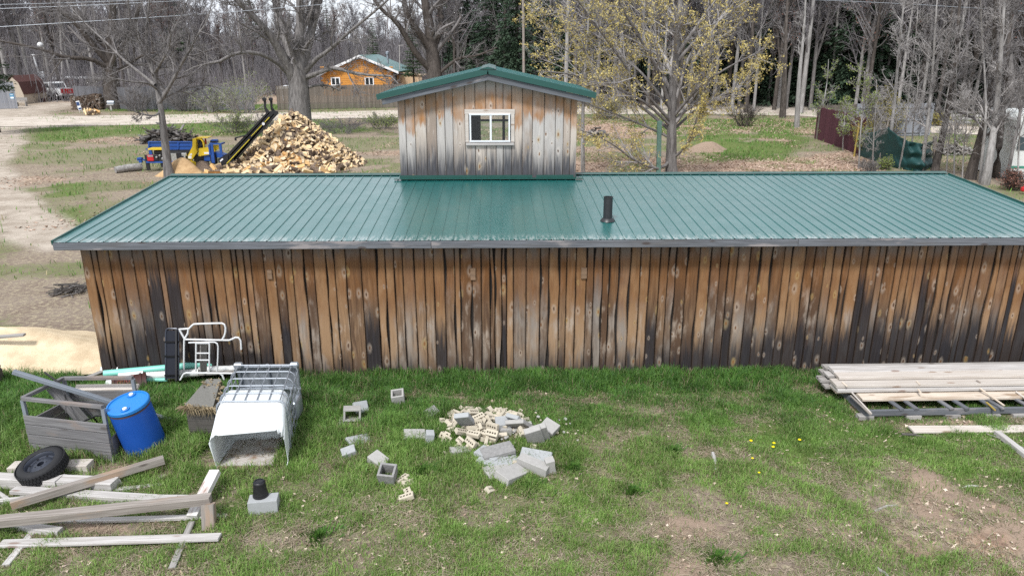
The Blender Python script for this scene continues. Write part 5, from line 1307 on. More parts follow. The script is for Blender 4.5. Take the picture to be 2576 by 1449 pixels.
# shrubs
def shrub(name, bx, by, wv, hv, seed, label, cm='twig', leaves=None, group=None, nst=28, rm=.007, cat='shrub', lean=.5):
    g = np.random.default_rng(seed); c = np.array(gp(bx, by)); k = pxm(c); W = wv * k / 2; H = hv * k
    st = []
    for i in range(nst):
        a = g.uniform(0, 6.28); rr = g.random() ** .5
        tip = c + np.array([math.cos(a) * W * rr, math.sin(a) * W * rr * .8, H * g.uniform(.55, 1.05) * (1 - .35 * rr)])
        b0 = c + np.array([math.cos(a) * W * .25 * rr, math.sin(a) * W * .2, -.05]); mid = b0 * .5 + tip * .5 + g.normal(size=3) * H * .06 + np.array([0, 0, H * .08])
        st.append(([tuple(b0), tuple(mid), tuple(tip)], [.022 * H / 2, .014 * H / 2, rm]))
    tr, crn, tips = grow(g, st, [dict(n=9, t0=.2, t1=1, lr=.42, a0=.4, a1=1.1, K=5, wob=.16, rs=.6), dict(n=6, t0=.15, t1=1, lr=.5, a0=.4, a1=1.1, K=4, wob=.18, rs=.6)], rm, (5, 3, 3))
    root = empty(name, tuple(c), label, cat, group)
    v, q = join(tr + crn); mobj('stems', np_mesh('stems', v - c, q, None, [M[cm]], None, False), root)
    if leaves:
        v, q = leaf_quads(g, tips, leaves[1], leaves[2], leaves[3]); mobj('foliage', np_mesh('foliage', v - c, q, None, [M[leaves[0]]], None, False), root)
    return root
GSH = 'shrubs along the far fence'
shrub('bare_shrub', 345, 281, 130, 85, 401, 'purple-grey bare bush in front of the fence beside the dark tree', rm=.009)
shrub('bare_shrub', 470, 279, 170, 95, 402, 'wide grey bare bush along the fence seen behind the small leafless tree', rm=.009)
shrub('green_shrub', 610, 285, 170, 100, 403, 'pale green budding bush along the fence beside the huge maple', 'twig_pale', ('bud_green', 1, .06, .12), rm=.009)
shrub('green_shrub', 530, 283, 110, 70, 404, 'smaller green-tinged bush next to the wide grey bush', 'twig_pale', ('bud_green', 1, .05, .12), rm=.009)
shrub('bare_shrub', 590, 335, 130, 60, 405, 'low bare thicket on the bank between the conveyor and the road', 'twig', ('bud_green', 1, .05, .08), rm=.007)
shrub('bare_shrub', 670, 340, 90, 60, 406, 'bare bush growing behind the top of the conveyor', 'twig', rm=.007)
shrub('bare_shrub', 860, 335, 150, 40, 407, 'tangled low brush at the foot of the huge maple', 'twig', rm=.008)
shrub('bare_shrub', 960, 325, 110, 40, 408, 'low brush in the ditch between the firewood heap and the lookout', 'twig', ('bud_green', 1, .05, .08), rm=.008)
shrub('bare_shrub', 1872, 318, 100, 70, 409, 'dark tangled bush at the roadside beyond the budding tree', 'bark_dark', rm=.007)
shrub('green_shrub', 1530, 300, 120, 60, 410, 'low budding bush by the road beside the lookout', 'twig', ('bud_olive', 1, .07, .08), rm=.008)
shrub('yellow_shrub', 2175, 392, 90, 105, 411, 'yellow-green shrub spilling over the maroon fence end', 'bark', ('bud_olive', 3, .045, .05), rm=.006)
shrub('yellow_shrub', 2222, 345, 110, 120, 412, 'yellow-leaved shrub in front of the grey fence above the tarp', 'bark', ('bud_olive', 3, .05, .06), rm=.006)
shrub('green_shrub', 2225, 428, 40, 35, 413, 'bright green seedling clump at the foot of the tarp', 'twig', ('bud_green', 1, .035, .05), rm=.005)
shrub('bare_shrub', 2090, 355, 60, 50, 414, 'greenish bush at the foot of the maroon fence', 'bark', ('bud_green', 2, .045, .06), rm=.006)
shrub('bare_shrub', 2185, 440, 60, 45, 415, 'bare brush between the roof edge and the tarp', 'twig', rm=.006)
shrub('bare_shrub', 2350, 318, 70, 40, 416, 'mossy green brush on the bank by the rocks', 'bark_dark', ('bud_olive', 2, .06, .08), rm=.008)
shrub('bare_shrub', 2545, 480, 70, 60, 417, 'reddish brush in front of the white trailer home', 'bark_dark', ('bud_red', 1, .04, .05), rm=.006)
shrub('bare_shrub', 1960, 262, 130, 50, 418, 'brown roadside brush between the marker post and the bent tree', 'twig', ('bud_olive', 1, .07, .08), rm=.009)
shrub('bare_shrub', 1760, 268, 130, 50, 419, 'roadside brush on the far verge under the budding crown', 'twig', ('bud_olive', 1, .07, .08), rm=.009)
shrub('bare_shrub', 240, 205, 160, 70, 420, 'yellowish brush behind the poles beside the pickup truck', 'twig', ('bud_olive', 1, .12, .15), rm=.014)

# conifers
def conifer(name, seed, H, Rm, mat, whorls=30, per=9, droop=.35, bare=.06, nl=18):
    g = np.random.default_rng(seed)
    tr = tubes(np.array([[[0, 0, -.2], [0, 0, H * .5], [0, 0, H]]], float), np.array([[H * .014, H * .009, .01]]), 8)
    V = []; Q = []
    for w in range(whorls):
        zf = bare + (1 - bare) * (w + g.uniform(-.3, .3)) / whorls; z = H * max(zf, .02)
        L0 = Rm * (1 - zf) ** .85
        for k in range(per):
            a = g.uniform(0, 6.28); L = L0 * g.uniform(.65, 1.15) + .1
            dirv = np.array([math.cos(a), math.sin(a), 0]); side = np.array([-math.sin(a), math.cos(a), 0])
            s = g.random(nl) ** .7; sgn = g.uniform(-1, 1, nl)
            c = np.array([0, 0, z]) + dirv * (s * L)[:, None] + side * (sgn * (1 - s * .6) * L * .28)[:, None] + np.array([0, 0, 1]) * ((.12 * s - droop * s ** 1.6) * L + g.normal(size=nl) * .05 * L)[:, None]
            ax = nrmz(dirv[None] * .8 + side[None] * sgn[:, None] * .8 + g.normal(size=(nl, 3)) * .25 + np.array([0, 0, -.25])); bx = nrmz(np.cross(ax, g.normal(size=(nl, 3)) * .5 + np.array([0, 0, 1])))
            sz = (L * .085 * g.uniform(.5, 1.4, nl) + .035)[:, None]
            V.append(np.stack([c - ax * sz * .7, c + bx * sz * .28, c + ax * sz, c - bx * sz * .28], 1).reshape(-1, 3))
    V = np.concatenate(V)
    root = empty(name, (0, 0, 0), 'x', 'tree')
    mobj('trunk', np_mesh('trunk', tr[0], tr[1], None, [M['bark_dark']], None, True), root)
    mobj('crown', np_mesh('crown', V, np.arange(len(V)).reshape(-1, 4), None, [M[mat]], None, False), root)
    return root
def tz(x, y): return float(terrain(np.array([x]), np.array([y]))[0])
rg = random.Random(77)
spr = [conifer('spruce_tree', 500 + i, 18, 3.6, 'needle', 38, 12, nl=44) for i in range(3)]
pin = conifer('pine_tree', 510, 17, 3.2, 'needle2', 28, 9, .1, .3, 34)
used = set()
def at_dist(vx, D):
    d = ray(vx, 300); h = math.hypot(d.x, d.y); return CAM.x + d.x / h * D, CAM.y + d.y / h * D
def place(proto, vx, D, s, label, group, key):
    o = proto if key not in used else copy_tree(proto); used.add(key)
    x, y = at_dist(vx, D); o.location = (x, y, tz(x, y) - .1); o.rotation_euler = (0, 0, rg.uniform(0, 6.28)); o.scale = (s, s, s * rg.uniform(.92, 1.1))
    return tag(o, label, 'tree', group)
GSP = 'spruces in the wood behind the road'
for i, (vx, D, s) in enumerate([(1240, 92, 1.1), (1300, 84, 1.0), (1180, 100, 1.0), (1370, 96, 1.2), (1440, 88, 1.1), (1520, 98, 1.2), (1600, 90, 1.1), (1680, 100, 1.25), (1760, 92, 1.1), (1830, 86, 1.0), (1880, 98, 1.25), (1935, 84, 1.1), (1990, 92, 1.2), (2040, 84, 1.15), (2095, 88, 1.2),
                             (2140, 82, 1.1), (2185, 90, 1.2), (2235, 84, 1.15), (2290, 92, 1.25), (2340, 86, 1.1), (2390, 94, 1.2), (2450, 88, 1.1), (2510, 96, 1.25), (2570, 88, 1.1), (2630, 90, 1.2), (1130, 118, 1.0), (1560, 112, 1.3), (1800, 114, 1.35), (2010, 108, 1.3), (2160, 106, 1.3), (2320, 110, 1.35)]):
    place(spr[i % 3], vx, D, s, 'tall dark spruce in the wood on the far side of the road', GSP, i % 3)
for i, (vx, D, s, lab) in enumerate([(468, 128, .98, 'green pine top standing above the bare wood at the skyline, near the power lines'), (655, 150, 1.0, 'green pine at the skyline behind the limbs of the huge maple'), (948, 108, .55, 'small green pine on the slope beside the chimney of the log house'), (1045, 88, .55, 'bushy green pine behind the log house annex'), (-10, 64, .62, 'dark green pine at the edge beside the barn-roofed shed'), (840, 160, .95, 'pine poking above the wood over the log house'), (-60, 62, .72, 'dark green pine leaning in beside the blue-grey fence panel')]):
    place(pin, vx, D, s, lab, None, 'p')

# bare wood behind: single trees in front, one mass farther off
def wood_tree(g, H, n1, n2, rm, n3=0):
    bend = g.normal(size=2) * .4
    st = [([(0, 0, -.3), (bend[0] * .3, bend[1] * .3, H * .4), (bend[0], bend[1], H * .8), (bend[0] * 1.3, bend[1] * 1.2, H)], [H * .0125, H * .010, H * .005, rm])]
    if g.random() < .5: st.append(([(bend[0] * .2, bend[1] * .2, H * .3), (bend[0] + 1.2 * g.choice([-1, 1]), bend[1] + g.normal(), H * .65), (bend[0] + 2 * g.choice([-1, 1]), 1 * g.normal(), H * .95)], [H * .008, H * .006, rm]))
    spec = [dict(n=n1, t0=.3, t1=.99, lr=.26, a0=.35, a1=.9, K=5, wob=.1, rs=.5, upb=.10), dict(n=n2, t0=.15, t1=1, lr=.5, a0=.4, a1=1.0, K=4, wob=.14, rs=.55)]
    if n3: spec.append(dict(n=n3, t0=.2, t1=1, lr=.5, a0=.4, a1=1.0, K=3, wob=.14, rs=.6))
    return grow(g, st, spec, rm, (6, 3, 3, 3))
protos = []
for i in range(6):
    g = np.random.default_rng(600 + i); tr, crn, tips = wood_tree(g, 17, 26, 9, .019, 5)
    protos.append(put_tree('wood_tree', (0, 0, 0), tr, crn, tips, g, ['bark', 'bark_dark', 'bark_pale'][i % 3], ['twig_far', 'twig', 'twig_far'][i % 3], 'x', leaves=('bud_red', 1, .08, .1) if i == 4 else None))
GW = 'bare trees in the wood behind the road'
k = 0
for i in range(270):
    vx = -80 + (i * 2720 / 170) + rg.uniform(-14, 14)
    if i >= 170: vx = 1420 + (i - 170) * 1200 / 60 + rg.uniform(-8, 8)
    if i >= 230: vx = rg.uniform(-750, -80) if i % 2 else rg.uniform(2650, 3300)
    lo = 100 if vx < 1050 else 84
    if 170 <= i < 230: lo = 73
    if 770 < vx < 1080: lo = 118
    D = lo + rg.random() ** 1.3 * (12 if 170 <= i < 230 else 50); s = rg.uniform(.72, 1.08)
    if 520 < vx < 1060: s *= .70
    place(protos[i % 6], vx, D, s, 'bare grey tree standing in the wood beyond the road', GW, ('w', i % 6))
# far wood mass
mass = []
mp = []
for i in range(7):
    g = np.random.default_rng(700 + i); tr, crn, tips = wood_tree(g, 17, 17, 10, .034, 3); mp.append(join(tr + crn))
Vs = []; Qs = []; Cs = []; o_ = 0
g = np.random.default_rng(71)
for i in range(440):
    vx = -800 + 4200 * (i + g.uniform(0, 1)) / 440; D = g.uniform(140, 235)
    s = g.uniform(.75, 1.12) * (1 + (D - 140) / 420)
    if 500 < vx < 1080: s *= .70
    x, y = at_dist(vx, D); a = g.uniform(0, 6.28)
    v, q = mp[i % 7]; c, sn = math.cos(a), math.sin(a)
    vv = np.stack([v[:, 0] * c - v[:, 1] * sn, v[:, 0] * sn + v[:, 1] * c, v[:, 2]], 1) * s + np.array([x, y, tz(x, y)])
    tone = g.random(); colr = np.array([.205, .19, .2]) * (.75 + .5 * tone);  # haze is put into the colour: far trees toned paler
    if g.random() < .28: colr = np.array([.21, .155, .14]) * (.8 + .4 * tone)
    Vs.append(vv); Qs.append(q + o_); o_ += len(v); Cs.append(np.tile(np.r_[colr, 1], (len(v), 1)))
t = NT('distant_hazed_bark'); M['mass'] = t.finish(t.mix(t.mr(t.noise(t.pos(), .5, 3), .3, .7, 0, .4), t.attr('tone', 'Color'), (.09, .08, .075)), .9, .1)
fw = mobj('distant_wood', np_mesh('distant_wood', np.concatenate(Vs), np.concatenate(Qs), None, [M['mass']], {'tone': ('FLOAT_COLOR', np.concatenate(Cs))}))
tag(fw, 'hazy mass of bare grey and reddish trees closing the view', 'wood', None, 'stuff')
# undergrowth of the wood
g = np.random.default_rng(72); Vs = []; 
n = 80000; vx = g.uniform(-800, 3400, n); D = g.uniform(84, 190, n); D = np.where((vx < 1060), D + 14, D)
d0 = np.array(ray(1288, 300)); xs_ = []; 
dirs = np.array([np.array(FWD)]) + np.array(RGT)[None] * ((vx - CXV) / FV)[:, None] - np.array(UPV)[None] * ((300 - CYV) / FV)
hh = np.hypot(dirs[:, 0], dirs[:, 1]); px_ = CAM.x + dirs[:, 0] / hh * D; py_ = CAM.y + dirs[:, 1] / hh * D; pz_ = terrain(px_, py_)
P0 = np.stack([px_, py_, pz_], 1); Hh = g.uniform(.8, 4.2, n); tipp = P0 + np.stack([g.normal(size=n) * .7, g.normal(size=n) * .7, Hh], 1); mid = (P0 + tipp) / 2 + g.normal(size=(n, 3)) * .2
v, q = tubes(np.stack([P0, mid, tipp], 1), np.tile(np.array([.03, .025, .012]), (n, 1)), 3)
n2 = 68000; vx = g.uniform(-800, 3400, n2); D = g.uniform(125, 240, n2)
dirs = np.array([np.array(FWD)]) + np.array(RGT)[None] * ((vx - CXV) / FV)[:, None] - np.array(UPV)[None] * ((300 - CYV) / FV)
hh = np.hypot(dirs[:, 0], dirs[:, 1]); px_ = CAM.x + dirs[:, 0] / hh * D; py_ = CAM.y + dirs[:, 1] / hh * D
P0 = np.stack([px_, py_, terrain(px_, py_)], 1); Hh = g.uniform(3.5, 10, n2) * np.where((vx > 500) & (vx < 1080), .8, 1); tipp = P0 + np.stack([g.normal(size=n2) * 1.0, g.normal(size=n2), Hh], 1); mid = (P0 + tipp) / 2 + g.normal(size=(n2, 3)) * .3
v2_, q2_ = tubes(np.stack([P0, mid, tipp], 1), np.tile(np.array([.055, .045, .03]), (n2, 1)), 3)
v, q = join([(v, q), (v2_, q2_)])
ug = mobj('undergrowth', np_mesh('undergrowth', v, q, None, [M['twig_far']])); tag(ug, 'tangle of bare brush under the trees of the wood', 'brush', None, 'stuff')

# ------------------------------------------------------------------ FIREWOOD MACHINE
Ym = base_y(480, 432)
def mv(rx, ry): return 326.3 + rx * .15334, 283.4 + ry * .15334
def mp3(rx, ry, dY=0.0): x, y = mv(rx, ry); return wp(x, y, Ym + dY)
def mbox(b, x0, y0, x1, y1, dY, dep, ch=.0):
    a, c = mp3(x0, y1, dY), mp3(x1, y0, dY); b.box(((a.x + c.x) / 2, Ym + dY + dep / 2, (a.z + c.z) / 2), (abs(c.x - a.x), dep, abs(c.z - a.z)), None, ch)
def mpoly(b, pts, dY, dep): b.prism([mp3(x, y, dY) for x, y in pts], (0, dep, 0))
mc = empty('firewood_processor', tuple(gp(480, 432)), 'blue and yellow firewood processor with a black conveyor running up to the heap', 'machine')
def mpart(b, name, mat, smooth=False, parent=mc, label=None):
    o = b.build(name, M[mat], parent, smooth)
    if label: o['label'] = label
    return o
b = MB()
mpoly(b, [(295, 478), (1030, 478), (1000, 605), (310, 600)], .35, .03); mpoly(b, [(295, 478), (1030, 478), (1010, 492), (300, 492)], .30, .10)
for x in (300, 530, 780, 1000): mpoly(b, [(x, 490), (x + 24, 490), (x + 22, 604), (x + 4, 604)], .31, .05)
mpoly(b, [(300, 540), (1020, 540), (1015, 552), (302, 552)], .32, .04)
mpoly(b, [(310, 600), (1000, 605), (990, 618), (320, 615)], .35, .9); mpoly(b, [(255, 600), (320, 575), (325, 610), (262, 616)], .25, .9)
mpoly(b, [(300, 478), (1030, 478), (1030, 590), (300, 590)], 1.35, .03)
mpart(b, 'log_trough', 'blue')
b = MB(); mpoly(b, [(295, 592), (545, 590), (550, 616), (300, 616)], -.15, .6); mpart(b, 'engine_cover', 'yellow')
b = MB()
mbox(b, 120, 768, 280, 790, .2, .10); mbox(b, 270, 800, 1000, 830, .0, .10); mbox(b, 270, 800, 1000, 830, .8, .10); mbox(b, 270, 802, 300, 828, .05, .8); mbox(b, 600, 802, 640, 828, .05, .8)
mbox(b, 335, 618, 360, 800, .1, .08); mbox(b, 150, 740, 185, 825, .18, .12); mbox(b, 118, 745, 190, 770, .15, .2)
mpart(b, 'chassis', 'blue')
b = MB(); mbox(b, 276, 695, 298, 950, .05, .08, .01); mbox(b, 515, 830, 535, 900, .05, .08); mpart(b, 'jack_leg', 'black')
b = MB(); mbox(b, 290, 702, 384, 800, -.05, .35, .02); eng = mpart(b, 'engine', 'red')
b = MB(); mbox(b, 384, 690, 470, 800, -.02, .5, .03); mbox(b, 395, 625, 560, 690, .05, .4, .03); mbox(b, 470, 700, 590, 815, .0, .5, .04); mbox(b, 680, 650, 950, 830, .05, .5, .02); mbox(b, 650, 620, 980, 660, .1, .4)
mpart(b, 'engine_block', 'black', parent=eng)
b = MB()
for (x, y, r) in ((492, 706, .05), (440, 735, .05), (540, 760, .06)): b.lathe([(r, -.1), (r, .02), (r * .6, .04)], 14, Matrix.Translation(mp3(x, y, -.05)) @ Matrix.Rotation(R(90), 4, 'X'))
mbox(b, 850, 668, 930, 720, -.03, .12, .02); mbox(b, 885, 715, 915, 765, -.03, .1, .02); mbox(b, 295, 705, 380, 728, -.06, .02); mbox(b, 690, 672, 760, 820, .03, .03, .01)
mpart(b, 'engine_metal', 'chrome', parent=eng)
b = MB()
mpoly(b, [(1030, 430), (1088, 424), (1088, 600), (1108, 650), (1022, 775), (955, 765), (955, 705), (1030, 550)], -.2, .25)
mpoly(b, [(1092, 410), (1285, 412), (1280, 424), (1098, 422)], -.15, .6)
arc = [(1130, 420), (1175, 432), (1205, 470), (1220, 520), (1224, 580)]; inn = [(1206, 580), (1200, 530), (1188, 485), (1165, 452), (1130, 440)]
mpoly(b, arc + inn, -.12, .12); mpoly(b, [(1088, 424), (1130, 420), (1130, 440), (1088, 444)], -.12, .12)
hs_ = mpart(b, 'saw_housing', 'yellow')
b = MB(); mpoly(b, [(1088, 444), (1130, 440), (1165, 452), (1188, 485), (1200, 530), (1206, 580), (1100, 600)], .12, .3); mpart(b, 'saw_opening', 'black', parent=hs_)
b = MB(); b.lathe([(.17, -.02), (.17, .02)], 24, Matrix.Translation(mp3(1130, 520, .05)) @ Matrix.Rotation(R(90), 4, 'X')); b.lathe([(.06, -.06), (.06, .04)], 12, Matrix.Translation(mp3(1120, 480, -.02)) @ Matrix.Rotation(R(90), 4, 'X')); mpart(b, 'saw_disc', 'rim', parent=hs_)
b = MB(); mpoly(b, [(990, 680), (1022, 672), (1022, 700), (975, 706)], -.21, .02); mpoly(b, [(960, 712), (1014, 716), (1014, 760), (960, 756)], -.21, .01); mpart(b, 'sticker', 'sticker', parent=hs_)
b = MB(); mpoly(b, [(1135, 590), (1305, 570), (1312, 690), (1180, 712), (1175, 690), (1135, 680)], -.28, .06); mpoly(b, [(1128, 676), (1176, 690), (1172, 720), (1128, 715)], -.30, .06); pl_ = mpart(b, 'splitter_plate', 'yellow')
b = MB(); mbox(b, 1222, 652, 1310, 682, -.295, .012); mpart(b, 'sticker', 'sticker', parent=pl_)
b = MB(); mbox(b, 1222, 700, 1320, 800, -.2, .6, .02); mpoly(b, [(1380, 650), (1440, 660), (1545, 700), (1530, 745), (1380, 740)], -.15, .5); mpart(b, 'splitter_box', 'blue')
b = MB(); mbox(b, 1060, 700, 1225, 830, -.1, .7, .02); mbox(b, 1040, 830, 1200, 880, .0, .8); mbox(b, 1330, 690, 1395, 850, -.3, .3, .03); mpart(b, 'lower_frame', 'black')
b = MB()
for (x0, y0, x1, y1) in ((1303, 505, 1500, 530), (1303, 530, 1325, 700), (1478, 530, 1502, 680), (1345, 530, 1362, 830)): mbox(b, x0, y0, x1, y1, -.32, .07, .01)
mbox(b, 1303, 505, 1325, 530, -.3, .5); mbox(b, 1478, 505, 1502, 530, -.3, .5)
mpoly(b, [(1318, 460), (1335, 448), (1410, 448), (1425, 460), (1425, 505), (1318, 512)], .0, .25)
cg = mpart(b, 'guard_cage', 'blue')
b = MB()
for x in (1338, 1375, 1405): b.lathe([(.055, -.03), (.055, .02)], 14, Matrix.Translation(mp3(x, 486, -.02)) @ Matrix.Rotation(R(90), 4, 'X'))
mpart(b, 'hydraulic_hose', 'black', parent=cg)
b = MB(); mpoly(b, [(1368, 538), (1458, 540), (1456, 600), (1420, 620), (1395, 655), (1368, 650)], .1, .05); mpart(b, 'deflector', 'yellow')
b = MB(); mbox(b, 1236, 430, 1250, 525, .2, .05, .01); mpart(b, 'lever', 'red')
# wheels and fenders
for dY in (0.0, 1.5):
    c = mp3(985, 912, -.3 + dY); rw_ = 98 * .15334 * pxm(c)
    m4 = Matrix.Translation(c + Vector((0, .12, 0))) @ Matrix.Rotation(R(90), 4, 'X')
    b = MB(); b.lathe([(rw_ * .62, -.11), (rw_ * .9, -.11), (rw_, -.08), (rw_, .08), (rw_ * .9, .11), (rw_ * .62, .11)], 30, m4, False, False); wh = mpart(b, 'wheel', 'rubber', True)
    b = MB(); b.lathe([(rw_ * .62, .08), (rw_ * .55, .05), (rw_ * .2, .06), (.001, .06)], 24, m4, True, False); mpart(b, 'rim', 'rim', True, wh)
    b = MB(); V = []; F = []; n = 16
    for k in range(n + 1):
        a = R(178 - 198 * k / n)
        for rr in (rw_ * 1.12, rw_ * 1.19):
            for yy in (-.16, .16): V.append(c + Vector((rr * math.cos(a), .12 + yy, rr * math.sin(a))))
    for k in range(n):
        o = k * 4; F += [(o, o + 1, o + 5, o + 4), (o + 2, o + 6, o + 7, o + 3), (o, o + 4, o + 6, o + 2), (o + 1, o + 3, o + 7, o + 5)]
    F += [(0, 2, 3, 1), (n * 4, n * 4 + 1, n * 4 + 3, n * 4 + 2)]
    b.add(V, F); mpart(b, 'fender', 'yellow')
# conveyor
b = MB()
lo_c, hi_c = [(1460, 765), (1590, 692), (1650, 690)], [(2255, 0), (2330, -20), (2420, -20), (2440, 20)]
mpoly(b, [(1590, 692), (2250, -5), (2330, -22), (2425, -22), (2442, 18), (2405, 48), (1720, 800), (1540, 862)], -.25, .04)
mpoly(b, [(1600, 705), (2300, -10), (2440, 15), (2420, 40), (1720, 800), (1560, 850)], .28, .04)
mpoly(b, [(1640, 700), (2290, -5), (2300, 8), (1660, 712)], -.25, .55); mpoly(b, [(1700, 760), (2360, 20), (2370, 32), (1715, 790)], -.25, .55)
mpoly(b, [(1440, 765), (1590, 690), (1620, 700), (1600, 850), (1520, 872), (1480, 860)], -.3, .6)
cv = mpart(b, 'conveyor', 'black')
b = MB()
for (sx0, sy0, sx1, sy1, n) in ((1590, 840, 1965, 440, 30), (1990, 392, 2290, 80, 24)):
    for k in range(n):
        f = (k + .5) / n; x = sx0 + (sx1 - sx0) * f; y = sy0 + (sy1 - sy0) * f
        if abs(x - 2195) < 24: continue
        mpoly(b, [(x - 4.5, y - 6), (x + 4.5, y - 11), (x + 4.5, y + 7), (x - 4.5, y + 12)], -.305, .012)
mpart(b, 'warning_stripe', 'yellowdash', parent=cv)
b = MB(); mpoly(b, [(1600, 850), (1975, 440), (2300, 92), (2310, 70), (2290, 60), (1990, 372), (1590, 812)], -.29, .03); mpart(b, 'side_rail', 'black', parent=cv)
b = MB(); mpoly(b, [(1476, 790), (1520, 752), (1536, 770), (1490, 810)], -.315, .012); mpart(b, 'sticker', 'sticker', parent=cv)
b = MB(); mpoly(b, [(2168, 178), (2190, 160), (2215, 175), (2215, 200), (2195, 214), (2172, 205)], -.32, .012); mpart(b, 'sticker', 'sticker', parent=cv)
b = MB()
for (dY, rx) in ((-.2, 2195), (.25, 2300)):
    mpoly(b, [(rx + 50, 30), (rx + 10, -60), (rx, -200), (rx + 18, -212), (rx + 38, -200), (rx + 42, -80), (rx + 105, 0)], dY, .05)
    b.lathe([(.09, -.03), (.09, .08), (.05, .09)], 16, Matrix.Translation(mp3(rx + 16, -215, dY)) @ Matrix.Rotation(R(90), 4, 'X'))
mpart(b, 'roller_arm', 'black', parent=cv)
b = MB(); b.tube([mp3(1730, 420, -.3), mp3(1905, 375, -.28)], .035, 8); mbox(b, 1722, 420, 1745, 465, -.32, .06); mbox(b, 1890, 365, 1930, 395, -.33, .08)
mpart(b, 'hydraulic_ram', 'black')

# ------------------------------------------------------------------ FIREWOOD
t = NT('split_wood'); v = t.obj(); n = t.noise(t.scale(v, (2.5, 26, 26)), 1.0, 4, .6); r = t.rnd()
c = t.ramp(t.m2('ADD', t.m2('MULTIPLY', r, .75), t.m2('MULTIPLY', n, .25)), [(0, (.42, .20, .065)), (.25, (.57, .34, .14)), (.55, (.67, .48, .26)), (1, (.78, .63, .43))])
c = t.mix(t.mr(n, .55, .8, 0, .4), c, (.30, .19, .10)); M['split'] = t.finish(c, .85, .2, n, .4, .01)
t = NT('split_end'); v = t.obj(); n = t.noise(v, 9, 4, .6); c = t.mix(n, (.62, .50, .33), (.78, .68, .52)); c = t.mix(t.m2('MULTIPLY', t.rnd(), .4), c, (.50, .32, .16)); M['cut_end'] = t.finish(c, .85, .2)
def log_mesh(i):
    g_ = random.Random(900 + i); L = g_.uniform(.40, .48); Rr = g_.uniform(.10, .145); kind = i % 4
    a0 = 0; a1 = {0: R(95), 1: R(70), 2: R(120), 3: R(85)}[kind]; n = 5
    pts = [(0, 0)] + [(Rr * math.cos(a0 + (a1 - a0) * k / n), Rr * math.sin(a0 + (a1 - a0) * k / n)) for k in range(n + 1)]
    cx = sum(p[0] for p in pts) / len(pts); cy = sum(p[1] for p in pts) / len(pts)
    V = []; 
    for x in (-L / 2, L / 2):
        for (a, c) in pts: V.append((x + g_.uniform(-.012, .012), a - cx + g_.uniform(-.006, .006), c - cy + g_.uniform(-.006, .006)))
    m = len(pts); F = []; MI = []
    for k in range(m):
        F.append((k, (k + 1) % m, m + (k + 1) % m, m + k)); MI.append(1 if 1 <= k <= n else 0)
    F += [tuple(range(m))[::-1], tuple(range(m, 2 * m))]; MI += [2, 2]
    me = bpy.data.meshes.new('firewood_log'); me.from_pydata(V, [], F)
    for q in (M['split'], M['bark_wood'], M['cut_end']): me.materials.append(q)
    me.polygons.foreach_set('material_index', MI); me.update(); return me, np.array(V), F, MI
M['bark_wood'] = bark_mat('log_bark', (.085, .06, .045), (.23, .175, .135), 2.0)
LM = [log_mesh(i) for i in range(12)]
apex = wp(706, 291, Ym + 1.4); C0 = Vector((apex.x + .42, Ym + 1.9, 0)); PH = apex.z + .20; PR_ = 3.15
g_ = random.Random(31); cand = []
def heap_h(x, y):
    q = math.hypot((x - C0.x), (y - C0.y)); a = math.atan2(y - C0.y, x - C0.x)
    rr = PR_ * (1 + .06 * math.sin(3 * a + 1)); t_ = q / rr
    return PH * max(0, (1 - t_)) ** 1.0
N_ = 1500
for k in range(N_):
    q = math.sqrt(g_.random()) * PR_ * 1.06; a = g_.uniform(0, 6.283); x = C0.x + q * math.cos(a); y = C0.y + q * math.sin(a)
    z = heap_h(x, y) + g_.uniform(-.10, .06); cand.append((x, y, max(z, .06)))
q0 = gp(600, 447); cand += [(q0.x + g_.uniform(-1.5, 4.6), q0.y + g_.uniform(-.5, 1.6), .08 + .3 * g_.random()) for k in range(120)]
front_c = sorted(cand, key=lambda p: (p[1] - C0.y) * .9 - p[2] * .9 + .02 * abs(p[0] - C0.x) + (0 if wp(0, 446, p[1]).z < p[2] else 3))
def lrot(): return (g_.uniform(-3.14, 3.14), g_.gauss(0, .45), g_.uniform(0, 6.283))
GF = 'split logs of the firewood heap'
for i, p in enumerate(front_c[:296]):
    o = bpy.data.objects.new('firewood_log', LM[i % 12][0]); link(o); o.location = p; o.rotation_euler = lrot(); s = g_.uniform(1.0, 1.3); o.scale = (s, s, s)
    tag(o, 'pale split log lying in the tall firewood heap below the conveyor', 'log', GF)
V = []; F = []; MI = []; 
for p in front_c[296:]:
    me_, v_, f_, mi_ = LM[g_.randrange(12)]; e = Matrix.Translation(p) @ (Vector((0, 0, 0)) and Matrix.Identity(4)) if False else None
    from mathutils import Euler
    m3 = np.array(Euler(lrot()).to_matrix()); o = len(V); V += list(map(tuple, v_ @ m3.T + np.array(p))); F += [tuple(q + o for q in f) for f in f_]; MI += mi_
nseg = 40; o = len(V)                                # the packed inside of the heap
for j in range(8):
    for k in range(nseg):
        a = 2 * math.pi * k / nseg; q = PR_ * 1.0 * j / 7; x, y = C0.x + q * math.cos(a), C0.y + q * math.sin(a); V.append((x, y, max(heap_h(x, y) - .14, -.05)))
for j in range(7):
    for k in range(nseg): F.append((o + j * nseg + k, o + j * nseg + (k + 1) % nseg, o + (j + 1) * nseg + (k + 1) % nseg, o + (j + 1) * nseg + k)); MI.append(1)
me = bpy.data.meshes.new('firewood_heap'); me.from_pydata(V, [], F)
for q in (M['split'], M['bark_wood'], M['cut_end']): me.materials.append(q)
me.polygons.foreach_set('material_index', MI); me.update(); o = mobj('firewood_heap', me); tag(o, 'remaining split logs packed inside and behind the firewood heap', 'firewood', None, 'stuff')

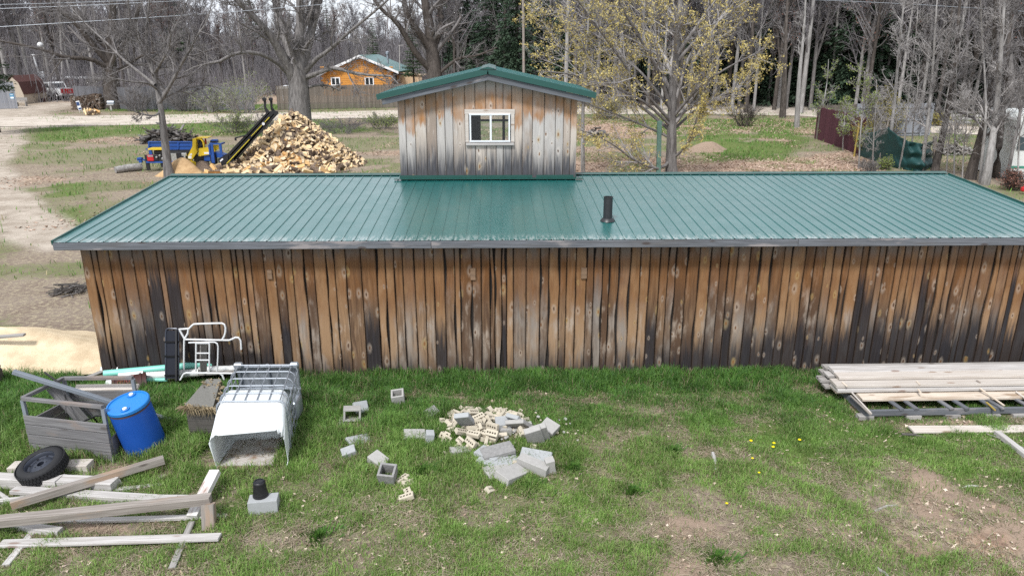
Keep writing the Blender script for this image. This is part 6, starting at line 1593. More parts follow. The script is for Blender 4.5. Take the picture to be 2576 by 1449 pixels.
# sawdust heaps
t = NT('sawdust'); p = t.pos(); n = t.noise(p, 3, 5, .6); f = t.noise(p, 45, 3, .7); c = t.mix(t.mr(n, .3, .7), (.52, .41, .275), (.71, .585, .41)); c = t.mix(t.mr(f, .55, .75, 0, .4), c, (.42, .30, .18)); M['sawdust'] = t.finish(c, .95, .1, t.m2('ADD', n, f), .5, .02)
t = NT('old_sawdust'); p = t.pos(); n = t.noise(p, 3, 5, .6); c = t.mix(t.mr(n, .3, .7), (.36, .23, .12), (.52, .36, .20)); M['sawdust_old'] = t.finish(c, .95, .1, n, .5, .02)
def mound(name, c, rx, ry, h, mat, label, cat, seed=0, rz=0.0, pw=1.3):
    n, m = 56, 22; V = []; Q = []
    for j in range(m + 1):
        for k in range(n):
            a = 2 * math.pi * k / n; q = j / m; wob = 1 + .16 * math.sin(2 * a + seed) + .09 * math.sin(5 * a + seed * 2)
            x, y = q * rx * wob * math.cos(a), q * ry * wob * math.sin(a)
            z = h * (math.cos(q * math.pi) * .5 + .5) ** pw + (float(fbm(np.array([x + c[0]]), np.array([y + c[1]]), .9, seed + 3)[0]) - .5) * h * .35 * (1 - q) - .05 * q
            V.append((x, y, z))
    for j in range(m):
        for k in range(n): Q.append((j * n + k, j * n + (k + 1) % n, (j + 1) * n + (k + 1) % n, (j + 1) * n + k))
    o = mobj(name, np_mesh(name, V, Q, None, [M[mat]], None, True)); o.location = (c[0], c[1], c[2]); o.rotation_euler = (0, 0, rz); return tag(o, label, cat, None, 'thing')
c = gp(70, 893); mound('sawdust_heap', (c.x - .4, c.y + .1, -.02), 2.5, 1.75, .52, 'sawdust', 'broad heap of pale yellow sawdust at the end of the plank shed', 'sawdust heap', 1)
c = mp3(880, 1000, -1.1); mound('sawdust_heap', (c.x, Ym - 1.1, -.02), 1.25, .95, .85, 'sawdust_old', 'small brown sawdust heap by the wheel of the firewood machine', 'sawdust heap', 2, 0, 1.0)
c = mp3(1230, 900, .0); mound('bark_heap', (c.x, Ym - .2, -.02), 1.0, .9, .6, 'bark_wood', 'dark bark scraps piled under the foot of the conveyor', 'bark heap', 3)
c = gp(560, 452); mound('sawdust_heap', (c.x - 2.5, c.y + 1.2, -.02), 1.6, .7, .12, 'sawdust_old', 'thin spill of sawdust at the foot of the small leafless tree', 'sawdust heap', 4)

# log lying beside the machine, brush heap
b = MB(); a, c = gp(290, 428, .14), gp(356, 420, .16); b.tube([a, a.lerp(c, .5) + Vector((0, 0, .03)), c], [.15, .17, .18], 14); o = b.build('fallen_log', M['bark_pale'], smooth=True, loc=tuple((a + c) / 2)); tag(o, 'pale peeled log lying on the ground beside the machine tongue', 'log')
def debris(name, vx, vy, wv, hv, n, mats, label, cat, seed, r0=.04, long_=1.4, flat=.3):
    g_ = random.Random(seed); c = gp(vx, vy); k = pxm(c); W, H = wv * k / 2, hv * k
    root = empty(name, tuple(c), label, cat)
    for mi, mt_ in enumerate(mats):
        b = MB()
        for i in range(n // len(mats)):
            q = math.sqrt(g_.random()); a = g_.uniform(0, 6.28); x, y = q * W * math.cos(a), q * W * .55 * math.sin(a); z = H * (1 - q ** 1.2) * g_.uniform(.3, 1.0) + .05
            an = g_.uniform(0, 3.14); L = long_ * g_.uniform(.25, 1); tl = g_.gauss(0, flat); d = Vector((math.cos(an) * math.cos(tl), math.sin(an) * math.cos(tl), math.sin(tl))) * L / 2
            p = c + Vector((x, y, z)); r = r0 * g_.uniform(.4, 1.5); m = p + Vector((g_.gauss(0, .08), g_.gauss(0, .08), g_.gauss(0, .05)))
            if g_.random() < .3: b.bar(p - d, p + d, r * 3, r, ch=.004)
            else: b.tube([p - d, m, p + d], [r, r * .9, r * .5], 6)
        b.build(['sticks', 'planks', 'roots'][mi], M[mt_], root)
    return root
debris('brush_heap', 425, 358, 130, 40, 240, ['bark_dark', 'dark_wood', 'bark'], 'dark heap of roots, branches and stumps behind the blue log trough', 'brush heap', 8, .06, 2.0)
debris('scrap_heap', 2405, 388, 85, 26, 110, ['silver', 'brownpost', 'grey'], 'heap of whitish scrap lumber and sticks between the tarp and the dark trunk', 'scrap heap', 9, .04, 1.6)
debris('log_pile', 1500, 345, 46, 30, 46, ['bark_dark', 'brownpost', 'bark'], 'small pile of cut logs seen beside the wall of the lookout', 'log pile', 10, .13, .7)
debris('brush_heap', 180, 735, 60, 14, 60, ['bark_dark', 'bark', 'dark_wood'], 'thin brown twigs heaped on bare soil by the shed corner', 'brush heap', 11, .012, .9, .15)
mound('dirt_mound', tuple(gp(1775, 382)), 1.9, 1.0, .6, 'ground', 'low mound of bare brown earth under the budding tree', 'mound', 6)
g_ = random.Random(12)
for i in range(16):
    p = gp(g_.uniform(2380, 2470), g_.uniform(284, 312)); b = MB(); r = g_.uniform(.25, .6)
    b.lathe([(r * .6, -.1), (r, .05), (r * .95, r * .35), (r * .5, r * .62), (.01, r * .68)], 9, Matrix.Rotation(g_.uniform(0, 3), 4, 'Z') @ Matrix.Diagonal((1, .7, .8, 1)))
    b.v = [(v[0] * g_.uniform(.88, 1.1), v[1] * g_.uniform(.88, 1.1), v[2]) for v in b.v]
    o = b.build('boulder', M['concrete'], loc=(0, 0, 0)); o.location = p; tag(o, 'pale field boulder on the bank across the road', 'boulder', 'boulders on the far bank')

# ------------------------------------------------------------------ FAR BUILDINGS, FENCES, VEHICLES
def stake_mat(name, lo, hi, w=.14):
    t = NT(name); v = t.obj(); x = t.sep(v)[0]; s = t.m2('FLOOR', t.m2('DIVIDE', x, w)); wn = t.n('ShaderNodeTexWhiteNoise', {'noise_dimensions': '1D'}, W=s).outputs['Value']; n = t.noise(t.scale(v, (20, 20, 1.2)), 1.0, 4, .6)
    c = t.mix(t.m2('ADD', t.m2('MULTIPLY', wn, .6), t.m2('MULTIPLY', n, .4)), lo, hi); return t.finish(c, .85, .2, n, .4, .01)
M['fence_grey'] = stake_mat('grey_fence_boards', (.085, .085, .092), (.17, .17, .185)); M['fence_light'] = stake_mat('light_grey_fence_boards', (.19, .20, .225), (.31, .32, .35)); M['fence_maroon'] = stake_mat('maroon_fence_boards', (.055, .02, .028), (.115, .042, .055)); M['fence_brown'] = stake_mat('brown_fence_boards', (.10, .085, .07), (.2, .175, .15))
def fence(name, A, B, h, mat, label, w=.14, rails=(.25, .85), railside=-1, zig=True, th=.02, rnd_=.03, seed=0, post=2.4):
    A, B = Vector(A), Vector(B); A.z = B.z = 0; d = B - A; L = d.length; d.normalize(); ang = math.atan2(d.y, d.x)
    root = empty(name, tuple(A), label, 'fence', None, ang); g_ = random.Random(seed); b = MB(); x = 0
    while x < L:
        hh_ = h + g_.uniform(-rnd_, rnd_); ww = w - .012
        b.prism([(x, 0, .02), (x + ww, 0, .02), (x + ww, 0, hh_ - .04), (x + ww * .75, 0, hh_), (x + ww * .25, 0, hh_), (x, 0, hh_ - .04)], (0, th, 0)); x += w
    def add(b, nm, mt_):
        o = b.build(nm, M[mt_], None, loc=(0, 0, 0)); o.location = (0, 0, 0); o.parent = root; return o
    add(b, 'board_panel', mat); b = MB()
    for r in rails: b.box((L / 2, (-.03 if railside < 0 else th + .03), h * r), (L, .05, .09))
    add(b, 'rail', mat); x = 0
    while x <= L + .1:
        b = MB(); b.box((min(x, L), (-.10 if railside < 0 else th + .10), h / 2), (.09, .09, h)); add(b, 'post', mat); x += post
    return root
fence('board_fence', gp(192, 271), gp(330, 277), 2.1, 'fence_grey', 'blue-grey board fence behind the wood stack', seed=1, railside=1)
fence('board_fence', gp(330, 277), gp(640, 278), 2.2, 'fence_grey', 'long grey board fence running behind the bare bushes', seed=2, railside=1)
fence('board_fence', gp(700, 277), gp(1075, 270), 2.25, 'fence_brown', 'dark brownish board fence below the log house', seed=3, railside=1)
fence('board_fence', gp(2048, 350), gp(2166, 392), 2.05, 'fence_maroon', 'maroon painted board fence running toward the tarp', .16, railside=1, seed=4)
fence('board_fence', gp(2052, 352), gp(2145, 345), 2.15, 'fence_brown', 'dark brown fence section between the maroon and the pale grey sections', seed=5)
fence('board_fence', gp(2145, 345), gp(2335, 342), 2.15, 'fence_light', 'pale blue-grey board fence with three rails behind the green tarp', seed=6, rails=(.12, .5, .88))
fence('fence_panel', gp(-30, 276), gp(44, 274), 2.55, 'fence_light', 'blue-grey fence panel with a small sign in front of the barn-roofed shed', seed=7, railside=1)
b = MB(); p = gp(30, 276); p = wp(30, 243, p.y - .12); k = pxm(p); b.box((0, 0, 0), (10 * k, .02, 13 * k)); o = b.build('sign_plate', plain('blue_sign', (.06, .22, .36), .4, .4, .2), loc=(0, 0, 0)); o.location = p; o.rotation_euler = (0, 0, 0)
b = MB(); b.box((0, -.016, -3.4 * k), (8 * k, .008, 4 * k)); b.box((0, -.016, 3.5 * k), (7 * k, .008, 1.2 * k)); q_ = b.build('sign_panel', M['white'], o, loc=(0, 0, 0)); tag(o, 'small blue and white sign plate fixed to the blue-grey fence panel', 'sign')
fence('board_fence', gp(14, 240), gp(78, 238), 2.4, 'fence_grey', 'grey fence panels behind the roof of the barn-roofed shed', seed=8)

# barn-roofed shed
sh = empty('barn_roof_shed', tuple(gp(64, 262)), 'small tan garden shed with a brown barn-shaped roof by the drive', 'shed')
Ysh = gp(64, 262).y
ax_ = Vector((gp(105, 257).x - gp(64, 262).x, gp(105, 257).y - gp(64, 262).y, 0)); ax_.y += 1.2
o0 = Vector((gp(64, 262).x, Ysh, 0)); px0 = pxm(o0)
wd = Vector((-ax_.y, ax_.x, 0)).normalized() * -1; 
wd = Vector((-.93, .36, 0)); Wsh = 2.55
prof_ = [(0, 0), (0, 1.05), (.42, 2.15), (1.275, 2.75), (2.13, 2.15), (2.55, 1.05), (2.55, 0)]
b = MB(); b.prism([o0 + wd * x + Vector((0, 0, z)) for x, z in prof_], ax_); b.build('shed_wall', plain('tan_siding', (.42, .36, .29), .8, .2, .12, 8), sh)
b = MB(); pr2 = [(-.10, .98), (.37, 2.2), (1.275, 2.85), (2.18, 2.2), (2.65, .98)]; e_ = ax_.normalized() * .12
for (p0, p1) in zip(pr2[:-1], pr2[1:]):
    a, c = o0 + wd * p0[0] + Vector((0, 0, p0[1])) - e_, o0 + wd * p1[0] + Vector((0, 0, p1[1])) - e_
    b.prism([a, c, c + Vector((0, 0, .06)), a + Vector((0, 0, .06))], ax_ + e_ * 2)
b.build('shed_roof', plain('brown_shingle', (.085, .04, .036), .85, .2, .3, 14), sh)
p = gp(112, 257); b = MB(); b.lathe([(.16, 0), (.24, .3), (.27, .32), (.27, .38), (.2, .38)], 18); o = b.build('flower_tub', M['maroon'], smooth=True, loc=(0, 0, 0)); o.location = p; tag(o, 'round maroon flower tub by the corner of the barn-roofed shed', 'tub')
p = gp(56, 268); b = MB(); b.box((0, 0, .42), (1.1, .35, .06)); b.box((0, .15, .7), (1.1, .05, .35)); b.box((-.45, 0, .2), (.08, .3, .4)); b.box((.45, 0, .2), (.08, .3, .4)); o = b.build('bench', M['grey'], loc=(0, 0, 0)); o.location = p; tag(o, 'old grey bench in front of the barn-roofed shed', 'bench')

# pickup truck: heading away to the left
tp = gp(140, 251); tk_ = empty('pickup_truck', tuple(tp), 'white pickup truck with a red tailgate parked on the drive', 'pickup truck', None, 0)
hd = R(152)                                        # heading of the bonnet in the ground plane
F_ = Vector((math.cos(hd), math.sin(hd), 0)); S_ = Vector((-F_.y, F_.x, 0)) # left side
def tl(u, v, z): return tp + F_ * u + S_ * v + Vector((0, 0, z))
b = MB()
def tprism(b, prof, v0, v1): b.prism([tl(u, v0, z) for u, z in prof], S_ * (v1 - v0))
tprism(b, [(-2.8, .55), (-2.85, .7), (-2.8, 1.28), (-.9, 1.30), (-.9, .55)], -.98, -.90); tprism(b, [(-2.8, .55), (-2.85, .7), (-2.8, 1.28), (-.9, 1.30), (-.9, .55)], .90, .98)
tprism(b, [(-2.8, .62), (-2.8, .80), (-.9, .80), (-.9, .62)], -.9, .9)
tprism(b, [(-.9, .5), (-.9, 1.32), (-.72, 1.90), (-.4, 1.97), (.6, 1.97), (1.25, 1.38), (2.7, 1.24), (2.85, 1.0), (2.85, .5)], -.98, .98)
b.build('body', M['white'], tk_)
b = MB()
tprism(b, [(-.80, 1.36), (-.66, 1.82), (.5, 1.85), (1.0, 1.40)], -.99, -.985); tprism(b, [(-.80, 1.36), (-.66, 1.82), (.5, 1.85), (1.0, 1.40)], .985, .99)
b.prism([tl(-.905, -.8, 1.40), tl(-.905, .8, 1.40), tl(-.75, .72, 1.84), tl(-.75, -.72, 1.84)], F_ * -.03)
b.build('cab_window', plain('dark_glass', (.02, .025, .03), .1, .6, .1), tk_)
b = MB(); b.prism([tl(-2.87, -.86, .74), tl(-2.87, .86, .74), tl(-2.84, .86, 1.30), tl(-2.84, -.86, 1.30)], F_ * .06); tgt = b.build('tailgate', M['red'], tk_)
b = MB(); b.prism([tl(-2.885, -.14, 1.0), tl(-2.885, .14, 1.0), tl(-2.885, .11, 1.08), tl(-2.885, -.11, 1.08)], F_ * .01); b.build('badge', M['chrome'], tgt)
for s in (-1, 1):
    b = MB(); b.prism([tl(-2.875, s * .87, .85), tl(-2.875, s * .985, .85), tl(-2.85, s * .985, 1.25), tl(-2.85, s * .87, 1.25)], F_ * .12); b.build('tail_light', M['red'], tk_)
b = MB(); b.prism([tl(-3.0, -.95, .55), tl(-3.0, .95, .55), tl(-3.0, .95, .72), tl(-3.0, -.95, .72)], F_ * .15); b.build('rear_bumper', M['chrome'], tk_)
b = MB(); b.prism([tl(-3.01, -.16, .58), tl(-3.01, .16, .58), tl(-3.01, .16, .70), tl(-3.01, -.16, .70)], F_ * .01); b.build('number_plate', M['white'], tk_)
b = MB()
tprism(b, [(-2.7, .35), (-2.7, .6), (2.7, .6), (2.7, .35)], -.7, .7)
for (u, s) in ((-1.75, 1), (1.85, 1), (-1.75, -1), (1.85, -1)):
    for k in range(1): b.lathe([(.47, -.02), (.47, .02)], 20, Matrix.Translation(tl(u, s * .97, .47)) @ F_.to_track_quat('X', 'Z').to_matrix().to_4x4() @ Matrix.Rotation(R(90), 4, 'X'))
b.build('wheel_arch', M['black'], tk_)
for (u, s) in ((-1.75, 1), (1.85, 1), (-1.75, -1), (1.85, -1)):
    mt = Matrix.Translation(tl(u, s * .90, .40)) @ F_.to_track_quat('X', 'Z').to_matrix().to_4x4() @ Matrix.Rotation(R(-90 * s), 4, 'X')
    b = MB(); b.lathe([(.26, .11), (.36, .12), (.40, .08), (.40, -.12), (.3, -.12)], 24, mt, False, True); w_ = b.build('wheel', M['rubber'], tk_, True)
    b = MB(); b.lathe([(.26, .10), (.24, .125), (.1, .10), (.001, .11)], 20, mt, False, False); b.build('rim', M['chrome'], w_, True)
# stack of boats / tarped load behind
p = gp(186, 232); b = MB()
for i in range(5): b.box((-1.6 + i * .8 + .1 * (i % 2), .2 * i, 1.75 + .06 * (i % 3)), (1.3, 1.6, .25), Matrix.Rotation(.15 * (-1) ** i, 3, 'Y'), .1)
o = b.build('white_tarp_load', M['white'], loc=(0, 0, 0)); o.location = p; q_ = MB(); q_.box((-.6, .3, .8), (2.0, 1.2, 1.55), None, .03); q_.build('red_body', plain('rusty_red_paint', (.22, .06, .03), .7, .3, .3), o, loc=(0, 0, 0)); tag(o, 'rusty red wagon heaped with white tarps beyond the pickup truck', 'wagon')

# poles, wires
def pole(name, pts, Yb, r, mat, label, cat='pole', top=None):
    P = [wp(x, y, Yb) for x, y in pts]; b = MB(); b.tube(P, [r] + [r * .85] * (len(P) - 1), 10); c = P[0]
    root = empty(name, tuple(c), label, cat); b.build('shaft', M[mat], root, True); return root, P
rt, P = pole('slanted_pole', [(104, 207), (83, 138)], gp(104, 240).y, .11, 'white', 'white slanted pole rising behind the pickup cab'); b = MB(); b.box(P[0] + Vector((.35, 0, .6)), (.5, .4, 1.3), None, .05); b.box(P[1], (.5, .06, .06)); b.build('head_box', M['white'], rt)
rt, P = pole('globe_lamp', [(118, 230), (106, 122)], gp(118, 240).y, .05, 'grey', 'thin lamp post with a white globe near the pickup truck', 'lamp post'); b = MB(); b.lathe([(.05, -.36)] + [(.36 * math.sin(R(180 - 18 * k)), .36 * math.cos(R(180 - 18 * k))) for k in range(1, 10)] + [(.02, .36)], 18, Matrix.Translation(P[1] + Vector((-.15, 0, .36)))); b.build('globe', M['white'], rt, True)
pole('utility_pole', [(160, 232), (152, 80), (150, -60)], gp(160, 240).y, .16, 'silver', 'grey wooden utility pole behind the pickup truck', 'utility pole')
pole('utility_pole', [(1318, 270), (1317, 90), (1315, -60)], gp(1318, 272).y, .15, 'brownpost', 'tall wooden utility pole rising behind the lookout roof', 'utility pole')
rt, P = pole('antenna_pole', [(1006, 230), (1005, 115)], gp(1006, 240).y, .06, 'silver', 'thin pale antenna mast beside the log house', 'mast'); b = MB(); b.bar(P[1] + Vector((-.2, 0, 0)), P[1] + Vector((.5, 0, .02)), .05, .05); b.build('crossbar', M['silver'], rt)
pole('marker_post', [(1948, 268), (1948, 233)], gp(1948, 268).y, .10, 'white', 'short white marker post on the far verge of the road', 'post')
Yp = base_y(1656, 452); b = MB(); a, c = wp(1656, 452, Yp), wp(1659, 305, Yp); b.bar(a, c, .19, .15, (0, 1, 0), .01); o = b.build('green_post', plain('faded_green_post', (.10, .17, .14), .8, .2, .3, 9), loc=tuple(a)); tag(o, 'faded green square post standing behind the ridge by the budding tree', 'post')
for (x0, y0, x1, y1, r, mt_, lab) in [(2351, 432, 2352, 345, .09, 'brownpost', 'weathered post holding the end of the green tarp'), (2440, 452, 2459, 360, .05, 'brownpost', 'thin stake leaning against the thick dark trunk'), (2148, 396, 2161, 314, .045, 'stake_yellow', 'yellow stake at the near end of the maroon fence'), (2210, 412, 2236, 300, .04, 'brownpost', 'broken brown stake standing in front of the tarp')]:
    Yb_ = base_y(x0, y0); a, c = wp(x0, y0, Yb_), wp(x1, y1, Yb_); b = MB(); b.bar(a, c, r * 1.6, r * 1.6, (0, 1, 0), .01); o = b.build('wood_stake', M[mt_], loc=tuple(a)); tag(o, lab, 'stake')
def wire(pts, Y0, Y1, label, r=.011):
    P = [wp(x, y, Y0 + (Y1 - Y0) * i / (len(pts) - 1)) for i, (x, y) in enumerate(pts)]; q, rr = resample([tuple(p) for p in P], [r] * len(P), 24); b = MB(); b.tube([Vector(p) for p in q], r, 5); o = b.build('power_line', M['galv'], loc=tuple(P[0])); tag(o, label, 'power line', 'power lines overhead')
wire([(-60, 14), (130, 9), (330, 2), (600, -10)], 30, 34, 'uppermost thin power line at the corner of the sky over the drive')
wire([(-60, 25), (200, 15), (430, 4), (700, -10)], 30, 34, 'second thin power line just below the uppermost one')
wire([(-60, 72), (280, 51), (567, 32), (859, 8), (1000, -6)], 28, 34, 'lowest and longest power line crossing in front of the bare trees')
wire([(1980, -2), (2200, 7), (2400, 18), (2640, 34)], 38, 34, 'thin power line across the bare trees above the maroon fence')

# wood stack, sign, mailbox
ws_ = empty('wood_stack', tuple(gp(222, 277)), 'long dark stack of firewood in front of the blue-grey board fence', 'wood stack')
g_ = random.Random(3); b = MB(); b2 = MB(); c = gp(222, 277); k = pxm(c); W = 74 * k
for i in range(420):
    x = g_.uniform(-W / 2, W / 2); z = g_.uniform(.05, 1.35 + .12 * math.sin(x * 2)); r = g_.uniform(.05, .1)
    bb = b if g_.random() < .82 else b2
    bb.tube([c + Vector((x, -.28 - g_.uniform(0, .1), z)), c + Vector((x + g_.gauss(0, .03), .3, z))], r, 6)
b.build('dark_logs', M['bark_wood'], ws_); b2.build('weathered_logs', M['brownpost'], ws_)
for i in range(26):
    p = gp(g_.uniform(214, 246), g_.uniform(279, 284), g_.uniform(.08, .45)); o = bpy.data.objects.new('firewood_log', LM[i % 12][0]); link(o); o.location = p; o.rotation_euler = lrot(); s = 1.3; o.scale = (s, s, s); tag(o, 'pale split log spilled in front of the dark wood stack', 'log', 'split logs spilled by the wood stack')
sp_ = gp(203, 284); sg = empty('yard_sign', tuple(sp_), 'tilted blue and white yard sign on wire legs in front of the wood stack', 'sign')
k = pxm(sp_); sp_ = sp_ + Vector((0, 0, .02))
b = MB(); b.box(sp_ + Vector((-.06, 0, 17 * k)), (9 * k, .02, 22 * k), Matrix.Rotation(R(-9), 3, 'Y')); b.build('sign_face', M['white'], sg)
b = MB(); b.box(sp_ + Vector((-.10, -.018, 21 * k)), (7.4 * k, .01, 9 * k), Matrix.Rotation(R(-9), 3, 'Y')); b.box(sp_ + Vector((.0, -.018, 9.5 * k)), (7.4 * k, .01, 4 * k), Matrix.Rotation(R(-9), 3, 'Y')); b.build('sign_print', plain('navy_print', (.03, .06, .16), .5, .3, .1), sg)
b = MB()
for s in (-.12, .12): b.bar(sp_ + Vector((s + .06, 0, -.05)), sp_ + Vector((s, 0, .4)), .02, .02)
b.build('leg', M['alu'], sg)
mp_ = gp(281, 280); mb_ = empty('mailbox', tuple(mp_), 'grey mailbox on a wooden post at the grassy roadside', 'mailbox'); k = pxm(mp_)
b = MB(); b.box(mp_ + Vector((0, 0, 8 * k)), (.14, .14, 16 * k)); b.box(mp_ + Vector((0, 0, 15.5 * k)), (17 * k, .3, .07)); b.build('post', M['silver'], mb_)
b = MB(); pts = [(-.15, 0), (-.15, .2), (-.1, .3), (0, .34), (.1, .3), (.15, .2), (.15, 0)]; b.prism([mp_ + Vector((-.25, y, 16.5 * k + z)) for y, z in pts], (.62, 0, 0)); b.build('box', M['galv'], mb_)

# log house
Yh = gp(905, 262).y + 14
lh = empty('log_house', tuple(wp(905, 262, Yh)), 'honey-coloured log house with a green metal roof beyond the fence', 'house')
lh.location.z = 0
t = NT('honey_logs'); v = t.pos(); z = t.sep(v)[2]; s = t.m2('FRACT', t.m2('DIVIDE', z, .26)); gr_ = t.mr(t.m2('ABSOLUTE', t.m2('SUBTRACT', s, .5)), .38, .5); n = t.noise(t.scale(v, (1.2, 1.2, 14)), 1.0, 4, .6)
c = t.mix(t.mr(n, .3, .7), (.46, .185, .03), (.62, .30, .07)); c = t.mix(t.m2('MULTIPLY', gr_, .6), c, (.20, .07, .012)); M['honey'] = t.finish(c, .6, .3, t.m2('SUBTRACT', 1.0, gr_), .5, .05)
def hp3(x, y, dY=0): return wp(x, y, Yh + dY)
gl_, gr2 = hp3(812, 200), hp3(985, 200); pkh = hp3(905, 141)
b = MB(); b.prism([(gl_.x, Yh, 0), (gr2.x, Yh, 0), (gr2.x, Yh, hp3(985, 184).z), (pkh.x, Yh, pkh.z - .3), (gl_.x, Yh, hp3(812, 184).z)], (0, 9, 0)); 
bx_ = hp3(985, 190); 
b.build('wall', M['honey'], lh)
b = MB(); 
for i in range(7):
    for X in (gl_.x, gr2.x): b.tube([(X - .22, Yh + .05, .3 + i * .52), (X + .22, Yh + .05, .3 + i * .52)], .11, 8)
b.build('log_end', M['honey'], lh)
dpt = 10.0; shift = Vector((5.0, dpt, 0))            # the roof runs back and to the right
b = MB(); el, er = hp3(800, 189), hp3(1004, 182); pz = pkh + Vector((0, -.5, 0))
A_ = [Vector((el.x, Yh - .6, el.z)), Vector((pkh.x, Yh - .6, pkh.z)), Vector((er.x, Yh - .6, er.z))]
sh_ = Vector((.9, 10, 0))
for (p0, p1) in ((A_[0], A_[1]), (A_[1], A_[2])): b.prism([p0, p1, p1 + Vector((0, 0, .1)), p0 + Vector((0, 0, .1))], sh_)
rf_ = b.build('roof', plain('house_green_steel', (.07, .16, .15), .4, .5, .15, 2), lh)
b = MB()
for (p0, p1) in ((A_[0], A_[1]), (A_[1], A_[2])): b.prism([p0 + Vector((0, -.05, -.2)), p1 + Vector((0, -.05, -.2)), p1 + Vector((0, -.05, .1)), p0 + Vector((0, -.05, .1))], (0, .045, 0))
b.build('fascia', M['white'], rf_)
c = hp3(976, 168, 3); b = MB(); b.tube([c + Vector((0, 0, -1)), c + Vector((0, 0, 1.5))], .13, 12); b.lathe([(.22, 0), (.22, .25), (.02, .4)], 12, Matrix.Translation(c + Vector((0, 0, 1.5)))); b.build('chimney', M['galv'], rf_, True)
for (x0, x1, y0, y1) in ((833, 855, 195, 216), (918, 940, 195, 216)):
    b = MB(); a, c = hp3(x0, y1, -.06), hp3(x1, y0, -.06); b.box(((a.x + c.x) / 2, Yh - .03, (a.z + c.z) / 2), (c.x - a.x, .06, c.z - a.z)); wn_ = b.build('window', M['white'], lh)
    b = MB(); m_ = (a.x + c.x) / 2; ww = (c.x - a.x) / 2 - .2
    for s in (-1, 1): b.box((m_ + s * (ww / 2 + .06), Yh - .065, (a.z + c.z) / 2), (ww, .02, (c.z - a.z) - .26))
    b.build('pane', M['cabglass'] if 'cabglass' in M else plain('dark_window_glass', (.02, .025, .03), .12, .6, .1), wn_)
b = MB(); a, c = hp3(1000, 232, 2), hp3(1062, 190, 2); b.box(((a.x + c.x) / 2, Yh + 4, c.z / 2), (c.x - a.x, 4, c.z)); b.build('annex_wall', plain('raw_plywood', (.52, .38, .24), .8, .2, .15), lh)
b = MB(); b.prism([(a.x - .2, Yh + 1.8, c.z + .35), (c.x + .3, Yh + 1.8, c.z - .1), (c.x + .3, Yh + 1.8, c.z + .0), (a.x - .2, Yh + 1.8, c.z + .45)], (0, 4.6, 0)); b.build('annex_roof', plain('raw_board_roof', (.42, .32, .22), .8, .2, .2), lh)
# small white shape beyond the fence (a canopy roof)
p = gp(695, 262); b = MB(); k = pxm(p); zc_ = wp(695, 221, p.y).z
b.prism([(-22 * k, 0, -.15), (-18 * k, 0, .12), (14 * k, 0, .12), (22 * k, 0, -.15)], (0, 3, 0))
for x in (-18 * k, 18 * k): b.box((x, 1.5, -zc_ / 2), (.12, .12, zc_))
o = b.build('white_canopy', M['white'], loc=(0, 0, 0)); o.location = (p.x, p.y + 4, zc_ - .2); tag(o, 'white canopy roof just showing above the fence beside the maple trunk', 'canopy')

# tarp fence
pts = [(2160, 338, 392), (2195, 334, 405), (2232, 320, 418), (2255, 340, 424), (2285, 356, 430), (2320, 362, 434), (2348, 356, 420)]
n = 61; m = 26; V = []; Q = []
xs_ = np.linspace(2160, 2348, n); top_ = np.interp(xs_, [p[0] for p in pts], [p[1] for p in pts]); bot_ = np.interp(xs_, [p[0] for p in pts], [p[2] for p in pts])
for i in range(n):
    B0 = gp(xs_[i], bot_[i]); T0 = wp(xs_[i], top_[i], B0.y)
    for j in range(m):
        f = j / (m - 1); p = B0.lerp(T0, f); s = i / (n - 1)
        fold = .10 * math.sin(9 * s + 5.5 * f + 2) * math.sin(math.pi * f) + .10 * math.sin(23 * s - 3 * f) * (1 - f * .6) + .07 * math.sin(47 * s + 7 * f) + .07 * math.sin(26 * f * (1 - .5 * s) + 9 * math.sin(math.pi * s)) * math.sin(math.pi * s)
        sw = min(1, max(0, (s - .38) / .15)); fold += sw * .17 * math.sin(14 * f + 30 * (s - .72) ** 2 + 1) * math.sin(math.pi * min(1, f * 1.1)) 
        V.append((p.x, p.y + fold, p.z))
for i in range(n - 1):
    for j in range(m - 1): Q.append((i * m + j, (i + 1) * m + j, (i + 1) * m + j + 1, i * m + j + 1))
o = mobj('green_tarp', np_mesh('green_tarp', V, Q, None, [plain('dark_green_tarp', (.012, .055, .055), .6, .35, .2, 3, 0, .1, 4, (.04, .06, .05))], None, True)); tag(o, 'dark green tarp hung sagging between stakes', 'tarp'); md = o.modifiers.new('s', 'SOLIDIFY'); md.thickness = .012

# trailer home at the edge
tr0 = gp(2528, 452); th_ = empty('trailer_home', tuple(tr0), 'white trailer home with green trim behind the trunks at the roof end', 'trailer home')
dx = Vector((1.0, -.12, 0)).normalized(); dn = Vector((.12, 1.0, 0)).normalized()
def thp(u, z, w=0): return tr0 + dx * u + dn * w + Vector((0, 0, z))
zt_h = wp(2545, 285, tr0.y).z
t = NT('white_siding'); v = t.pos(); s = t.m2('FRACT', t.m2('DIVIDE', t.sep(v)[2], .18)); n = t.noise(v, 2, 4, .6); c = t.mix(n, (.58, .60, .58), (.70, .72, .70)); c = t.mix(t.mr(s, .0, .12, .5, 0), c, (.3, .32, .32)); M['siding'] = t.finish(c, .5, .4, s, .4, .02)
b = MB(); b.prism([thp(0, .35), thp(9, .35), thp(9, zt_h), thp(.25, zt_h), thp(0, zt_h - .3)], dn * 3); b.build('body', M['siding'], th_)
b = MB(); b.prism([thp(.02, .05, .04), thp(9, .05, .04), thp(9, .36, .04), thp(.02, .36, .04)], dn * 2.9); b.build('skirting', M['white'], th_)
zs = wp(2545, 421, tr0.y).z; b = MB(); b.prism([thp(-.01, zs - .05, -.012), thp(9, zs - .05, -.012), thp(9, zs + .06, -.012), thp(-.01, zs + .06, -.012)], dn * .01); b.build('green_stripe', plain('trailer_green', (.06, .25, .18), .5, .4, .1), th_)
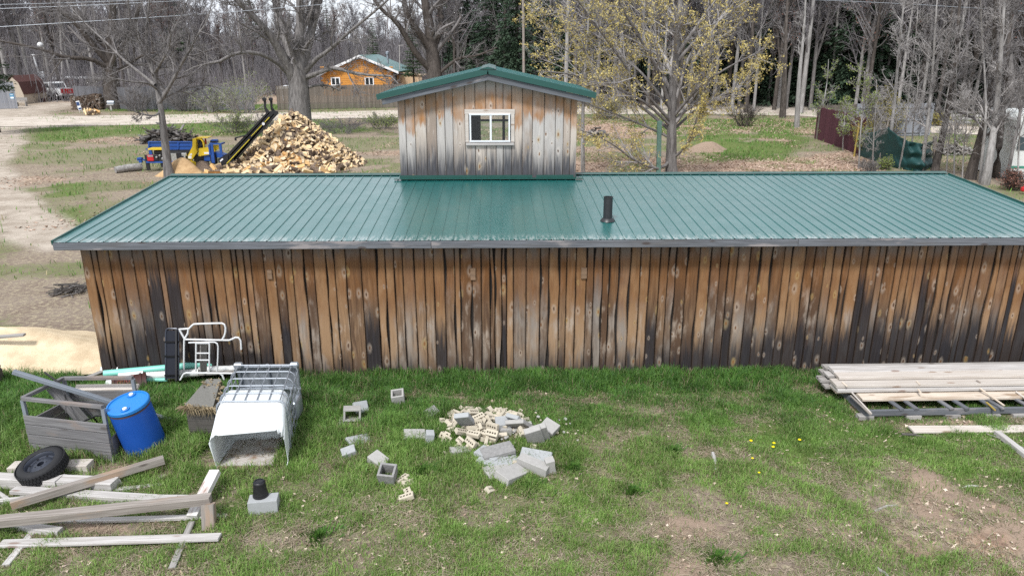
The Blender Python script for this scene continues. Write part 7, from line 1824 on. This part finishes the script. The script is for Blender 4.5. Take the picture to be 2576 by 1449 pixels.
zw0, zw1 = wp(2550, 378, tr0.y).z, wp(2550, 345, tr0.y).z; b = MB(); b.prism([thp(.22, zw0, -.03), thp(1.4, zw0, -.03), thp(1.4, zw1, -.03), thp(.22, zw1, -.03)], dn * .025); wn_ = b.build('window', plain('dark_shutter', (.05, .075, .085), .5, .4, .2), th_)
b = MB(); b.prism([thp(.6, zw0 + .08, -.045), thp(1.3, zw0 + .08, -.045), thp(1.3, zw1 - .08, -.045), thp(.6, zw1 - .08, -.045)], dn * .01); b.build('pane', plain('blue_grey_pane', (.14, .18, .2), .15, .6, .2), wn_)
p = gp(2574, 490); b = MB(); b.box((0, 0, .22), (.24, .16, .18), None, .03); b.box((0, 0, .33), (.14, .03, .04), None, .01); o = b.build('red_can', M['red'], loc=(0, 0, 0)); o.location = p; tag(o, 'red fuel can on the ground near the white trailer home', 'fuel can')
# ------------------------------------------------------------------ GRASS
g = np.random.default_rng(808)
def visible(x, y, pad=1.05):
    vx = np.stack([x, y + 12.5, np.full_like(x, -5.5)], -1); d = vx @ np.array(FWD); r = vx @ np.array(RGT) / d * FV; u = vx @ np.array(UPV) / d * FV
    return (np.abs(r) < 1288 * pad + 60) & (u > -724 * pad - 90)
foot = [(seg, r) for seg, r in []]
def blades(n, xr, yr, dens, hfun, wbase, seed, lean=.5):
    g = np.random.default_rng(seed)
    x = g.uniform(*xr, n); y = g.uniform(*yr, n); k = visible(x, y, 1.38); x, y = x[k], y[k]
    gr, sd, lf, so = zones(x, y)
    cl = fbm(x, y, .35, 31); p = dens(x, y, gr, cl); k = g.random(len(x)) < p; x, y, gr, cl = x[k], y[k], gr[k], cl[k]
    n = len(x); ex = ((np.abs(x + 3.73) < .56) & (np.abs(y + 2.5) < .84)) | (np.hypot(x - dc.x, y - dc.y) < .26)
    h = hfun(x, y, gr, cl) * g.uniform(.5, 1.25, n) * np.where(ex, .02, 1) * np.where((x > -7.6) & (x < -4.6) & (y > -.75) & (y < 2), .42, 1); z = terrain(x, y) - .01
    a = g.uniform(0, 6.28, n); ln = np.abs(g.normal(0, lean, n)) + .12; dx, dy = np.cos(a) * ln, np.sin(a) * ln
    wa = a + np.pi / 2 + g.normal(0, .5, n); w = wbase * g.uniform(.6, 1.3, n) * (.6 + h * 2); wx, wy = np.cos(wa) * w / 2, np.sin(wa) * w / 2
    P = np.stack([x, y, z], 1); mid = P + np.stack([dx * h * .35, dy * h * .35, h * .62], 1); tip = P + np.stack([dx * h * 1.0, dy * h * 1.0, h * np.clip(1.05 - ln * .45, .25, 1)], 1)
    W = np.stack([wx, wy, np.zeros(n)], 1)
    V = np.stack([P - W, P + W, mid + W * .8, mid - W * .8, tip], 1).reshape(-1, 3)
    i = np.arange(n)[:, None] * 5
    Q = i + np.array([[0, 1, 2, 3]]); T = i + np.array([[3, 2, 4]])
    t = g.random(n); dry = (g.random(n) < np.clip(.28 - .27 * gr + .12 * (cl < .4), .03, .5))
    lush = np.array([.048, .125, .032]); mid_c = np.array([.125, .25, .045]); pale = np.array([.29, .395, .115]); straw = np.array([.33, .27, .17])
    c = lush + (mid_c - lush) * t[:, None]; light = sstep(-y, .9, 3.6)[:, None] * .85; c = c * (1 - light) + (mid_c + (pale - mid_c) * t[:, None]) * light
    c = c * (.72 + .6 * vnoise(x, y, .28, 77))[:, None]
    c = np.where(dry[:, None], straw * (.55 + .7 * t[:, None]), c)
    C = np.repeat(np.concatenate([c, np.ones((n, 1))], 1), 5, 0)
    return V, Q, T, C
def tall(x, y, gr, cl):
    wall = sstep(y, -1.25, -.35) * (1 - .6 * sstep(x, 4, 8)); left = sstep(-x, 1.5, 4) * sstep(y, -4.4, -2.4)
    heap = np.exp(-(((x + 1.6) / 2.6) ** 2 + ((y + 2.3) / 1.1) ** 2))
    return .065 + .145 * np.maximum.reduce([wall, left * 1.25, heap * .6]) + .05 * sstep(cl, .5, .7)
def dn_(x, y, gr, cl): return np.clip((gr - .06) * 1.5, .03, 1) * (.35 + .9 * sstep(cl, .32, .56))
t = NT('grass_blade'); c = t.attr('tone', 'Color'); pb = t.n('ShaderNodeBsdfPrincipled'); t.put(pb.inputs['Base Color'], c); t.put(pb.inputs['Roughness'], .5); t.put(pb.inputs['Specular IOR Level'], .3)
trn = t.n('ShaderNodeBsdfTranslucent', None, Color=c); mx = t.n('ShaderNodeMixShader', None, i0=.3, i1=pb.outputs[0], i2=trn.outputs[0]); t.t.links.new(mx.outputs[0], t.out.inputs[0]); M['blade'] = t.m
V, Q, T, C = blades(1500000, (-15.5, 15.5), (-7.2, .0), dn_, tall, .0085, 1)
LV, LQ, LC = [V], [Q], [C]
# tufts of bright weeds and dandelions
for i, (vx, vy, r, h) in enumerate([(1690, 1135, .16, .14), (1590, 1235, .15, .12), (1800, 1405, .22, .12), (1980, 1005, .14, .16), (1440, 1180, .14, .14), (1330, 1220, .25, .14), (800, 1350, .18, .14), (1065, 1190, .15, .16), (2265, 985, .0, .1)]):
    if r <= 0: continue
    g = np.random.default_rng(60 + i); c = gp(vx, vy); n = 300; h *= .62; a = g.uniform(0, 6.28, n); q = np.abs(g.normal(0, .55, n)) * r * (1 + .5 * np.sin(a * 3 + i)); b_ = np.stack([np.cos(a) * q, np.sin(a) * q, np.zeros(n)], 1); ln = .2 + q / r * .5
    tip = b_ + np.stack([np.cos(a) * ln * h, np.sin(a) * ln * h, h * g.uniform(.5, 1.1, n)], 1); W = np.stack([-np.sin(a), np.cos(a), np.zeros(n)], 1) * .006
    V = np.stack([b_ - W, b_ + W, (b_ + tip) / 2 + W * 1.2 + [0, 0, .02], tip], 1).reshape(-1, 3); t = g.random((n, 1)); cc = np.repeat(np.concatenate([np.array([.04, .115, .022]) + t * np.array([.08, .11, .02]), np.ones((n, 1))], 1), 4, 0)
    LQ.append(np.arange(n * 4).reshape(-1, 4) + sum(map(len, LV))); LV.append(V + np.array([c.x, c.y, tz(c.x, c.y)])); LC.append(cc)
gr_o = mobj('lawn_grass', np_mesh('lawn_grass', np.concatenate(LV), np.concatenate(LQ), T, [M['blade']], {'tone': ('FLOAT_COLOR', np.concatenate(LC))})); tag(gr_o, 'uneven spring grass growing thick along the plank wall and thinning over the lawn', 'grass', None, 'stuff')
def dn2(x, y, gr, cl): return np.clip((gr - .35) * 1.4, 0, 1) * sstep(cl, .3, .6) * (1 - zones(x, y)[1])
V, Q, T, C = blades(400000, (-42, 42), (.4, 70), dn2, lambda x, y, gr, cl: .14 + .10 * sstep(cl, .5, .7) + .0 * x, .03, 2)
C2 = C.copy(); C2[:, :3] = C2[:, :3] * 1.1 + np.array([.03, .035, .008])
o = mobj('yard_grass', np_mesh('yard_grass', V, Q, T, [M['blade']], {'tone': ('FLOAT_COLOR', C2)})); tag(o, 'short patchy green grass in the yard behind the shed', 'grass', None, 'stuff')
# dead matted straw on the lawn
def straw(n, seed):
    g = np.random.default_rng(seed); x = g.uniform(-10, 10, n); y = g.uniform(-7, -.3, n); k = visible(x, y); x, y = x[k], y[k]; gr, sd, lf, so = zones(x, y); cl = fbm(x, y, .5, 41)
    k = g.random(len(x)) < np.clip(.15 + 1.0 * sstep(cl, .42, .66) - .5 * (gr > .8) - .7 * so, 0, 1); x, y = x[k], y[k]; n = len(x)
    a = g.uniform(0, 6.28, n); L = g.uniform(.05, .16, n); z = terrain(x, y) + g.uniform(.004, .035, n); d = np.stack([np.cos(a) * L, np.sin(a) * L, g.normal(0, .012, n)], 1) / 2; P = np.stack([x, y, z], 1)
    W = np.stack([-np.sin(a), np.cos(a), np.zeros(n)], 1) * .0028; t = g.random(n)[:, None]
    V = np.stack([P - d - W, P - d + W, P + d + W, P + d - W], 1).reshape(-1, 3); c = np.array([.22, .175, .12]) + t * np.array([.27, .24, .19])
    return V, np.arange(n * 4).reshape(-1, 4), np.repeat(np.concatenate([c, np.ones((n, 1))], 1), 4, 0)
V, Q, C = straw(170000, 3); o = mobj('dead_straw', np_mesh('dead_straw', V, Q, None, [M['blade']], {'tone': ('FLOAT_COLOR', C)})); tag(o, 'matted dead grass stems lying over the lawn', 'dead grass', None, 'stuff')
# fallen oak leaves
t = NT('dead_leaf'); M['dead_leaf'] = t.finish(t.attr('tone', 'Color'), .8, .2)
def leaves(n, xr, yr, size, dens, seed):
    g = np.random.default_rng(seed); x = g.uniform(*xr, n); y = g.uniform(*yr, n); k = visible(x, y, 1.05); x, y = x[k], y[k]; p = dens(x, y); k = g.random(len(x)) < p; x, y = x[k], y[k]; n = len(x)
    th = g.uniform(0, 6.28, n)[:, None] + np.linspace(0, 2 * np.pi, 8, endpoint=False)[None]; rr = np.array([1.35, .55, .9, .45, 1.0, .45, .9, .55])[None] * size * g.uniform(.6, 1.3, (n, 1))
    tilt = g.normal(0, .45, (n, 2)); X = np.cos(th) * rr; Y = np.sin(th) * rr * .75; Z = terrain(x, y)[:, None] + .02 + X * tilt[:, :1] + Y * tilt[:, 1:] + np.abs(rr) * .18 * np.cos(2 * th)
    V = np.stack([x[:, None] + X, y[:, None] + Y, np.maximum(Z, terrain(x, y)[:, None] + .004)], -1).reshape(-1, 3)
    i = np.arange(n)[:, None] * 8; Q = np.concatenate([i + np.array([[0, 1, 2, 3]]), i + np.array([[0, 3, 4, 7]]), i + np.array([[4, 5, 6, 7]])]).reshape(-1, 4)
    t = g.random((n, 1)); c = np.array([.26, .175, .12]) + t * np.array([.40, .37, .33]); return V, Q, np.repeat(np.concatenate([c, np.ones((n, 1))], 1), 8, 0)
def dl(x, y):
    gr, sd, lf, so = zones(x, y); return np.clip(.06 + .30 * sstep(-y, 2.6, 5) * sstep(fbm(x, y, .8, 51), .42, .65) + .35 * np.exp(-(((x - 7.5) / 2.2) ** 2 + ((y + 2.5) / .6) ** 2)), 0, 1)
V, Q, C = leaves(30000, (-10, 10), (-7, -.2), .026, dl, 5); o = mobj('fallen_leaves', np_mesh('fallen_leaves', V, Q, None, [M['dead_leaf']], {'tone': ('FLOAT_COLOR', C)})); tag(o, 'dry tan oak leaves scattered over the lawn', 'fallen leaves', None, 'stuff')
def dl2(x, y): return np.clip(zones(x, y)[2] - .15, 0, 1) * .9
V, Q, C = leaves(190000, (-30, 36), (9.5, 62), .06, dl2, 6); C[:, :3] *= np.array([.78, .72, .70]); o = mobj('fallen_leaves', np_mesh('fallen_leaves', V, Q, None, [M['dead_leaf']], {'tone': ('FLOAT_COLOR', C)})); tag(o, 'carpet of dead leaves on the ground behind the shed', 'fallen leaves', None, 'stuff')
ym_ = plain('dandelion_yellow', (.85, .62, .01), .7, .2, .1); st_ = plain('dandelion_stalk', (.10, .18, .05), .7, .2, .1)
d0 = None
for i, (vx, vy) in enumerate([(1889, 1109), (1947, 1113), (1945, 1123), (2012, 1102), (1893, 1151), (1910, 1186), (1829, 1259), (45, 968)]):
    if d0 is None:
        b = MB(); b.tube([(0, 0, -.01), (.004, 0, .07)], .004, 6); d0 = b.build('dandelion', st_, loc=(0, 0, 0))
        b = MB(); b.lathe([(.006, .062), (.022, .070), (.026, .078), (.016, .086), (.001, .088)], 14); b.build('flower_head', ym_, d0, loc=(0, 0, 0)); o = d0
    else: o = copy_tree(d0)
    p = gp(vx, vy, .09); o.location = (p.x, p.y, tz(p.x, p.y) + .01); s = .9 if vy < 1130 else .7; o.scale = (s, s, s)
    tag(o, 'yellow dandelion flower in the open lawn in front of the lumber stack' if i < 7 else 'yellow dandelion by the dark box at the sawdust heap', 'dandelion', 'dandelions' if i < 7 else None)

# ------------------------------------------------------------------ LIGHT, WORLD, CAMERA
SUN_EL, SUN_AZ = R(52), R(205)
w = bpy.data.worlds.new('World'); SC.world = w; w.use_nodes = True; nt = w.node_tree; nt.nodes.clear()
out = nt.nodes.new('ShaderNodeOutputWorld'); bg = nt.nodes.new('ShaderNodeBackground'); sky = nt.nodes.new('ShaderNodeTexSky'); sky.sky_type = 'NISHITA'; sky.sun_disc = False
sky.sun_elevation = SUN_EL; sky.sun_rotation = SUN_AZ; sky.air_density = 1.0; sky.dust_density = 2.0; sky.ozone_density = 1.0
bw = nt.nodes.new('ShaderNodeRGBToBW'); nt.links.new(sky.outputs[0], bw.inputs[0])
cl = nt.nodes.new('ShaderNodeMix'); cl.data_type = 'RGBA'; cl.blend_type = 'MULTIPLY'; cl.inputs[0].default_value = 1.0
cm = nt.nodes.new('ShaderNodeMath'); cm.operation = 'MULTIPLY_ADD'; nt.links.new(bw.outputs[0], cm.inputs[0]); cm.inputs[1].default_value = .35; cm.inputs[2].default_value = 4.0
comb = nt.nodes.new('ShaderNodeCombineColor'); [nt.links.new(cm.outputs[0], comb.inputs[i]) for i in range(3)]
nt.links.new(comb.outputs[0], cl.inputs[6]); cl.inputs[7].default_value = (.96, 1.01, 1.10, 1)
tc_ = nt.nodes.new('ShaderNodeTexCoord'); nz = nt.nodes.new('ShaderNodeTexNoise'); nz.inputs['Scale'].default_value = 2.2; nz.inputs['Detail'].default_value = 6; nt.links.new(tc_.outputs['Generated'], nz.inputs['Vector'])
mr = nt.nodes.new('ShaderNodeMapRange'); mr.inputs[1].default_value = .25; mr.inputs[2].default_value = .5; mr.inputs[3].default_value = .62; mr.inputs[4].default_value = 1.0; nt.links.new(nz.outputs['Fac'], mr.inputs[0])
mx = nt.nodes.new('ShaderNodeMix'); mx.data_type = 'RGBA'; nt.links.new(mr.outputs[0], mx.inputs[0]); nt.links.new(sky.outputs[0], mx.inputs[6]); nt.links.new(cl.outputs[2], mx.inputs[7])
nt.links.new(mx.outputs[2], bg.inputs[0]); bg.inputs[1].default_value = .15; nt.links.new(bg.outputs[0], out.inputs[0])
sd = bpy.data.lights.new('sun', 'SUN'); sd.energy = 2.7; sd.angle = R(9); sd.color = (1.0, .985, .955); so = bpy.data.objects.new('sun', sd); link(so)
dirv = Vector((math.sin(SUN_AZ) * math.cos(SUN_EL), math.cos(SUN_AZ) * math.cos(SUN_EL), math.sin(SUN_EL)))
so.rotation_euler = dirv.to_track_quat('Z', 'Y').to_euler(); so.location = (0, -20, 30)
cd = bpy.data.cameras.new('camera'); cd.sensor_width = 36; cd.lens = FV / 2576 * 36; cd.clip_end = 2000; cd.clip_start = .1
co = bpy.data.objects.new('camera', cd); link(co); co.location = CAM
rot = Matrix((RGT, UPV, -FWD)).transposed(); co.rotation_euler = rot.to_euler(); SC.camera = co
SC.view_settings.view_transform = 'Standard'; SC.view_settings.look = 'None'; SC.view_settings.exposure = 0.5; SC.view_settings.gamma = 1.0
cy = SC.cycles; cy.use_denoising = False; cy.max_bounces = 5; cy.diffuse_bounces = 3; cy.glossy_bounces = 3; cy.transparent_max_bounces = 8; cy.use_adaptive_sampling = True; cy.adaptive_threshold = .01
